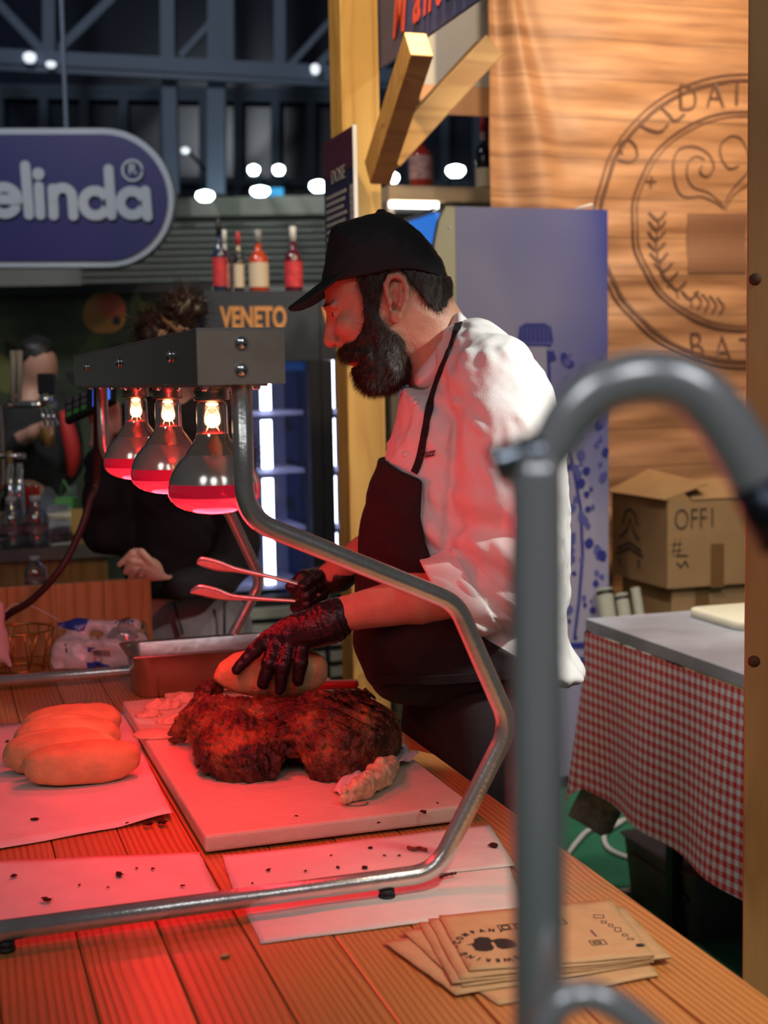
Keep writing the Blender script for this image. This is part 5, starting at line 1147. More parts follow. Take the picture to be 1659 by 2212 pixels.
# ------------------------------------------------------------------ drinks fridges with dark headers
DF = 6.0; YFg = S(P(580, 700, DF)).y
M_fr = mat('fridge_black', (0.012, 0.012, 0.015), 0.4); M_hdr = mat('header_navy', (0.018, 0.022, 0.034), 0.5); M_or = mat('header_orange', (0.62, 0.26, 0.07), 0.5)
M_led = mat('led_white', (1, 1, 1), 0.5, emit=(0.85, 0.9, 1.0), estr=9); M_in = mat('fridge_interior', (0.34, 0.34, 0.52), 0.5); M_shelf = mat('fridge_shelf', (0.50, 0.50, 0.72), 0.4)
def fridge(px0, px1, word, tx, label, leds, n=4):
    x0 = sY(px0, 700, YFg).x; x1 = sY(px1, 700, YFg).x; zt = sY(px0, 628, YFg).z; zh = sY(560, 780, YFg).z; zb = sY(560, 1292, YFg).z; wd = x1 - x0; dp = 0.62
    t = thing('drinks_fridge', label, 'fridge', W(x0, YFg, 0), TH)
    sbox('header', (0, 0, zh), (wd, dp, zt), M_hdr, t); sbox('back', (0.02, dp - 0.03, zb), (wd - 0.02, dp, zh - 0.001), M_in, t)
    for (a, b) in ((0, 0.05), (wd - 0.05, wd)): sbox('door_frame', (a, 0, 0.15), (b, 0.06, zh - 0.001), M_fr, t); sbox('side', (a if a == 0 else b - 0.02, 0.061, 0.15), (a + 0.02 if a == 0 else b, dp, zh - 0.001), M_fr, t)
    for k in range(n):
        z = zb + 0.02 + (zh - zb) * k / n; sbox('shelf', (0.055, 0.10, z), (wd - 0.055, dp - 0.04, z + 0.02), M_shelf, t)
    for lx in leds:
        X = sY(lx, 900, YFg).x - x0
        for k in range(n): z = zb + 0.03 + (zh - zb) * k / n; sbox('led_strip', (X - 0.022, 0.085, z + 0.015), (X + 0.022, 0.098, z + (zh - zb) / n - 0.03), M_led, t)
    sbox('base', (0, 0.03, 0.02), (wd, dp, zb - 0.001), M_fr, t)
    for k in range(7): sbox('grille_slat', (0.01, -0.012 if k % 2 else -0.006, 0.10 + k * (zb - 0.12) / 7), (wd - 0.01, 0.029, 0.10 + (k + 0.62) * (zb - 0.12) / 7), mat('grille_grey', (0.30, 0.29, 0.26), 0.5), t)
    sbox('glass_door', (0.051, 0.02, zb + 0.01), (wd - 0.051, 0.026, zh - 0.005), glass('fridge_glass', (0.9, 0.92, 1.0), 0.2, 0.05), t)
    X = sY(tx, 700, YFg).x
    put_text('header_lettering', word, 0.125, M_or, t, W(X, YFg - 0.004, sY(tx, 708, YFg).z), EX, UZ, 0.002, 0.004, 0.60)
    return t, x0, x1, zt
f1, fx0, fx1, fzt = fridge(443, 690, 'VENETO', 477, 'black drinks fridge with orange lettering on its dark header and lit shelves', [585])
f2, _, _, _ = fridge(692, 826, 'V', 697, 'black drinks fridge half hidden behind the yellow post', [724])
for (x, y0, w, gm, cm, lm, nl, lab) in ((476, 470, 30, G_blue, mat('black_cap', (0.02, 0.02, 0.02), 0.4), L_red, None, 'tall blue-black bottle with a red neck on the fridge header'), (494, 490, 26, G_wine, C_white, L_pink, C_white, 'wine red bottle with a pink label and white neck on the fridge'), (517, 498, 22, G_dark, C_red, L_cream, L_cream, 'slim dark bottle with a red capsule and cream neck on the fridge'), (560, 492, 42, G_amber, mat('grey_cap', (0.25, 0.25, 0.26), 0.4), L_cream, None, 'amber red bottle with a cream label and grey pourer on the fridge'), (635, 486, 38, G_wine, C_white, L_red, None, 'dark red bottle with red and white label and white pourer on the fridge')):
    p = onY(x, 625, YFg + 0.2); s_ = p.y / F; bottle(W(S(p).x, YFg + 0.2 + (0.06 if x in (494,) else 0), fzt), w * s_ / 2, (628 - y0) * s_, gm, cm, lm, lab, 'bottles on the fridge header', 0.34, (0.10, 0.48), 0.22, neck_label=nl)
# ------------------------------------------------------------------ rounded blue sign
DSg = 7.6
M_sb = mat('sign_blue', (0.022, 0.020, 0.135), 0.4); M_sw = mat('sign_white', (0.42, 0.47, 0.55), 0.45)
cs = P(60, 428, DSg); sc_ = DSg / F
sg = thing('round_sign', 'pill-shaped blue sign with pale rim and rounded white lettering', 'sign', cs, math.radians(0))
def pill(x0, x1, r_, n=24):
    o = [(x1 + r_ * math.sin(math.pi * k / n), r_ * math.cos(math.pi * k / n)) for k in range(n + 1)] + [(x0 - r_ * math.sin(math.pi * k / n), -r_ * math.cos(math.pi * k / n)) for k in range(n + 1)]; return o
xr2 = (225 - 60) * sc_; tilt = 6 / 370.0
axS = Vector((1, 0, -tilt))
MB().prism(pill(-0.9, xr2, 145 * sc_), (0, 0, 0), axS, UZ, (0, 0.12, 0)).build('rim', M_sw, sg, world=False)
MB().prism(pill(-0.9, xr2, 132 * sc_), (0, -0.012, 0), axS, UZ, (0, 0.0118, 0)).build('face', M_sb, sg, world=False)
def arc(cx, cy, r_, a0, a1, n=18): return [(cx + r_ * math.cos(math.radians(a0 + (a1 - a0) * k / n)), cy + r_ * math.sin(math.radians(a0 + (a1 - a0) * k / n))) for k in range(n + 1)]
def L2(pts): return [((x - 60) * sc_, (428 - y) * sc_) for x, y in pts]
st = 21 * sc_
letters = {'e': [arc(13, 430, 28, 10, 320) , [(-10, 432), (38, 432)]], 'l': [[(60, 362), (64, 464)]], 'i': [[(87, 405), (88, 464)]], 'n': [[(116, 410), (116, 465)], arc(136, 428, 20, 180, 0) + [(158, 465)]], 'd': [arc(205, 440, 26, 0, 360), [(236, 370), (239, 465)]], 'a': [arc(283, 440, 25, 0, 360), [(312, 415), (315, 468)]]}
for ch, strokes in letters.items():
    m = MB()
    for stp in strokes:
        pts = stp
        if ch == 'e' and len(stp) > 5: pts = [(13 + 28 * math.cos(math.radians(a)), 434 - 28 * math.sin(math.radians(a))) for a in np.linspace(0, 325, 22)]
        elif ch == 'n' and len(stp) > 5: pts = [(137 + 20 * math.cos(math.radians(a)), 428 - 20 * math.sin(math.radians(a))) for a in np.linspace(180, 0, 14)] + [(158, 466)]
        m.stroke(L2(pts), st, (0, -0.030 - 0.003 * strokes.index(stp), 0), axS, UZ, (0, 0.0175, 0))
    if ch == 'i': m.prism([( (87 - 60) * sc_ + 13 * sc_ * math.cos(a), (428 - 379) * sc_ + 13 * sc_ * math.sin(a)) for a in np.linspace(0, 6.283, 20)[:-1]], (0, -0.030, 0), axS, UZ, (0, 0.0175, 0))
    m.build('letter_' + ch, M_sw, sg, world=False)
m = MB(); m.stroke(L2(arc(286, 372, 21, 0, 360, 24)), 5 * sc_, (0, -0.028, 0), axS, UZ, (0, 0.0155, 0)); m.build('registered_ring', M_sw, sg, world=False)
put_text('registered_letter', 'R', 30 * sc_, M_sw, sg, cs + Vector(((277 - 60) * sc_, -0.028, (428 - 383) * sc_)), (1, 0, 0), UZ, 0.002, 0.002)
for x in (-0.5, 0.2): sbox('hanger', (x, 0.05, 140 * sc_), (x + 0.02, 0.07, 140 * sc_ + 2.5), M_hallsteel, sg)
# dark fruit picture below the sign
DPo = 8.2; pp = P(-200, 1075, DPo); s_ = DPo / F
po = thing('fruit_poster', 'dark foliage picture wall with a large ripe mango below the blue sign', 'poster', (pp.x, pp.y, 0))
mp_ = mat('leaf_print', (0.028, 0.042, 0.020), 0.6, 0, 0.9, 2.2); zt_p = P(200, 634, DPo).z
sbox('board', (0, 0, 0), ((470 + 200) * s_, 0.04, zt_p), mp_, po)
sbox('top_rail', (0, -0.01, zt_p - 0.0), ((470 + 200) * s_, 0.05, zt_p + 0.05), mat('rail_grey', (0.10, 0.10, 0.11), 0.5), po)
def disc(name, x, y, rx, ry, m, k, tilt=0.0):
    v = []; c = P(x, y, DPo) - pp
    pts = [(rx * math.cos(a) * s_, ry * math.sin(a) * s_ * (1 + 0.18 * math.sin(a))) for a in np.linspace(0, 6.283, 28)[:-1]]
    pts = [(a * math.cos(tilt) - b * math.sin(tilt), a * math.sin(tilt) + b * math.cos(tilt)) for a, b in pts]
    MB().prism(pts, (c.x, -0.004 - 0.001 * k, c.z + pp.z), (1, 0, 0), UZ, (0, 0.003, 0)).build(name, m, po, world=False)
disc('printed_mango', 226, 682, 46, 46, mat('mango_print', (0.42, 0.20, 0.05), 0.6, 0, 0.4, 3), 1); disc('printed_mango_cheek', 240, 665, 32, 26, mat('mango_red', (0.50, 0.10, 0.05), 0.6, 0, 0.3, 3), 2, -0.4); disc('printed_spot', 252, 694, 9, 10, M_black, 3)
rs = np.random.RandomState(5)
for i in range(26):
    x, y = rs.randint(-100, 450), rs.randint(650, 900)
    if abs(x - 230) < 60 and y < 740: continue
    disc('printed_leaf', x, y, 10 + 14 * rs.rand(), 28 + 30 * rs.rand(), (mat('leaf_olive', (0.11, 0.11, 0.03), 0.6), mat('leaf_green', (0.045, 0.075, 0.025), 0.6), mat('leaf_black', (0.006, 0.008, 0.006), 0.6))[i % 3], 1 + i * 0.1, rs.rand() * 3)

# ------------------------------------------------------------------ bar behind on the left
DB = 4.75; YBr = S(P(110, 1180, DB)).y; zbar = sY(110, 1183, YBr).z; xb1 = sY(232, 1200, YBr).x
br_ = thing('bar_counter', 'brown wooden bar counter with taps and bottles beyond the woman', 'counter', W(xb1, YBr, 0), TH)
for i in range(10): sbox('front_board', (-0.2 * (i + 1) + 0.002, 0, 0.02), (-0.2 * i, 0.03, zbar - 0.042), M_barwood, br_)
sbox('bar_top', (-2.0, -0.02, zbar - 0.04), (0.02, 0.62, zbar), mat('bar_top_grey', (0.16, 0.15, 0.15), 0.35, 0, 0.2, 8), br_)
def onbar(x, dy): p = sY(x, 1180, YBr + dy); return W(p.x, YBr + dy, zbar + 0.0005)
G_pet = glass('pet_plastic', (0.93, 0.95, 0.97), 0.5, 0.06); C_pet = mat('pale_cap', (0.55, 0.58, 0.62), 0.4)
def pet(p, h_, r_, label, group=None):
    t = thing('water_bottle', label, 'bottle', p, 0, group)
    MB().lathe([(r_ * .85, 0), (r_, h_ * .03), (r_, h_ * .2), (r_ * .93, h_ * .24), (r_, h_ * .28), (r_ * .93, h_ * .34), (r_, h_ * .40), (r_, h_ * .58), (r_ * .75, h_ * .72), (r_ * .42, h_ * .83), (r_ * .38, h_ * .88)], 20, caps=False).build('body', G_pet, t, world=False)
    MB().lathe([(r_ * .96, h_ * .02), (r_ * .96, h_ * .45)], 16).build('water', glass('water_inside', (0.86, 0.88, 0.90), 0.2, 0.05), t, world=False)
    MB().lathe([(r_ * .47, h_ * .88), (r_ * .47, h_ * .985), (r_ * .4, h_)], 16).build('cap', C_pet, t, world=False)
    MB().lathe([(r_ * 1.01, h_ * .30), (r_ * 1.01, h_ * .44)], 20, caps=False).build('label_print', mat('faint_pink_print', (0.45, 0.20, 0.25), 0.5, alpha=0.45), t, world=False); return t
sb_ = DB / F
pet(onbar(28, 0.05), 112 * sb_, 25 * sb_, 'clear plastic water bottle on the bar next to the tap column', 'water bottles on the bar'); pet(onbar(80, 0.05), 112 * sb_, 27 * sb_, 'clear plastic water bottle on the bar beside the menu stand', 'water bottles on the bar')
bottle(onbar(22, 0.30), 23 * sb_, 150 * sb_, G_dark, C_white, L_cream, 'dark bottle with a white cap standing behind the water bottles')
for k in range(4):
    t = thing('drink_can', 'red drink can in the small block behind the water bottles', 'can', onbar(66 + 17 * (k % 2) * 1.0, 0.36 + 0.075 * (k // 2)), 0, 'red cans on the bar')
    MB().lathe([(0.010, 0), (0.013, 0.004), (0.0135, 0.18), (0.011, 0.19)], 14).build('body', mat('can_red', (0.50, 0.03, 0.02), 0.3, 0.3), t, world=False); MB().lathe([(0.0115, 0.1905), (0.0115, 0.193), (0.009, 0.193)], 14).build('lid', M_chrome, t, world=False)
t = thing('menu_stand', 'small clear stand holding dark printed cards on the bar', 'stand', onbar(130, 0.10), TH + 0.35)
sbox('card', (-0.035, 0, 0.004), (0.035, 0.002, 0.135), mat('card_print', (0.20, 0.17, 0.22), 0.4, 0, 0.8, 26), t); sbox('stand_foot', (-0.045, -0.03, 0), (0.045, 0.03, 0.004), M_white, t); sbox('stand_sleeve', (-0.045, -0.004, 0.004), (0.045, -0.001, 0.14), glass('acrylic', (0.9, 0.9, 0.95), 0.3), t)
t = thing('tablet_tray', 'light wooden tray with a grey tablet lying on the bar', 'tray', onbar(208, 0.12), TH); sbox('tray', (-0.07, -0.06, 0), (0.10, 0.22, 0.018), mat('tray_wood', (0.42, 0.26, 0.09), 0.5), t); sbox('tray_back', (-0.07, 0.20, 0.0185), (0.10, 0.22, 0.10), MATS['tray_wood'], t); sbox('tablet', (-0.06, -0.05, 0.0185), (0.07, 0.10, 0.026), mat('tablet_grey', (0.13, 0.13, 0.14), 0.3), t)
pet(W(*S(P(78, 1275, 4.2)).xy, P(78, 1275, 4.2).z), 75 * 4.2 / F, 24 * 4.2 / F, 'clear plastic bottle with a pale cap standing behind the pine box')
bsp = P(78, 1276, 4.2); t = thing('crate', 'low dark crate carrying a water bottle in front of the bar', 'crate', (bsp.x, bsp.y, 0), TH); sbox('crate_body', (-0.5, -0.14, 0), (0.34, 0.16, bsp.z - 0.002), M_barwood, t)
# beer tap column
tc_ = onbar(-22, 0.24); tt = thing('beer_tap', 'polished metal beer tap column with upright levers and hanging spouts', 'beer tap', tc_)
M_brz = mat('bronze_steel', (0.42, 0.32, 0.22), 0.25, 1.0)
MB().lathe([(0.05, 0), (0.05, 0.01), (0.02, 0.03), (0.02, 0.16), (0.062, 0.19), (0.066, 0.24), (0.068, 0.40), (0.064, 0.50), (0.05, 0.545), (0.03, 0.56), (0, 0.565)], 28).build('column', M_brz, tt, world=False)
ly = lambda x, y: P(x, y, tc_.y - 0.03) - tc_
for x in (28, 42): MB().tube([ly(x, 870), ly(x + 1, 800), ly(x, 757)], [0.008, 0.010, 0.011], 10).build('lever', mat('lever_cream', (0.55, 0.50, 0.42), 0.4), tt, world=False)
MB().tube([ly(20, 875), ly(122, 874)], 0.015, 12).build('tap_arm', M_chrome, tt, world=False)
for x in (94, 106, 117): MB().tube([ly(x - 6, 884), ly(x + 6, 920)], 0.006, 8).build('spout', M_chrome, tt, world=False)
o = MB().box(ly(84, 852) - Vector((0, 0.02, 0)), ly(118, 806) + Vector((0, 0.03, 0)), None, 0.006).build('tap_knob', mat('knob_navy', (0.012, 0.013, 0.022), 0.4), tt, world=False)
MB().lathe([(0.024, 0), (0.026, 0.01), (0.022, 0.035), (0.0, 0.04)], 16, Matrix.Translation(ly(100, 872))).build('knob_collar', M_chrome, tt, world=False)
MB().tube([ly(-8, 985), ly(55, 985)], 0.011, 10).build('drain_pipe', M_chrome, tt, world=False); MB().lathe([(0.010, 0), (0.012, 0.03), (0.009, 0.045)], 12, Matrix.Translation(ly(22, 1002))).build('cork_tap', mat('cork', (0.45, 0.28, 0.12), 0.6), tt, world=False)
for x in (22, 42): MB().tube([ly(x, 1000), ly(x, 1150)], 0.012, 10).build('support_leg', M_chrome, tt, world=False)

# ------------------------------------------------------------------ woman at the counter end
DW = 3.95; sw = DW / F
def wp(x, y, dd=0.0): return P(x, y, DW + dd)
wo = thing('person', 'woman in a black top with curly dark bun holding a card terminal behind the lamp', 'person', (wp(400, 1300).x, DW, 0))
wb_ = SDF((-1.05, 3.55, 0.0), (-0.20, 4.25, 1.80), 0.009)
wb_.ell(wp(375, 775), (0.082, 0.10, 0.118), 0.02); wb_.cone(wp(380, 830), wp(385, 920), 0.052, 0.058, 0.03)
wb_.cone(wp(385, 960), wp(395, 1250), 0.10, 0.11, 0.05)
for sg_ in (1, -1): wb_.cone(wp(400 + 45 * sg_, 1330), wp(400 + 48 * sg_, 1700), 0.085, 0.055, 0.03); wb_.cone(wp(400 + 48 * sg_, 1700), Vector((wp(400 + 50 * sg_, 1700).x, DW, 0.06)), 0.055, 0.035, 0.02); wb_.cone(Vector((wp(400 + 50 * sg_, 1700).x, DW, 0.04)), Vector((wp(400 + 50 * sg_, 1700).x, DW - 0.13, 0.035)), 0.035, 0.03, 0.02)
wb_.cone(wp(300, 940), wp(225, 1130, -0.05), 0.045, 0.04, 0.02); wb_.cone(wp(470, 940), wp(508, 1180, -0.05), 0.045, 0.04, 0.02)
Vb_, Fb_ = wb_.mesh(1)
# the two hands, at a finer grid
h1 = SDF((-0.80, 3.50, 1.04), (-0.56, 3.72, 1.24), 0.0035); D1 = 3.60; s1_ = D1 / F
hh = lambda x, y, dd=0.0: P(x, y, D1 + dd)
h1.chain([hh(400, 1262, 0.03), hh(350, 1268), hh(325, 1245)], [24 * s1_, 24 * s1_, 28 * s1_], 0.01); h1.ell(hh(318, 1232), (34 * s1_, 0.024, 30 * s1_), 0.01)
for pts, r_ in (([(312, 1202), (285, 1196), (258, 1220)], (12, 11, 8)), ([(315, 1218), (286, 1212), (272, 1236)], (12.5, 12, 9)), ([(318, 1236), (292, 1232), (282, 1254)], (12, 11.5, 9)), ([(325, 1254), (303, 1256), (298, 1272)], (11, 10.5, 8.5)), ([(335, 1225), (305, 1192), (290, 1190)], (12, 10, 8))):
    h1.chain([hh(*pts[0], -0.012), hh(*pts[1], -0.022), hh(*pts[2], -0.018)], [q * s1_ * 0.84 for q in r_], 0.0015)
h2 = SDF((-0.98, 3.70, 1.38), (-0.72, 4.0, 1.66), 0.0045); hh2 = lambda x, y, dd=0.0: P(x, y, 3.85 + dd); s3 = 3.85 / F
h2.chain([hh2(215, 1010, 0.05), hh2(212, 970), hh2(222, 930)], [24 * s3, 22 * s3, 26 * s3], 0.01); h2.ell(hh2(226, 920), (26 * s3, 0.03, 34 * s3), 0.01)
for pts, r_ in (([(208, 930), (200, 900), (203, 882)], (10, 9, 7.5)), ([(235, 900), (240, 876), (232, 862)], (10, 9, 8)), ([(245, 905), (254, 884), (248, 868)], (10, 9, 8)), ([(250, 918), (262, 900), (258, 884)], (10, 9, 7)), ([(250, 930), (264, 918), (262, 904)], (9, 8, 7))): h2.chain([hh2(*p_, -0.01) for p_ in pts], [q * s3 for q in r_], 0.003)
a1, b1 = h1.mesh(1); a2, b2_ = h2.mesh(1); n1 = len(Vb_); n2_ = n1 + len(a1)
raw('body', np.concatenate([Vb_, a1, a2]), np.concatenate([Fb_, b1 + n1, b2_ + n2_]), mat('skin_fair', (0.60, 0.34, 0.25), 0.5, 0, 0.05, 30), wo, True, True)
MB().tube([hh(309, 1236, -0.036) + Vector((0.011 * math.cos(a), 0, 0.011 * math.sin(a))) for a in np.linspace(0, 6.28, 16)], 0.0015, 6).build('ring', M_chrome, wo)
to_ = SDF((-1.10, 3.50, 0.95), (-0.12, 4.28, 1.52), 0.008)
to_.ell(wp(390, 1010), (0.165, 0.115, 0.20), 0.04); to_.ell(wp(385, 1190), (0.165, 0.130, 0.22), 0.05); to_.cone(wp(310, 900), wp(470, 900), 0.055, 0.055, 0.04)
to_.chain([wp(300, 915), wp(238, 1040, -0.03), wp(232, 1150, -0.08)], [0.065, 0.062, 0.064], 0.03); to_.chain([wp(232, 1150, -0.08), wp(222, 1080, -0.10), wp(218, 1000, -0.10)], [0.06, 0.05, 0.042], 0.02)
to_.chain([wp(470, 915), wp(512, 1040, -0.03), wp(512, 1170, -0.08), wp(512, 1200, -0.1)], [0.062, 0.056, 0.056, 0.055], 0.03); to_.chain([wp(512, 1200, -0.1), wp(470, 1245, -0.22), wp(382, 1262, -0.31)], [0.06, 0.052, 0.040], 0.02)
to_.noise(0.007, 18, 4, stretch=(1, 1, 1.4)); to_.noise(0.003, 50, 5); to_.clip((to_.ax[2] * -1 + wp(400, 1305).z)[None, None, :] + 0 * to_.F)
to_.build('black_top', mat('black_knit', (0.008, 0.005, 0.007), 0.85, 0, 0.2, 40), wo, 1)
je = SDF((-1.0, 3.60, 0.05), (-0.15, 4.25, 1.14), 0.010); je.ell(wp(425, 1350), (0.150, 0.140, 0.13), 0.04)
for sg_ in (1, -1): je.cone(wp(410 + 55 * sg_, 1380), Vector((wp(400 + 50 * sg_, 1700).x, DW, 0.10)), 0.10, 0.065, 0.04)
je.noise(0.005, 20, 3); je.build('jeans', mat('grey_denim', (0.24, 0.22, 0.23), 0.8, 0, 0.25, 14, 0.2, 300), wo, 1)
for sg_ in (1, -1): MB().tube([wp(430 + 55 * sg_, 1300, -0.145), wp(440 + 45 * sg_, 1370, -0.15)], 0.004, 6).build('jeans_seam', mat('seam_dark', (0.05, 0.045, 0.05), 0.8), wo)
hr = SDF((-0.85, 3.72, 1.30), (-0.22, 4.20, 1.86), 0.006); hr.ell(wp(372, 770, 0.02), (0.105, 0.120, 0.125), 0.02); hr.ell(wp(398, 672), (0.068, 0.065, 0.056), 0.015); hr.ell(wp(330, 700), (0.055, 0.07, 0.040), 0.02)
hr.ell(wp(375, 810, -0.10), (0.060, 0.06, 0.085), 0.01, op='-'); hr.chain([wp(440, 790, 0.03), wp(485, 900, 0.02), wp(515, 980, -0.02), wp(535, 1055, -0.05)], [0.065, 0.055, 0.042, 0.025], 0.03)
hr.noise(0.010, 38, 3, ridge=True); hr.noise(0.006, 85, 5); vhr = hr.mesh(0); hro = raw('hair', vhr[0], vhr[1], mat('brown_hair', (0.035, 0.018, 0.012), 0.4, 0, 0.4, 60), wo, True, True)
strands('hair_curls', vhr, MATS['brown_hair'], hro, 5000, 0.05, 0.0006, lambda a, n_: n_ * 0.7 + np.array([0, 0, 0.1]), 7, 0.004, 0.9)['kind'] = 'stuff'
MB().tube(smooth_path([wp(352, 690, -0.08), wp(380, 712, -0.10), wp(410, 735, -0.10), wp(430, 728, -0.08)], 5), 0.007, 8).build('hair_band', mat('tan_band', (0.22, 0.11, 0.05), 0.5), wo)
ct_ = thing('card_terminal', 'black card payment terminal with a lit blue screen in the raised hand', 'terminal', P(196, 868, 3.80), 0.0)
_l = Vector((0.90, -0.25, 0.36)).normalized(); _n = Vector((-0.30, -0.72, 0.62)); _n = (_n - _l * _n.dot(_l)).normalized(); _w = _n.cross(_l)
Mt = Matrix(((-_w.x, _l.x, _n.x, 0), (-_w.y, _l.y, _n.y, 0), (-_w.z, _l.z, _n.z, 0), (0, 0, 0, 1)))
MB().box((-0.042, -0.080, -0.010), (0.042, 0.080, 0.010), Mt, 0.005).build('case', M_black, ct_, world=False); MB().box((-0.032, 0.015, 0.0102), (0.032, 0.070, 0.0115), Mt).build('screen', mat('screen_blue', (0.02, 0.05, 0.3), 0.3, emit=(0.05, 0.14, 0.75), estr=1.2), ct_, world=False)
for i in range(9): MB().box((-0.034 + 0.024 * (i % 3), -0.070 + 0.024 * (i // 3), 0.0102), (-0.017 + 0.024 * (i % 3), -0.054 + 0.024 * (i // 3), 0.0135), Mt).build('key', [mat('key_grey', (0.15, 0.15, 0.16), 0.5), mat('key_grey', (0.15, 0.15, 0.16), 0.5), mat('key_green', (0.1, 0.35, 0.08), 0.5)][i % 3], ct_, world=False)

# ------------------------------------------------------------------ man drinking beyond the bar
DG = 6.6; sg2 = DG / F
def gp(x, y, dd=0.0): return P(x, y, DG + dd)
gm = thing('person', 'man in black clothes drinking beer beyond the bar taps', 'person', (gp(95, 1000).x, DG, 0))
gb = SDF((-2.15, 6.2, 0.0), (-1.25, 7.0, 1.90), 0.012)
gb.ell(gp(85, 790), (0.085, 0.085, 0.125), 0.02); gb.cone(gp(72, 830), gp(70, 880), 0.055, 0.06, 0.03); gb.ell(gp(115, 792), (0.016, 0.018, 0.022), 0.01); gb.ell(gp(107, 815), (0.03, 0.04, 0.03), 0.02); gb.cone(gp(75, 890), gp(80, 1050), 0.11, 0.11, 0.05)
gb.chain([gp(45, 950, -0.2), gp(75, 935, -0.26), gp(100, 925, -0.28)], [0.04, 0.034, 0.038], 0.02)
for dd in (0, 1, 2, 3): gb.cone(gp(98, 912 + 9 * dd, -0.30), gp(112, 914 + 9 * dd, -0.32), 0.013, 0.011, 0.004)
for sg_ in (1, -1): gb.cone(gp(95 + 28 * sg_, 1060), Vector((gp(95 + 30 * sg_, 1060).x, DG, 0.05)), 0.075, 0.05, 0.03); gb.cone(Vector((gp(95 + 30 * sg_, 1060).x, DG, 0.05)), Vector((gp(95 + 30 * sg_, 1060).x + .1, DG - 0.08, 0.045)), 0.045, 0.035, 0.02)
gb.build('body', mat('skin_darker', (0.42, 0.22, 0.16), 0.5), gm, 1)  # darker skin tone than on the other two people
gt = SDF((-2.30, 6.1, 0.7), (-1.2, 7.0, 1.62), 0.012); gt.ell(gp(85, 960), (0.20, 0.15, 0.26), 0.05); gt.cone(gp(45, 890), gp(130, 895), 0.07, 0.07, 0.05); gt.chain([gp(40, 900, -0.05), gp(15, 990, -0.1), gp(50, 952, -0.2)], [0.07, 0.065, 0.05], 0.03); gt.chain([gp(135, 905, 0), gp(150, 1000, 0), gp(130, 1060, -0.05)], [0.07, 0.06, 0.05], 0.03); gt.noise(0.008, 12, 2); gt.build('black_jumper', mat('black_wool', (0.010, 0.010, 0.012), 0.85), gm, 1)
gh = SDF((-2.1, 6.3, 1.55), (-1.4, 6.9, 1.92), 0.010); gh.ell(gp(80, 765, 0.02), (0.095, 0.10, 0.085), 0.02); gh.ell(gp(66, 795, 0.03), (0.06, 0.09, 0.07), 0.02); gh.noise(0.006, 40, 2); gh.build('hair', mat('black_hair', (0.008, 0.007, 0.007), 0.5), gm, 1)
gj = SDF((-2.2, 6.2, 0.05), (-1.2, 6.95, 1.2), 0.014)
for sg_ in (1, -1): gj.cone(gp(95 + 28 * sg_, 1060), Vector((gp(95 + 30 * sg_, 1060).x, DG, 0.1)), 0.10, 0.075, 0.05)
gj.build('jeans', mat('grey_blue_denim', (0.10, 0.12, 0.15), 0.85), gm, 1)
MB().tube(smooth_path([gp(135, 890, -0.10), gp(148, 930, -0.14), gp(158, 985, -0.14), gp(152, 1030, -0.12)], 5), [0.015 + 0.022 * math.sin(3.14 * k / 15) for k in range(16)], 10).build('red_scarf', mat('red_cloth', (0.40, 0.015, 0.015), 0.7), gm)
bc_ = thing('beer_cup', 'clear plastic cup of amber beer in the hand of the man beyond the bar', 'cup', gp(103, 965, -0.30)); MB().lathe([(0.030, 0), (0.038, 0.11)], 16, caps=False).build('cup', G_pet, bc_, world=False); MB().lathe([(0.029, 0.002), (0.035, 0.085)], 16).build('beer', mat('beer', (0.45, 0.22, 0.03), 0.3), bc_, world=False)
gbag = thing('shopping_bag', 'green shopping bag beside the drinking man', 'bag', (gp(165, 1080).x, DG - 0.25, 0)); z_ = gp(165, 1065).z
sbox('bag_body', (-0.03, -0.06, 0.0), (0.05, 0.06, z_), mat('green_bag', (0.06, 0.20, 0.05), 0.6), gbag); MB().tube([(-0.02, 0, z_), (0.0, 0, z_ + 0.08), (0.04, 0, z_)], 0.006, 6).build('handle', MATS['green_bag'], gbag, world=False)
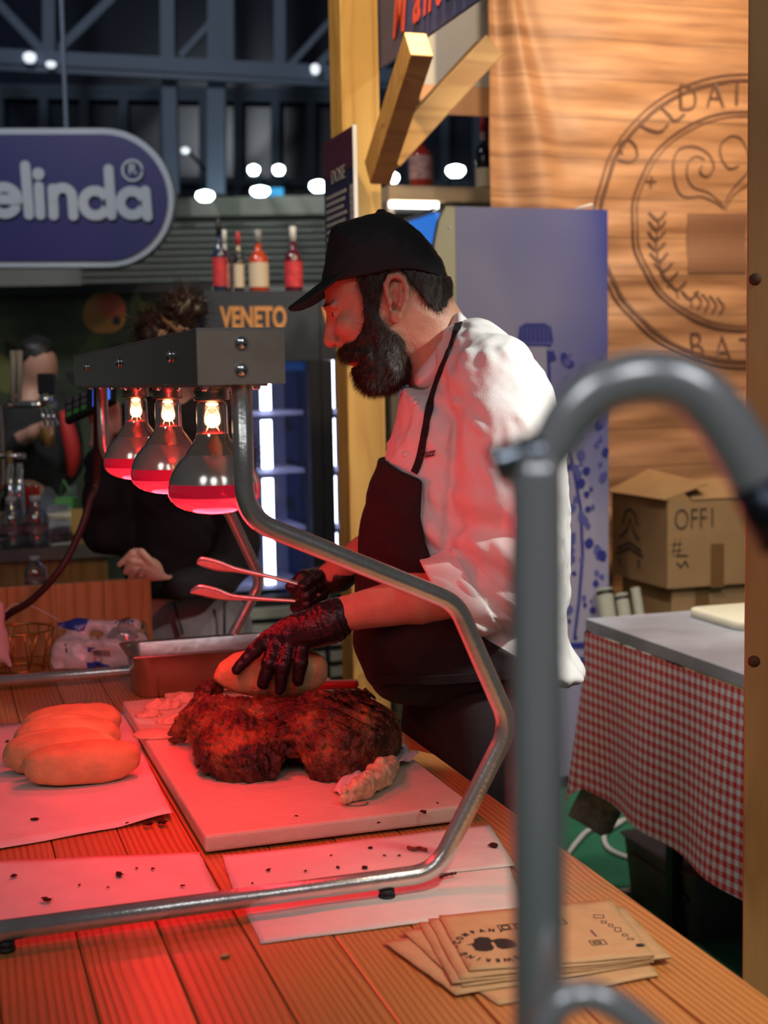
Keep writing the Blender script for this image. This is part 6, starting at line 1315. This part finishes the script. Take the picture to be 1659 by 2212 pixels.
# ------------------------------------------------------------------ blue printed fridge beside the carver
YQ = S(P(1150, 700, 5.08)).y
qx0 = sY(985, 600, YQ).x; qx1 = sY(1313, 600, YQ).x; qzt = sY(985, 446, YQ).z
bf = thing('display_fridge', 'tall display fridge with a printed blue side showing a giant water bottle', 'fridge', W(qx0, YQ, 0), TH)
wq = qx1 - qx0
def blue_print():
    m = bpy.data.materials.new('misty_blue_print'); m.use_nodes = True; nt = m.node_tree; b = nt.nodes['Principled BSDF']; b.inputs['Roughness'].default_value = 0.45
    tc = nt.nodes.new('ShaderNodeTexCoord'); n = nt.nodes.new('ShaderNodeTexNoise'); n.inputs['Scale'].default_value = 1.7; n.inputs['Detail'].default_value = 1.5; nt.links.new(tc.outputs['Object'], n.inputs[0])
    sp = nt.nodes.new('ShaderNodeSeparateXYZ'); nt.links.new(tc.outputs['Object'], sp.inputs[0])
    def ma(a, k, add=None):
        q = nt.nodes.new('ShaderNodeMath'); q.operation = 'MULTIPLY_ADD'; nt.links.new(a, q.inputs[0]); q.inputs[1].default_value = k
        if add is not None: nt.links.new(add, q.inputs[2])
        else: q.inputs[2].default_value = 0
        return q.outputs[0]
    g = ma(sp.outputs[0], 0.55 / wq, ma(sp.outputs[2], 0.75 / qzt, ma(n.outputs[0], 0.7)))       # deep blue fades in towards one printed corner
    mr = nt.nodes.new('ShaderNodeMapRange'); mr.inputs['From Min'].default_value = 1.15; mr.inputs['From Max'].default_value = 1.62; nt.links.new(g, mr.inputs['Value'])
    r = nt.nodes.new('ShaderNodeValToRGB'); e = r.color_ramp.elements; e[0].color = (0.27, 0.25, 0.37, 1); e[1].color = (0.035, 0.045, 0.26, 1); nt.links.new(mr.outputs[0], r.inputs[0]); nt.links.new(r.outputs[0], b.inputs['Base Color']); return m
sbox('printed_side', (0, 0, 0.05), (wq, 0.012, qzt), blue_print(), bf)
sbox('cabinet', (0.0, 0.0125, 0.05), (wq, 0.40, qzt - 0.02), mat('cabinet_grey', (0.30, 0.30, 0.33), 0.5), bf)
sbox('plinth', (0.02, 0.02, 0.0), (wq - 0.02, 0.38, 0.0495), M_black, bf)
MB().tube([(wq - 0.13, 0.006, qzt), (wq - 0.06, 0.006, qzt + 0.02), (wq - 0.055, 0.006, qzt)], 0.004, 6).build('top_clip', M_white, bf, world=False)
# cream cheek with a curved front edge and the blue lit header
ckp = [(-0.085, 0.05), (-0.001, 0.05), (-0.001, qzt), (-0.035, qzt), (-0.060, qzt - 0.05), (-0.078, qzt - 0.13), (-0.085, qzt - 0.26)]
MB().prism(ckp, (0, 0.0, 0), (1, 0, 0), (0, 0, 1), (0, 0.03, 0)).build('cheek', mat('cream_panel', (0.55, 0.48, 0.29), 0.5), bf, world=False)
MB().lathe([(0.006, 0), (0.004, 0.004), (0, 0.005)], 10, Matrix.Translation((-0.022, -0.0005, qzt - 0.075)) @ Matrix.Rotation(math.pi / 2, 4, 'X')).build('screw', M_white, bf, world=False)
MB().prism([(0.031, qzt - 0.02), (0.42, qzt - 0.02), (0.42, qzt - 0.55), (0.031, qzt - 0.55)], (-0.060, 0, 0), (0, 1, 0), (0, 0, 1), (0.02, 0, 0)).build('lit_header', mat('header_lit_blue', (0.03, 0.16, 0.55), 0.4, emit=(0.03, 0.20, 0.75), estr=0.8), bf, world=False)
MB().bar((-0.066, 0.03, qzt - 0.01), (-0.066, 0.42, qzt - 0.01), 0.012, 0.016, (0, 0, 1)).build('header_trim', M_white, bf, world=False)
sbox('glass_door', (-0.082, 0.04, 0.10), (-0.070, 0.40, qzt - 0.56), mat('door_blue', (0.03, 0.06, 0.25), 0.2, emit=(0.02, 0.06, 0.30), estr=0.5), bf)
for k in range(6): sbox('door_item_row', (-0.086, 0.06, 0.3 + k * 0.2), (-0.0825, 0.38, 0.36 + k * 0.2), [mat('row_purple', (0.25, 0.08, 0.30), 0.4), mat('row_cyan', (0.10, 0.25, 0.55), 0.4)][k % 2], bf)
# printed bottle: cap, neck and body drawn on the side
M_tap = mat('tap_steel', (0.92, 0.93, 0.96), 0.20, 0.55)
M_pb = mat('print_deep_blue', (0.028, 0.030, 0.20), 0.45); M_pm = mat('print_mid_blue', (0.085, 0.085, 0.28), 0.45); M_pp = mat('print_pale', (0.30, 0.27, 0.37), 0.45)
FW0 = W(qx0, YQ, 0)
def fpx(lst, lift): 
    out = []
    for x, y in lst:
        s_ = sY(x, y, YQ); out.append((s_.x - qx0, s_.z))
    return out
def fprint(name, lst, m, k): MB().prism(fpx(lst, 0), (0, -0.0012 * k, 0), (1, 0, 0), (0, 0, 1), (0, 0.001, 0)).build(name, m, bf, world=False)
fprint('printed_bottle', [(1126, 745), (1180, 745), (1184, 860), (1215, 930), (1262, 1020), (1285, 1100), (1290, 1200), (1280, 1300), (1255, 1400), (1080, 1400), (1060, 1200), (1065, 1050), (1100, 920), (1124, 860)], M_pp, 1)
fprint('printed_cap', [(1118, 738), (1122, 706), (1135, 698), (1175, 698), (1190, 706), (1195, 738), (1190, 748), (1122, 748)], M_pb, 2)
for k in range(7): fprint('printed_cap_rib', [(1126 + k * 9.3, 704), (1129 + k * 9.3, 704), (1129 + k * 9.3, 736), (1126 + k * 9.3, 736)], M_pm, 3)
fprint('printed_cap_ring', [(1119, 738), (1194, 738), (1193, 744), (1120, 744)], M_pm, 3)
def fline(name, pts, w, m, k): MB().stroke(fpx(pts, 0), w, (0, -0.0012 * k, 0), (1, 0, 0), (0, 0, 1), (0, 0.001, 0)).build(name, m, bf, world=False)
fline('printed_outline', [(1184, 760), (1187, 860), (1215, 930), (1240, 1020), (1254, 1100), (1258, 1200), (1250, 1300), (1240, 1380)], 0.012, M_pb, 2)
fline('printed_outline', [(1125, 760), (1122, 860), (1100, 920)], 0.006, M_pm, 2)
rs = np.random.RandomState(9)
for k in range(90):
    x, y = 1190 + rs.rand() * 120, 760 + rs.rand() * 640
    if x < 1240 and y > 960 and x > 1255: continue
    r_ = 3 + rs.rand() * 9; n_ = 7; ph = rs.rand() * 6
    fprint('printed_splash', [(x + r_ * (0.6 + 0.5 * rs.rand()) * math.cos(ph + 6.283 * i / n_), y + r_ * (0.8 + 0.6 * rs.rand()) * math.sin(ph + 6.283 * i / n_)) for i in range(n_)], [M_pb, M_pm, M_pm][k % 3], 2.2 + 0.01 * k)
for (x, y, w_, h_) in ((1222, 1388, 90, 12), (1222, 1420, 90, 40)): fprint('printed_band', [(x, y), (x + w_, y - 2), (x + w_, y + h_), (x, y + h_)], M_pb, 2)

# ------------------------------------------------------------------ brown tarpaulin
YT = S(P(1060, 400, 5.75)).y
tx0 = sY(1060, 400, YT).x; tx1 = sY(1990, 400, YT).x + 0.10; tz0 = 0.35; tz1 = 3.55
def tarp_y(X, z):
    """depth of the cloth: soft drapes fanning from the upper corner"""
    u = X - tx0; v = tz1 - z; a = math.atan2(u, v + 0.05)
    f = 0.030 * math.sin(a * 26) * math.exp(-((a - 0.13) / 0.16) ** 2) * min(1, v / 0.4) * math.exp(-(max(0, v - 1.3) / 0.8) ** 2)
    return YT + f + 0.007 * math.sin(z * 31 + 1.5 * math.sin(X * 3.3)) * min(1, max(0, (u - 0.15) / 0.4)) + 0.008 * math.sin(X * 9 + z * 4) * math.sin(z * 7)
v = []; f = []; nx, nz = 120, 170
for j in range(nz + 1):
    for i in range(nx + 1):
        X = tx0 + (tx1 - tx0) * i / nx; z = tz0 + (tz1 - tz0) * j / nz; v.append(W(X, tarp_y(X, z), z))
n_ = nx + 1; f = [[j * n_ + i, j * n_ + i + 1, (j + 1) * n_ + i + 1, (j + 1) * n_ + i] for j in range(nz) for i in range(nx)]
def tarp_mat():
    m = bpy.data.materials.new('brown_plank_print'); m.use_nodes = True; nt = m.node_tree; N = nt.nodes; L = nt.links; b = N['Principled BSDF']; b.inputs['Roughness'].default_value = 0.55
    tc = N.new('ShaderNodeTexCoord'); mp = N.new('ShaderNodeMapping'); mp.inputs['Scale'].default_value = (0.8, 0.8, 9.0); L.new(tc.outputs['Object'], mp.inputs[0])
    n = N.new('ShaderNodeTexNoise'); n.inputs['Scale'].default_value = 2.2; n.inputs['Detail'].default_value = 6; L.new(mp.outputs[0], n.inputs[0])
    r = N.new('ShaderNodeValToRGB'); e = r.color_ramp.elements; e[0].position = 0.33; e[0].color = (0.20, 0.085, 0.040, 1); e[1].position = 0.68; e[1].color = (0.44, 0.225, 0.115, 1); L.new(n.outputs[0], r.inputs[0])
    sp = N.new('ShaderNodeSeparateXYZ'); L.new(tc.outputs['Object'], sp.inputs[0]); fr_ = N.new('ShaderNodeMath'); fr_.operation = 'FRACT'; mu = N.new('ShaderNodeMath'); mu.operation = 'MULTIPLY'; mu.inputs[1].default_value = 6.2; L.new(sp.outputs[2], mu.inputs[0]); L.new(mu.outputs[0], fr_.inputs[0])
    lt = N.new('ShaderNodeMath'); lt.operation = 'LESS_THAN'; lt.inputs[1].default_value = 0.045; L.new(fr_.outputs[0], lt.inputs[0])
    ml = N.new('ShaderNodeMath'); ml.operation = 'MULTIPLY'; ml.inputs[1].default_value = 0.55; L.new(lt.outputs[0], ml.inputs[0])
    mx = N.new('ShaderNodeMixRGB'); mx.inputs[2].default_value = (0.10, 0.04, 0.022, 1); L.new(ml.outputs[0], mx.inputs[0]); L.new(r.outputs[0], mx.inputs[1]); L.new(mx.outputs[0], b.inputs['Base Color']); return m
tarp = thing('tarpaulin', 'brown wood-print tarpaulin with a round beer logo hung as the booth back wall', 'tarpaulin', W(tx0, YT, tz0), TH)
raw('cloth', v, f, tarp_mat(), tarp, True, True)
sbox('hem_pole', (0.02, 0.03, tz1 - tz0), (tx1 - tx0, 0.07, tz1 - tz0 + 0.04), M_brace, tarp)
for x in (0.14, tx1 - tx0 - 0.06): sbox('pole_leg', (x, 0.075, -tz0), (x + 0.05, 0.125, tz1 - tz0 + 0.04), M_brace, tarp)
M_lg = mat('logo_brown', (0.095, 0.038, 0.022), 0.6)
def t_on(q):
    s_ = S(q); return W(s_.x, tarp_y(s_.x, s_.z) - 0.006, s_.z)
def tl(lst): return [(sY(x, y, YT).x, sY(x, y, YT).z) for x, y in lst]
def tstroke(name, pts, wpx, n=4):
    pts = [(p.x, p.y) for p in smooth_path([Vector((a, b, 0)) for a, b in pts], n)]
    MB().stroke(tl(pts), wpx * 5.7 / F, (0, 0, 0), EX, UZ, (0, 0, 0)).build(name, M_lg, tarp, fn=lambda q: t_on(q + DY * YT))
def circ(cx, cy, r_, a0, a1, n=40): return [(cx + r_ * math.cos(math.radians(a0 + (a1 - a0) * k / n)), cy - r_ * math.sin(math.radians(a0 + (a1 - a0) * k / n))) for k in range(n + 1)]
CXL, CYL = 1600, 478
for (r_, w_) in ((316, 5), (303, 9), (236, 6), (226, 3)): tstroke('logo_ring', circ(CXL, CYL, r_, 0, 360, 72), w_, 1)
for (ch, x, y, sz) in (('D', 1462, 240, 66), ('A', 1524, 232, 66), ('T', 1572, 228, 66), ('B', 1486, 775, 68), ('A', 1540, 782, 68), ('T', 1595, 786, 68)):
    o_ = onY(x, y, YT); put_text('logo_letter', ch, sz * 5.7 / F * 1.3, M_lg, tarp, o_, EX, UZ, 0, -0.0015, 0.85, fn=t_on)
tstroke('logo_swirl', [(1560, 448), (1520, 425), (1480, 425), (1460, 400), (1453, 360), (1465, 325), (1495, 316), (1525, 330), (1537, 360), (1525, 382), (1508, 372), (1512, 360)], 4)
tstroke('logo_swirl', [(1558, 440), (1530, 415), (1500, 405), (1482, 380), (1485, 350), (1503, 338), (1518, 345)], 3)
tstroke('logo_swirl', [(1560, 450), (1572, 425), (1592, 395), (1612, 370), (1615, 330), (1600, 300), (1575, 295), (1555, 315), (1555, 345), (1570, 365), (1590, 360)], 4)
tstroke('logo_swirl', [(1565, 452), (1585, 420), (1620, 395)], 3)
for i in range(9):
    x, y = [(1418, 470), (1416, 490), (1416, 512), (1418, 535), (1422, 558), (1430, 580), (1442, 600), (1462, 620), (1490, 640)][i]
    tstroke('logo_barley', [(x - 17, y - 10), (x, y + 6), (x + 17, y - 10)], 6); tstroke('logo_barley', [(x, y + 6), (x + 2, y + 22)], 3)
for i in range(4): tstroke('logo_barley', [(1500 + i * 16, 632 + i * 4), (1512 + i * 16, 650 + i * 4), (1504 + i * 16, 668 + i * 3)], 5)
tstroke('logo_star', [(1396, 392), (1416, 392)], 4); tstroke('logo_star', [(1406, 382), (1406, 404)], 4)
tstroke('logo_scroll', [(1345, 330), (1340, 310), (1358, 302), (1375, 315), (1378, 338), (1360, 350), (1338, 345)], 5); tstroke('logo_scroll', [(1380, 270), (1400, 280), (1425, 285), (1440, 270)], 6); tstroke('logo_scroll', [(1425, 230), (1440, 245), (1455, 262), (1475, 248)], 6)
bq = MB(); 
for i in range(12):
    for j in range(12):
        a, b_, c, d = [(1482 + 130 * (i + p_) / 12, 462 + 128 * (j + q_) / 12) for p_, q_ in ((0, 0), (1, 0), (1, 1), (0, 1))]; bq.add([onY(x, y, YT) for x, y in (a, b_, c, d)], [[0, 1, 2, 3]])
bq.build('logo_block', mat('logo_block_brown', (0.17, 0.075, 0.042), 0.6), tarp, fn=t_on)

# ------------------------------------------------------------------ cardboard boxes
YC = 4.62
cbx = onY(1442, 1272, YC); k0 = S(cbx); zc1 = sY(1442, 1082, YC).z; wx_ = sY(1660, 1272, YC).x - k0.x; dl = sX(1322, 1200, k0.x).y - YC; dl = min(dl, YT - YC - 0.10)
lowz = k0.z
bx1 = thing('cardboard_box', 'open brown cardboard box with handwriting and a printed crest', 'box', W(k0.x, YC, lowz), TH)
hx_ = zc1 - lowz
sbox('front', (0, 0, 0), (wx_, 0.006, hx_), M_card, bx1); sbox('back', (0, dl - 0.006, 0), (wx_, dl, hx_), M_card, bx1); sbox('side', (0, 0.0061, 0), (0.006, dl - 0.0061, hx_), M_card, bx1); sbox('side', (wx_ - 0.006, 0.0061, 0), (wx_, dl - 0.0061, hx_), M_card, bx1); sbox('bottom', (0.0061, 0.0061, 0), (wx_ - 0.0061, dl - 0.0061, 0.006), M_card, bx1)
q = MB(); q.add([(-0.02, -0.005, hx_ + 0.002), (-0.02, dl, hx_ + 0.002), (0.17, dl + 0.0, hx_ + 0.085), (0.17, -0.005, hx_ + 0.055)], [[0, 1, 2, 3]]); o = q.build('flap', M_card, bx1, world=False); o.modifiers.new('t', 'SOLIDIFY').thickness = 0.005
q = MB(); q.add([(0.10, -0.004, hx_ + 0.002), (wx_, -0.004, hx_ + 0.002), (wx_, 0.16, hx_ + 0.07), (0.12, 0.16, hx_ + 0.055)], [[0, 1, 2, 3]]); o = q.build('flap', M_card, bx1, world=False); o.modifiers.new('t', 'SOLIDIFY').thickness = 0.005
put_text('handwriting', 'OFF1', 0.115, M_ink, bx1, onY(1455, 1145, YC - 0.002), EX, UZ, 0.0004, -0.002, 0.72)
put_text('handwriting', '#', 0.10, M_ink, bx1, onY(1450, 1198, YC - 0.002), EX, UZ, 0.0004, -0.002, 0.8)
m = MB()
for (a, b_) in (((1460, 1200), (1485, 1200)), ((1462, 1215), (1470, 1225)), ((1470, 1225), (1480, 1212)), ((1480, 1212), (1486, 1224))): m.stroke([(sY(*a, YC).x - k0.x, sY(*a, YC).z - lowz), (sY(*b_, YC).x - k0.x, sY(*b_, YC).z - lowz)], 0.005, (0, -0.003, 0), (1, 0, 0), (0, 0, 1), (0, 0.001, 0))
m.build('pen_mark', M_ink, bx1, world=False)
p0, p1 = sY(1535, 1175, YC), sY(1563, 1268, YC); sbox('brown_tape', (p0.x - k0.x, -0.002, p1.z - lowz), (p1.x - k0.x, -0.0005, p0.z - lowz), mat('tape_brown', (0.18, 0.09, 0.035), 0.3), bx1)
cr0 = sX(1355, 1165, k0.x)                                   # crest printed on the side
def crest(pts, w_): 
    l_ = [(sX(x, y, k0.x).y - YC, sX(x, y, k0.x).z - lowz) for x, y in pts]; MB().stroke(l_, w_, (-0.002, 0, 0), (0, 1, 0), (0, 0, 1), (0.001, 0, 0)).build('printed_crest', M_ink, bx1, world=False)
for pts in ([(1345, 1130), (1352, 1105), (1362, 1100), (1372, 1112), (1376, 1132)], [(1340, 1160), (1355, 1145), (1362, 1120), (1370, 1150), (1380, 1165)], [(1335, 1185), (1360, 1172), (1385, 1190)], [(1333, 1196), (1360, 1184), (1388, 1202)], [(1338, 1205), (1340, 1218)], [(1380, 1212), (1382, 1226)]): crest(pts, 0.012)
lb = thing('cardboard_box', 'plain closed cardboard box at the bottom under the open box', 'box', W(k0.x + 0.03, YC + 0.02, 0), TH)
MB().box((0, 0, 0), (wx_ - 0.02, dl - 0.05, lowz - 0.001), None, 0.003).build('carton', M_card, lb, world=False); sbox('tape', (0.1, -0.0015, lowz * 0.3), (0.16, -0.0003, lowz - 0.002), MATS['tape_brown'], lb)
# rolled grey hoses next to the boxes
for i, (x, y, r_) in enumerate(((1335, 1300, 0.030), (1372, 1312, 0.024), (1402, 1300, 0.018))):
    a = P(x - 30, y - 30, 5.12); b_ = P(x + 25, y + 22, 5.02); t = thing('grey_roll', ['thick pale grey roll leaning against the cardboard boxes', 'medium grey roll leaning between two other rolls by the boxes', 'thin grey roll next to the closed cardboard box'][i], 'roll', (b_.x, b_.y, 0))
    top_ = Vector((a.x, a.y, a.z + 0.0)); MB().tube([(0, -0.05 - 0.06 * i, 0.04), ((a.x - b_.x), 0.1, a.z)], r_, 14).build('roll', mat('roll_grey', (0.22, 0.22, 0.18), 0.7), t, world=False); MB().tube([((a.x - b_.x) * 0.96, 0.094, a.z * 0.97), ((a.x - b_.x) * 0.98, 0.098, a.z * 0.985)], r_ * 1.06, 14).build('strap', M_black, t, world=False)

# ------------------------------------------------------------------ table with checked cloth
ZT2 = 0.86
tcn = sZ(1265, 1336, ZT2); txa, tya = tcn.x, tcn.y
tyb = sX(1600, 1470, txa).y - 0.9; txb = txa + 0.95
tb = thing('work_table', 'steel-topped work table with black folding legs under the checked cloth', 'table', W(txa, tyb, 0), TH)
Lt = tya - tyb
sbox('table_top', (0, 0, ZT2 - 0.035), (txb - txa, Lt, ZT2), mat('worn_steel_top', (0.42, 0.44, 0.50), 0.38, 0.4, 0.25, 5, 0.05, 30), tb, 0.002)
for (x, y) in ((0.12, Lt - 0.28), (0.12, 0.25), (0.8, Lt - 0.28), (0.8, 0.25)): sbox('leg', (x, y, 0.03), (x + 0.035, y + 0.035, ZT2 - 0.036), M_black, tb)
for y in (Lt - 0.28, 0.25): sbox('foot_rail', (0.05, y, 0.0), (0.9, y + 0.035, 0.0295), M_black, tb)
def gingham():
    m = bpy.data.materials.new('red_gingham'); m.use_nodes = True; nt = m.node_tree; N = nt.nodes; L = nt.links; b = N['Principled BSDF']; b.inputs['Roughness'].default_value = 0.8
    uv = N.new('ShaderNodeUVMap'); sp = N.new('ShaderNodeSeparateXYZ'); L.new(uv.outputs[0], sp.inputs[0]); st_ = []
    for k in (0, 1):
        fr_ = N.new('ShaderNodeMath'); fr_.operation = 'FRACT'; L.new(sp.outputs[k], fr_.inputs[0]); g = N.new('ShaderNodeMath'); g.operation = 'LESS_THAN'; g.inputs[1].default_value = 0.5; L.new(fr_.outputs[0], g.inputs[0]); st_.append(g.outputs[0])
    a = N.new('ShaderNodeMath'); a.operation = 'ADD'; L.new(st_[0], a.inputs[0]); L.new(st_[1], a.inputs[1]); h_ = N.new('ShaderNodeMath'); h_.operation = 'MULTIPLY'; h_.inputs[1].default_value = 0.5; L.new(a.outputs[0], h_.inputs[0])
    r = N.new('ShaderNodeValToRGB'); r.color_ramp.interpolation = 'CONSTANT'; e = r.color_ramp.elements; e[0].position = 0; e[0].color = (0.62, 0.60, 0.60, 1); e[1].position = 0.75; e[1].color = (0.50, 0.020, 0.018, 1); k_ = e.new(0.25); k_.color = (0.55, 0.22, 0.22, 1); L.new(h_.outputs[0], r.inputs[0]); L.new(r.outputs[0], b.inputs['Base Color']); return m
M_gh = gingham()
def cloth(name, top_pts, bot_pts, per, parent, m, nv=26, off=0.0, fold=0.012):
    """hanging cloth between a top line and a hem line (world points); checks from its own lengths"""
    n = len(top_pts); v = []; uv = []; L_ = [0]
    for i in range(1, n): L_.append(L_[-1] + (Vector(bot_pts[i]) - Vector(bot_pts[i - 1])).length * 0.5 + (Vector(top_pts[i]) - Vector(top_pts[i - 1])).length * 0.5)
    for j in range(nv + 1):
        t = j / nv
        for i in range(n):
            a, b_ = Vector(top_pts[i]), Vector(bot_pts[i]); p = a.lerp(b_, t); p += EX * (-fold * t * math.sin(L_[i] * 17 + 0.8 * t)); v.append(p); uv.append((L_[i] / per, (a - b_).length * t / per))
    f = [[j * n + i, j * n + i + 1, (j + 1) * n + i + 1, (j + 1) * n + i] for j in range(nv) for i in range(n - 1)]
    return raw(name, v, f, m, parent, True, True, uv)
tc2 = thing('checked_cloth', 'red and white checked tablecloth hanging from the steel-topped table', 'tablecloth', W(txa, tyb, ZT2 - 0.04), TH)
zh_ = sX(1335, 1745, txa - 0.03).z; zhn = zh_ + (sX(1600, 1950, txa - 0.05).z - zh_) * (sX(1335, 1745, txa - 0.03).y - tyb) / (sX(1335, 1745, txa - 0.03).y - sX(1600, 1950, txa - 0.05).y)
topl = []; botl = []
# far corner flare, then along the side towards the viewer
nA = 9
cor_t = W(txa - 0.004, tya, ZT2 - 0.036); cor_b = W(txa - 0.03, tya - 0.06, zh_)
far_t = W(txa + 0.035, tya + 0.03, ZT2 - 0.036); far_b = P(1222, 1752, cor_b.y + 0.06)
for i in range(nA): t = i / nA; topl.append(far_t.lerp(cor_t, t)); botl.append(Vector(far_b).lerp(cor_b, t) + DY * 0.03 * math.sin(t * 3.14))
nB = 46
for i in range(nB + 1): t = i / nB; topl.append(cor_t.lerp(W(txa - 0.004, tyb, ZT2 - 0.036), t)); botl.append(cor_b.lerp(W(txa - 0.05, tyb, zhn), t))
o = cloth('cloth', topl, botl, 0.0272, tc2, M_gh)
gl2 = [W(txa + 0.02 + 0.02 * i, tya - 0.02 - 0.03 * i, 0.45) for i in range(6)]; gb2 = [P(1225 + 24 * i, [1762, 1775, 1790, 1806, 1800, 1745][i], cor_b.y + 0.10) for i in range(6)]
cloth('lining', gl2, gb2, 0.05, tc2, mat('speckled_grey_cloth', (0.36, 0.33, 0.31), 0.9, 0, 0.35, 40), 8, fold=0.0)
cbp = sZ(1640, 1345, ZT2 + 0.001); c2b = loft_rr([(0.20, 0.13, 0.03, 0), (0.204, 0.134, 0.03, 0.003), (0.204, 0.134, 0.03, 0.022), (0.20, 0.13, 0.03, 0.025)]).build('cutting_board', mat('cream_board', (0.68, 0.63, 0.46), 0.5), None, world=False, loc=W(sZ(1527, 1340, ZT2).x + 0.19, sZ(1560, 1345, ZT2).y, ZT2 + 0.001), rz=TH); tag(c2b, 'cream cutting board lying on the steel table top', 'cutting board')
bn = sZ(1455, 2000, 0.0); gbx = thing('grey_tub', 'grey plastic tub with faint print under the checked tablecloth', 'tub', W(*S(P(1453, 1980, 3.75)).xy, 0), TH); zz = P(1453, 1868, 3.75).z
loft_rr([(0.15, 0.19, 0.03, 0), (0.165, 0.205, 0.03, zz - 0.01), (0.175, 0.215, 0.03, zz)]).build('tub', mat('tub_grey', (0.17, 0.16, 0.15), 0.6, 0, 0.2, 6), gbx, world=False).location = (0.165, 0.10, 0)
MB().tube([(0.0, -0.08, zz * 0.62), (0.0, -0.05, zz * 0.66), (0.0, -0.02, zz * 0.60), (0, -0.05, zz * 0.55), (0.0, -0.08, zz * 0.62)], 0.006, 6).build('print_mark', M_ink, gbx, world=False)
MB().box((-0.004, 0.0, zz * 0.70), (0.003, 0.24, zz * 0.78)).build('print_band', mat('tub_band', (0.10, 0.09, 0.10), 0.6), gbx, world=False)
for pts, lab in (([(1215, 1860), (1250, 1815), (1275, 1793), (1330, 1778), (1380, 1760)], 'straight run of white cable on the green carpet under the table'), ([(1345, 1775), (1308, 1800), (1312, 1830), (1350, 1850), (1400, 1862), (1470, 1870)], 'white cable curling round the black table leg'), ([(1310, 1922), (1350, 1925), (1430, 1915)], 'short white cable end on the carpet in front of the foot rail')):
    pp_ = smooth_path([onZ(x, y, 0.010) for x, y in pts], 8); o = MB().tube(pp_, 0.009, 8).build('white_cable', mat('cable_white', (0.45, 0.43, 0.40), 0.6), None, loc=pp_[0]); tag(o, lab, 'cable')

# ------------------------------------------------------------------ near booth post
NP = Vector((P(1609, 1200, 2.02).x, 2.02, 0))
npo = thing('timber_post', 'rough pine corner post with knots next to the counter edge', 'post', NP, -math.radians(16))
MB().box((0, 0, 0), (0.10, 0.10, 3.4), None, 0.003).build('post', wood('near_post_pine', (0.58, 0.34, 0.12), (0.40, 0.20, 0.06), 0.6, 2, 24, True), npo, world=False)
for (z, x) in ((P(1609, 1440, 1.98).z, 0.006), (P(1609, 600, 1.98).z, 0.004)): MB().lathe([(0.009, 0), (0.006, 0.0025), (0, 0.003)], 10, Matrix.Translation((x + 0.008, -0.0005, z)) @ Matrix.Rotation(math.pi / 2, 4, 'X')).build('knot', mat('knot_dark', (0.10, 0.04, 0.015), 0.7), npo, world=False)

# ------------------------------------------------------------------ tap close to the lens
DT = 0.62; st_ = DT / F
tpn = thing('steel_tap', 'polished steel tap with tall upright tube and arched spout at the counter edge', 'tap', (P(1160, 1500, DT).x, DT, TZ))
tb0 = P(1160, 1500, DT)
def tl_(x, y, dd=0.0): return P(x, y, DT + dd)
MB().tube([Vector((tl_(1163, 2000).x, DT, TZ + 0.001)), tl_(1161, 1600), tl_(1158, 1030), tl_(1157, 985)], 59 * st_, 28).build('upright_tube', M_tap, tpn)
MB().tube([tl_(1064, 1010, 0), tl_(1075, 1005, 0), tl_(1150, 985, 0.0), tl_(1190, 965, 0.0)], [38 * st_, 44 * st_, 48 * st_, 46 * st_], 24).build('cap_nut', mat('dark_chrome', (0.42, 0.47, 0.55), 0.2, 1.0), tpn)
MB().tube(smooth_path([tl_(1165, 1005), tl_(1195, 960), tl_(1235, 895), tl_(1290, 845), tl_(1360, 820), tl_(1430, 818), tl_(1500, 845), tl_(1560, 905), tl_(1610, 985), tl_(1650, 1065), tl_(1690, 1150)], 6), [46 * st_ + 16 * st_ * min(1, k / 24) for k in range(61)], 24).build('spout', M_tap, tpn)
MB().tube([tl_(1636, 1035), tl_(1700, 1170)], 64 * st_, 24).build('spout_sleeve', mat('sleeve_dark', (0.10, 0.11, 0.15), 0.3, 1.0), tpn)
MB().tube(smooth_path([tl_(1150, 2330, -0.03), tl_(1190, 2190, -0.03), tl_(1270, 2150, -0.03), tl_(1370, 2200, -0.03), tl_(1460, 2300, -0.03), tl_(1500, 2400, -0.03)], 6), 34 * st_, 20).build('base_loop', M_tap, tpn)
MB().lathe([(0.045, 0), (0.045, 0.006), (0.030, 0.012), (0.016, 0.016)], 28, Matrix.Translation((tl_(1163, 2000).x, DT, TZ + 0.0005))).build('base_flange', M_tap, tpn)
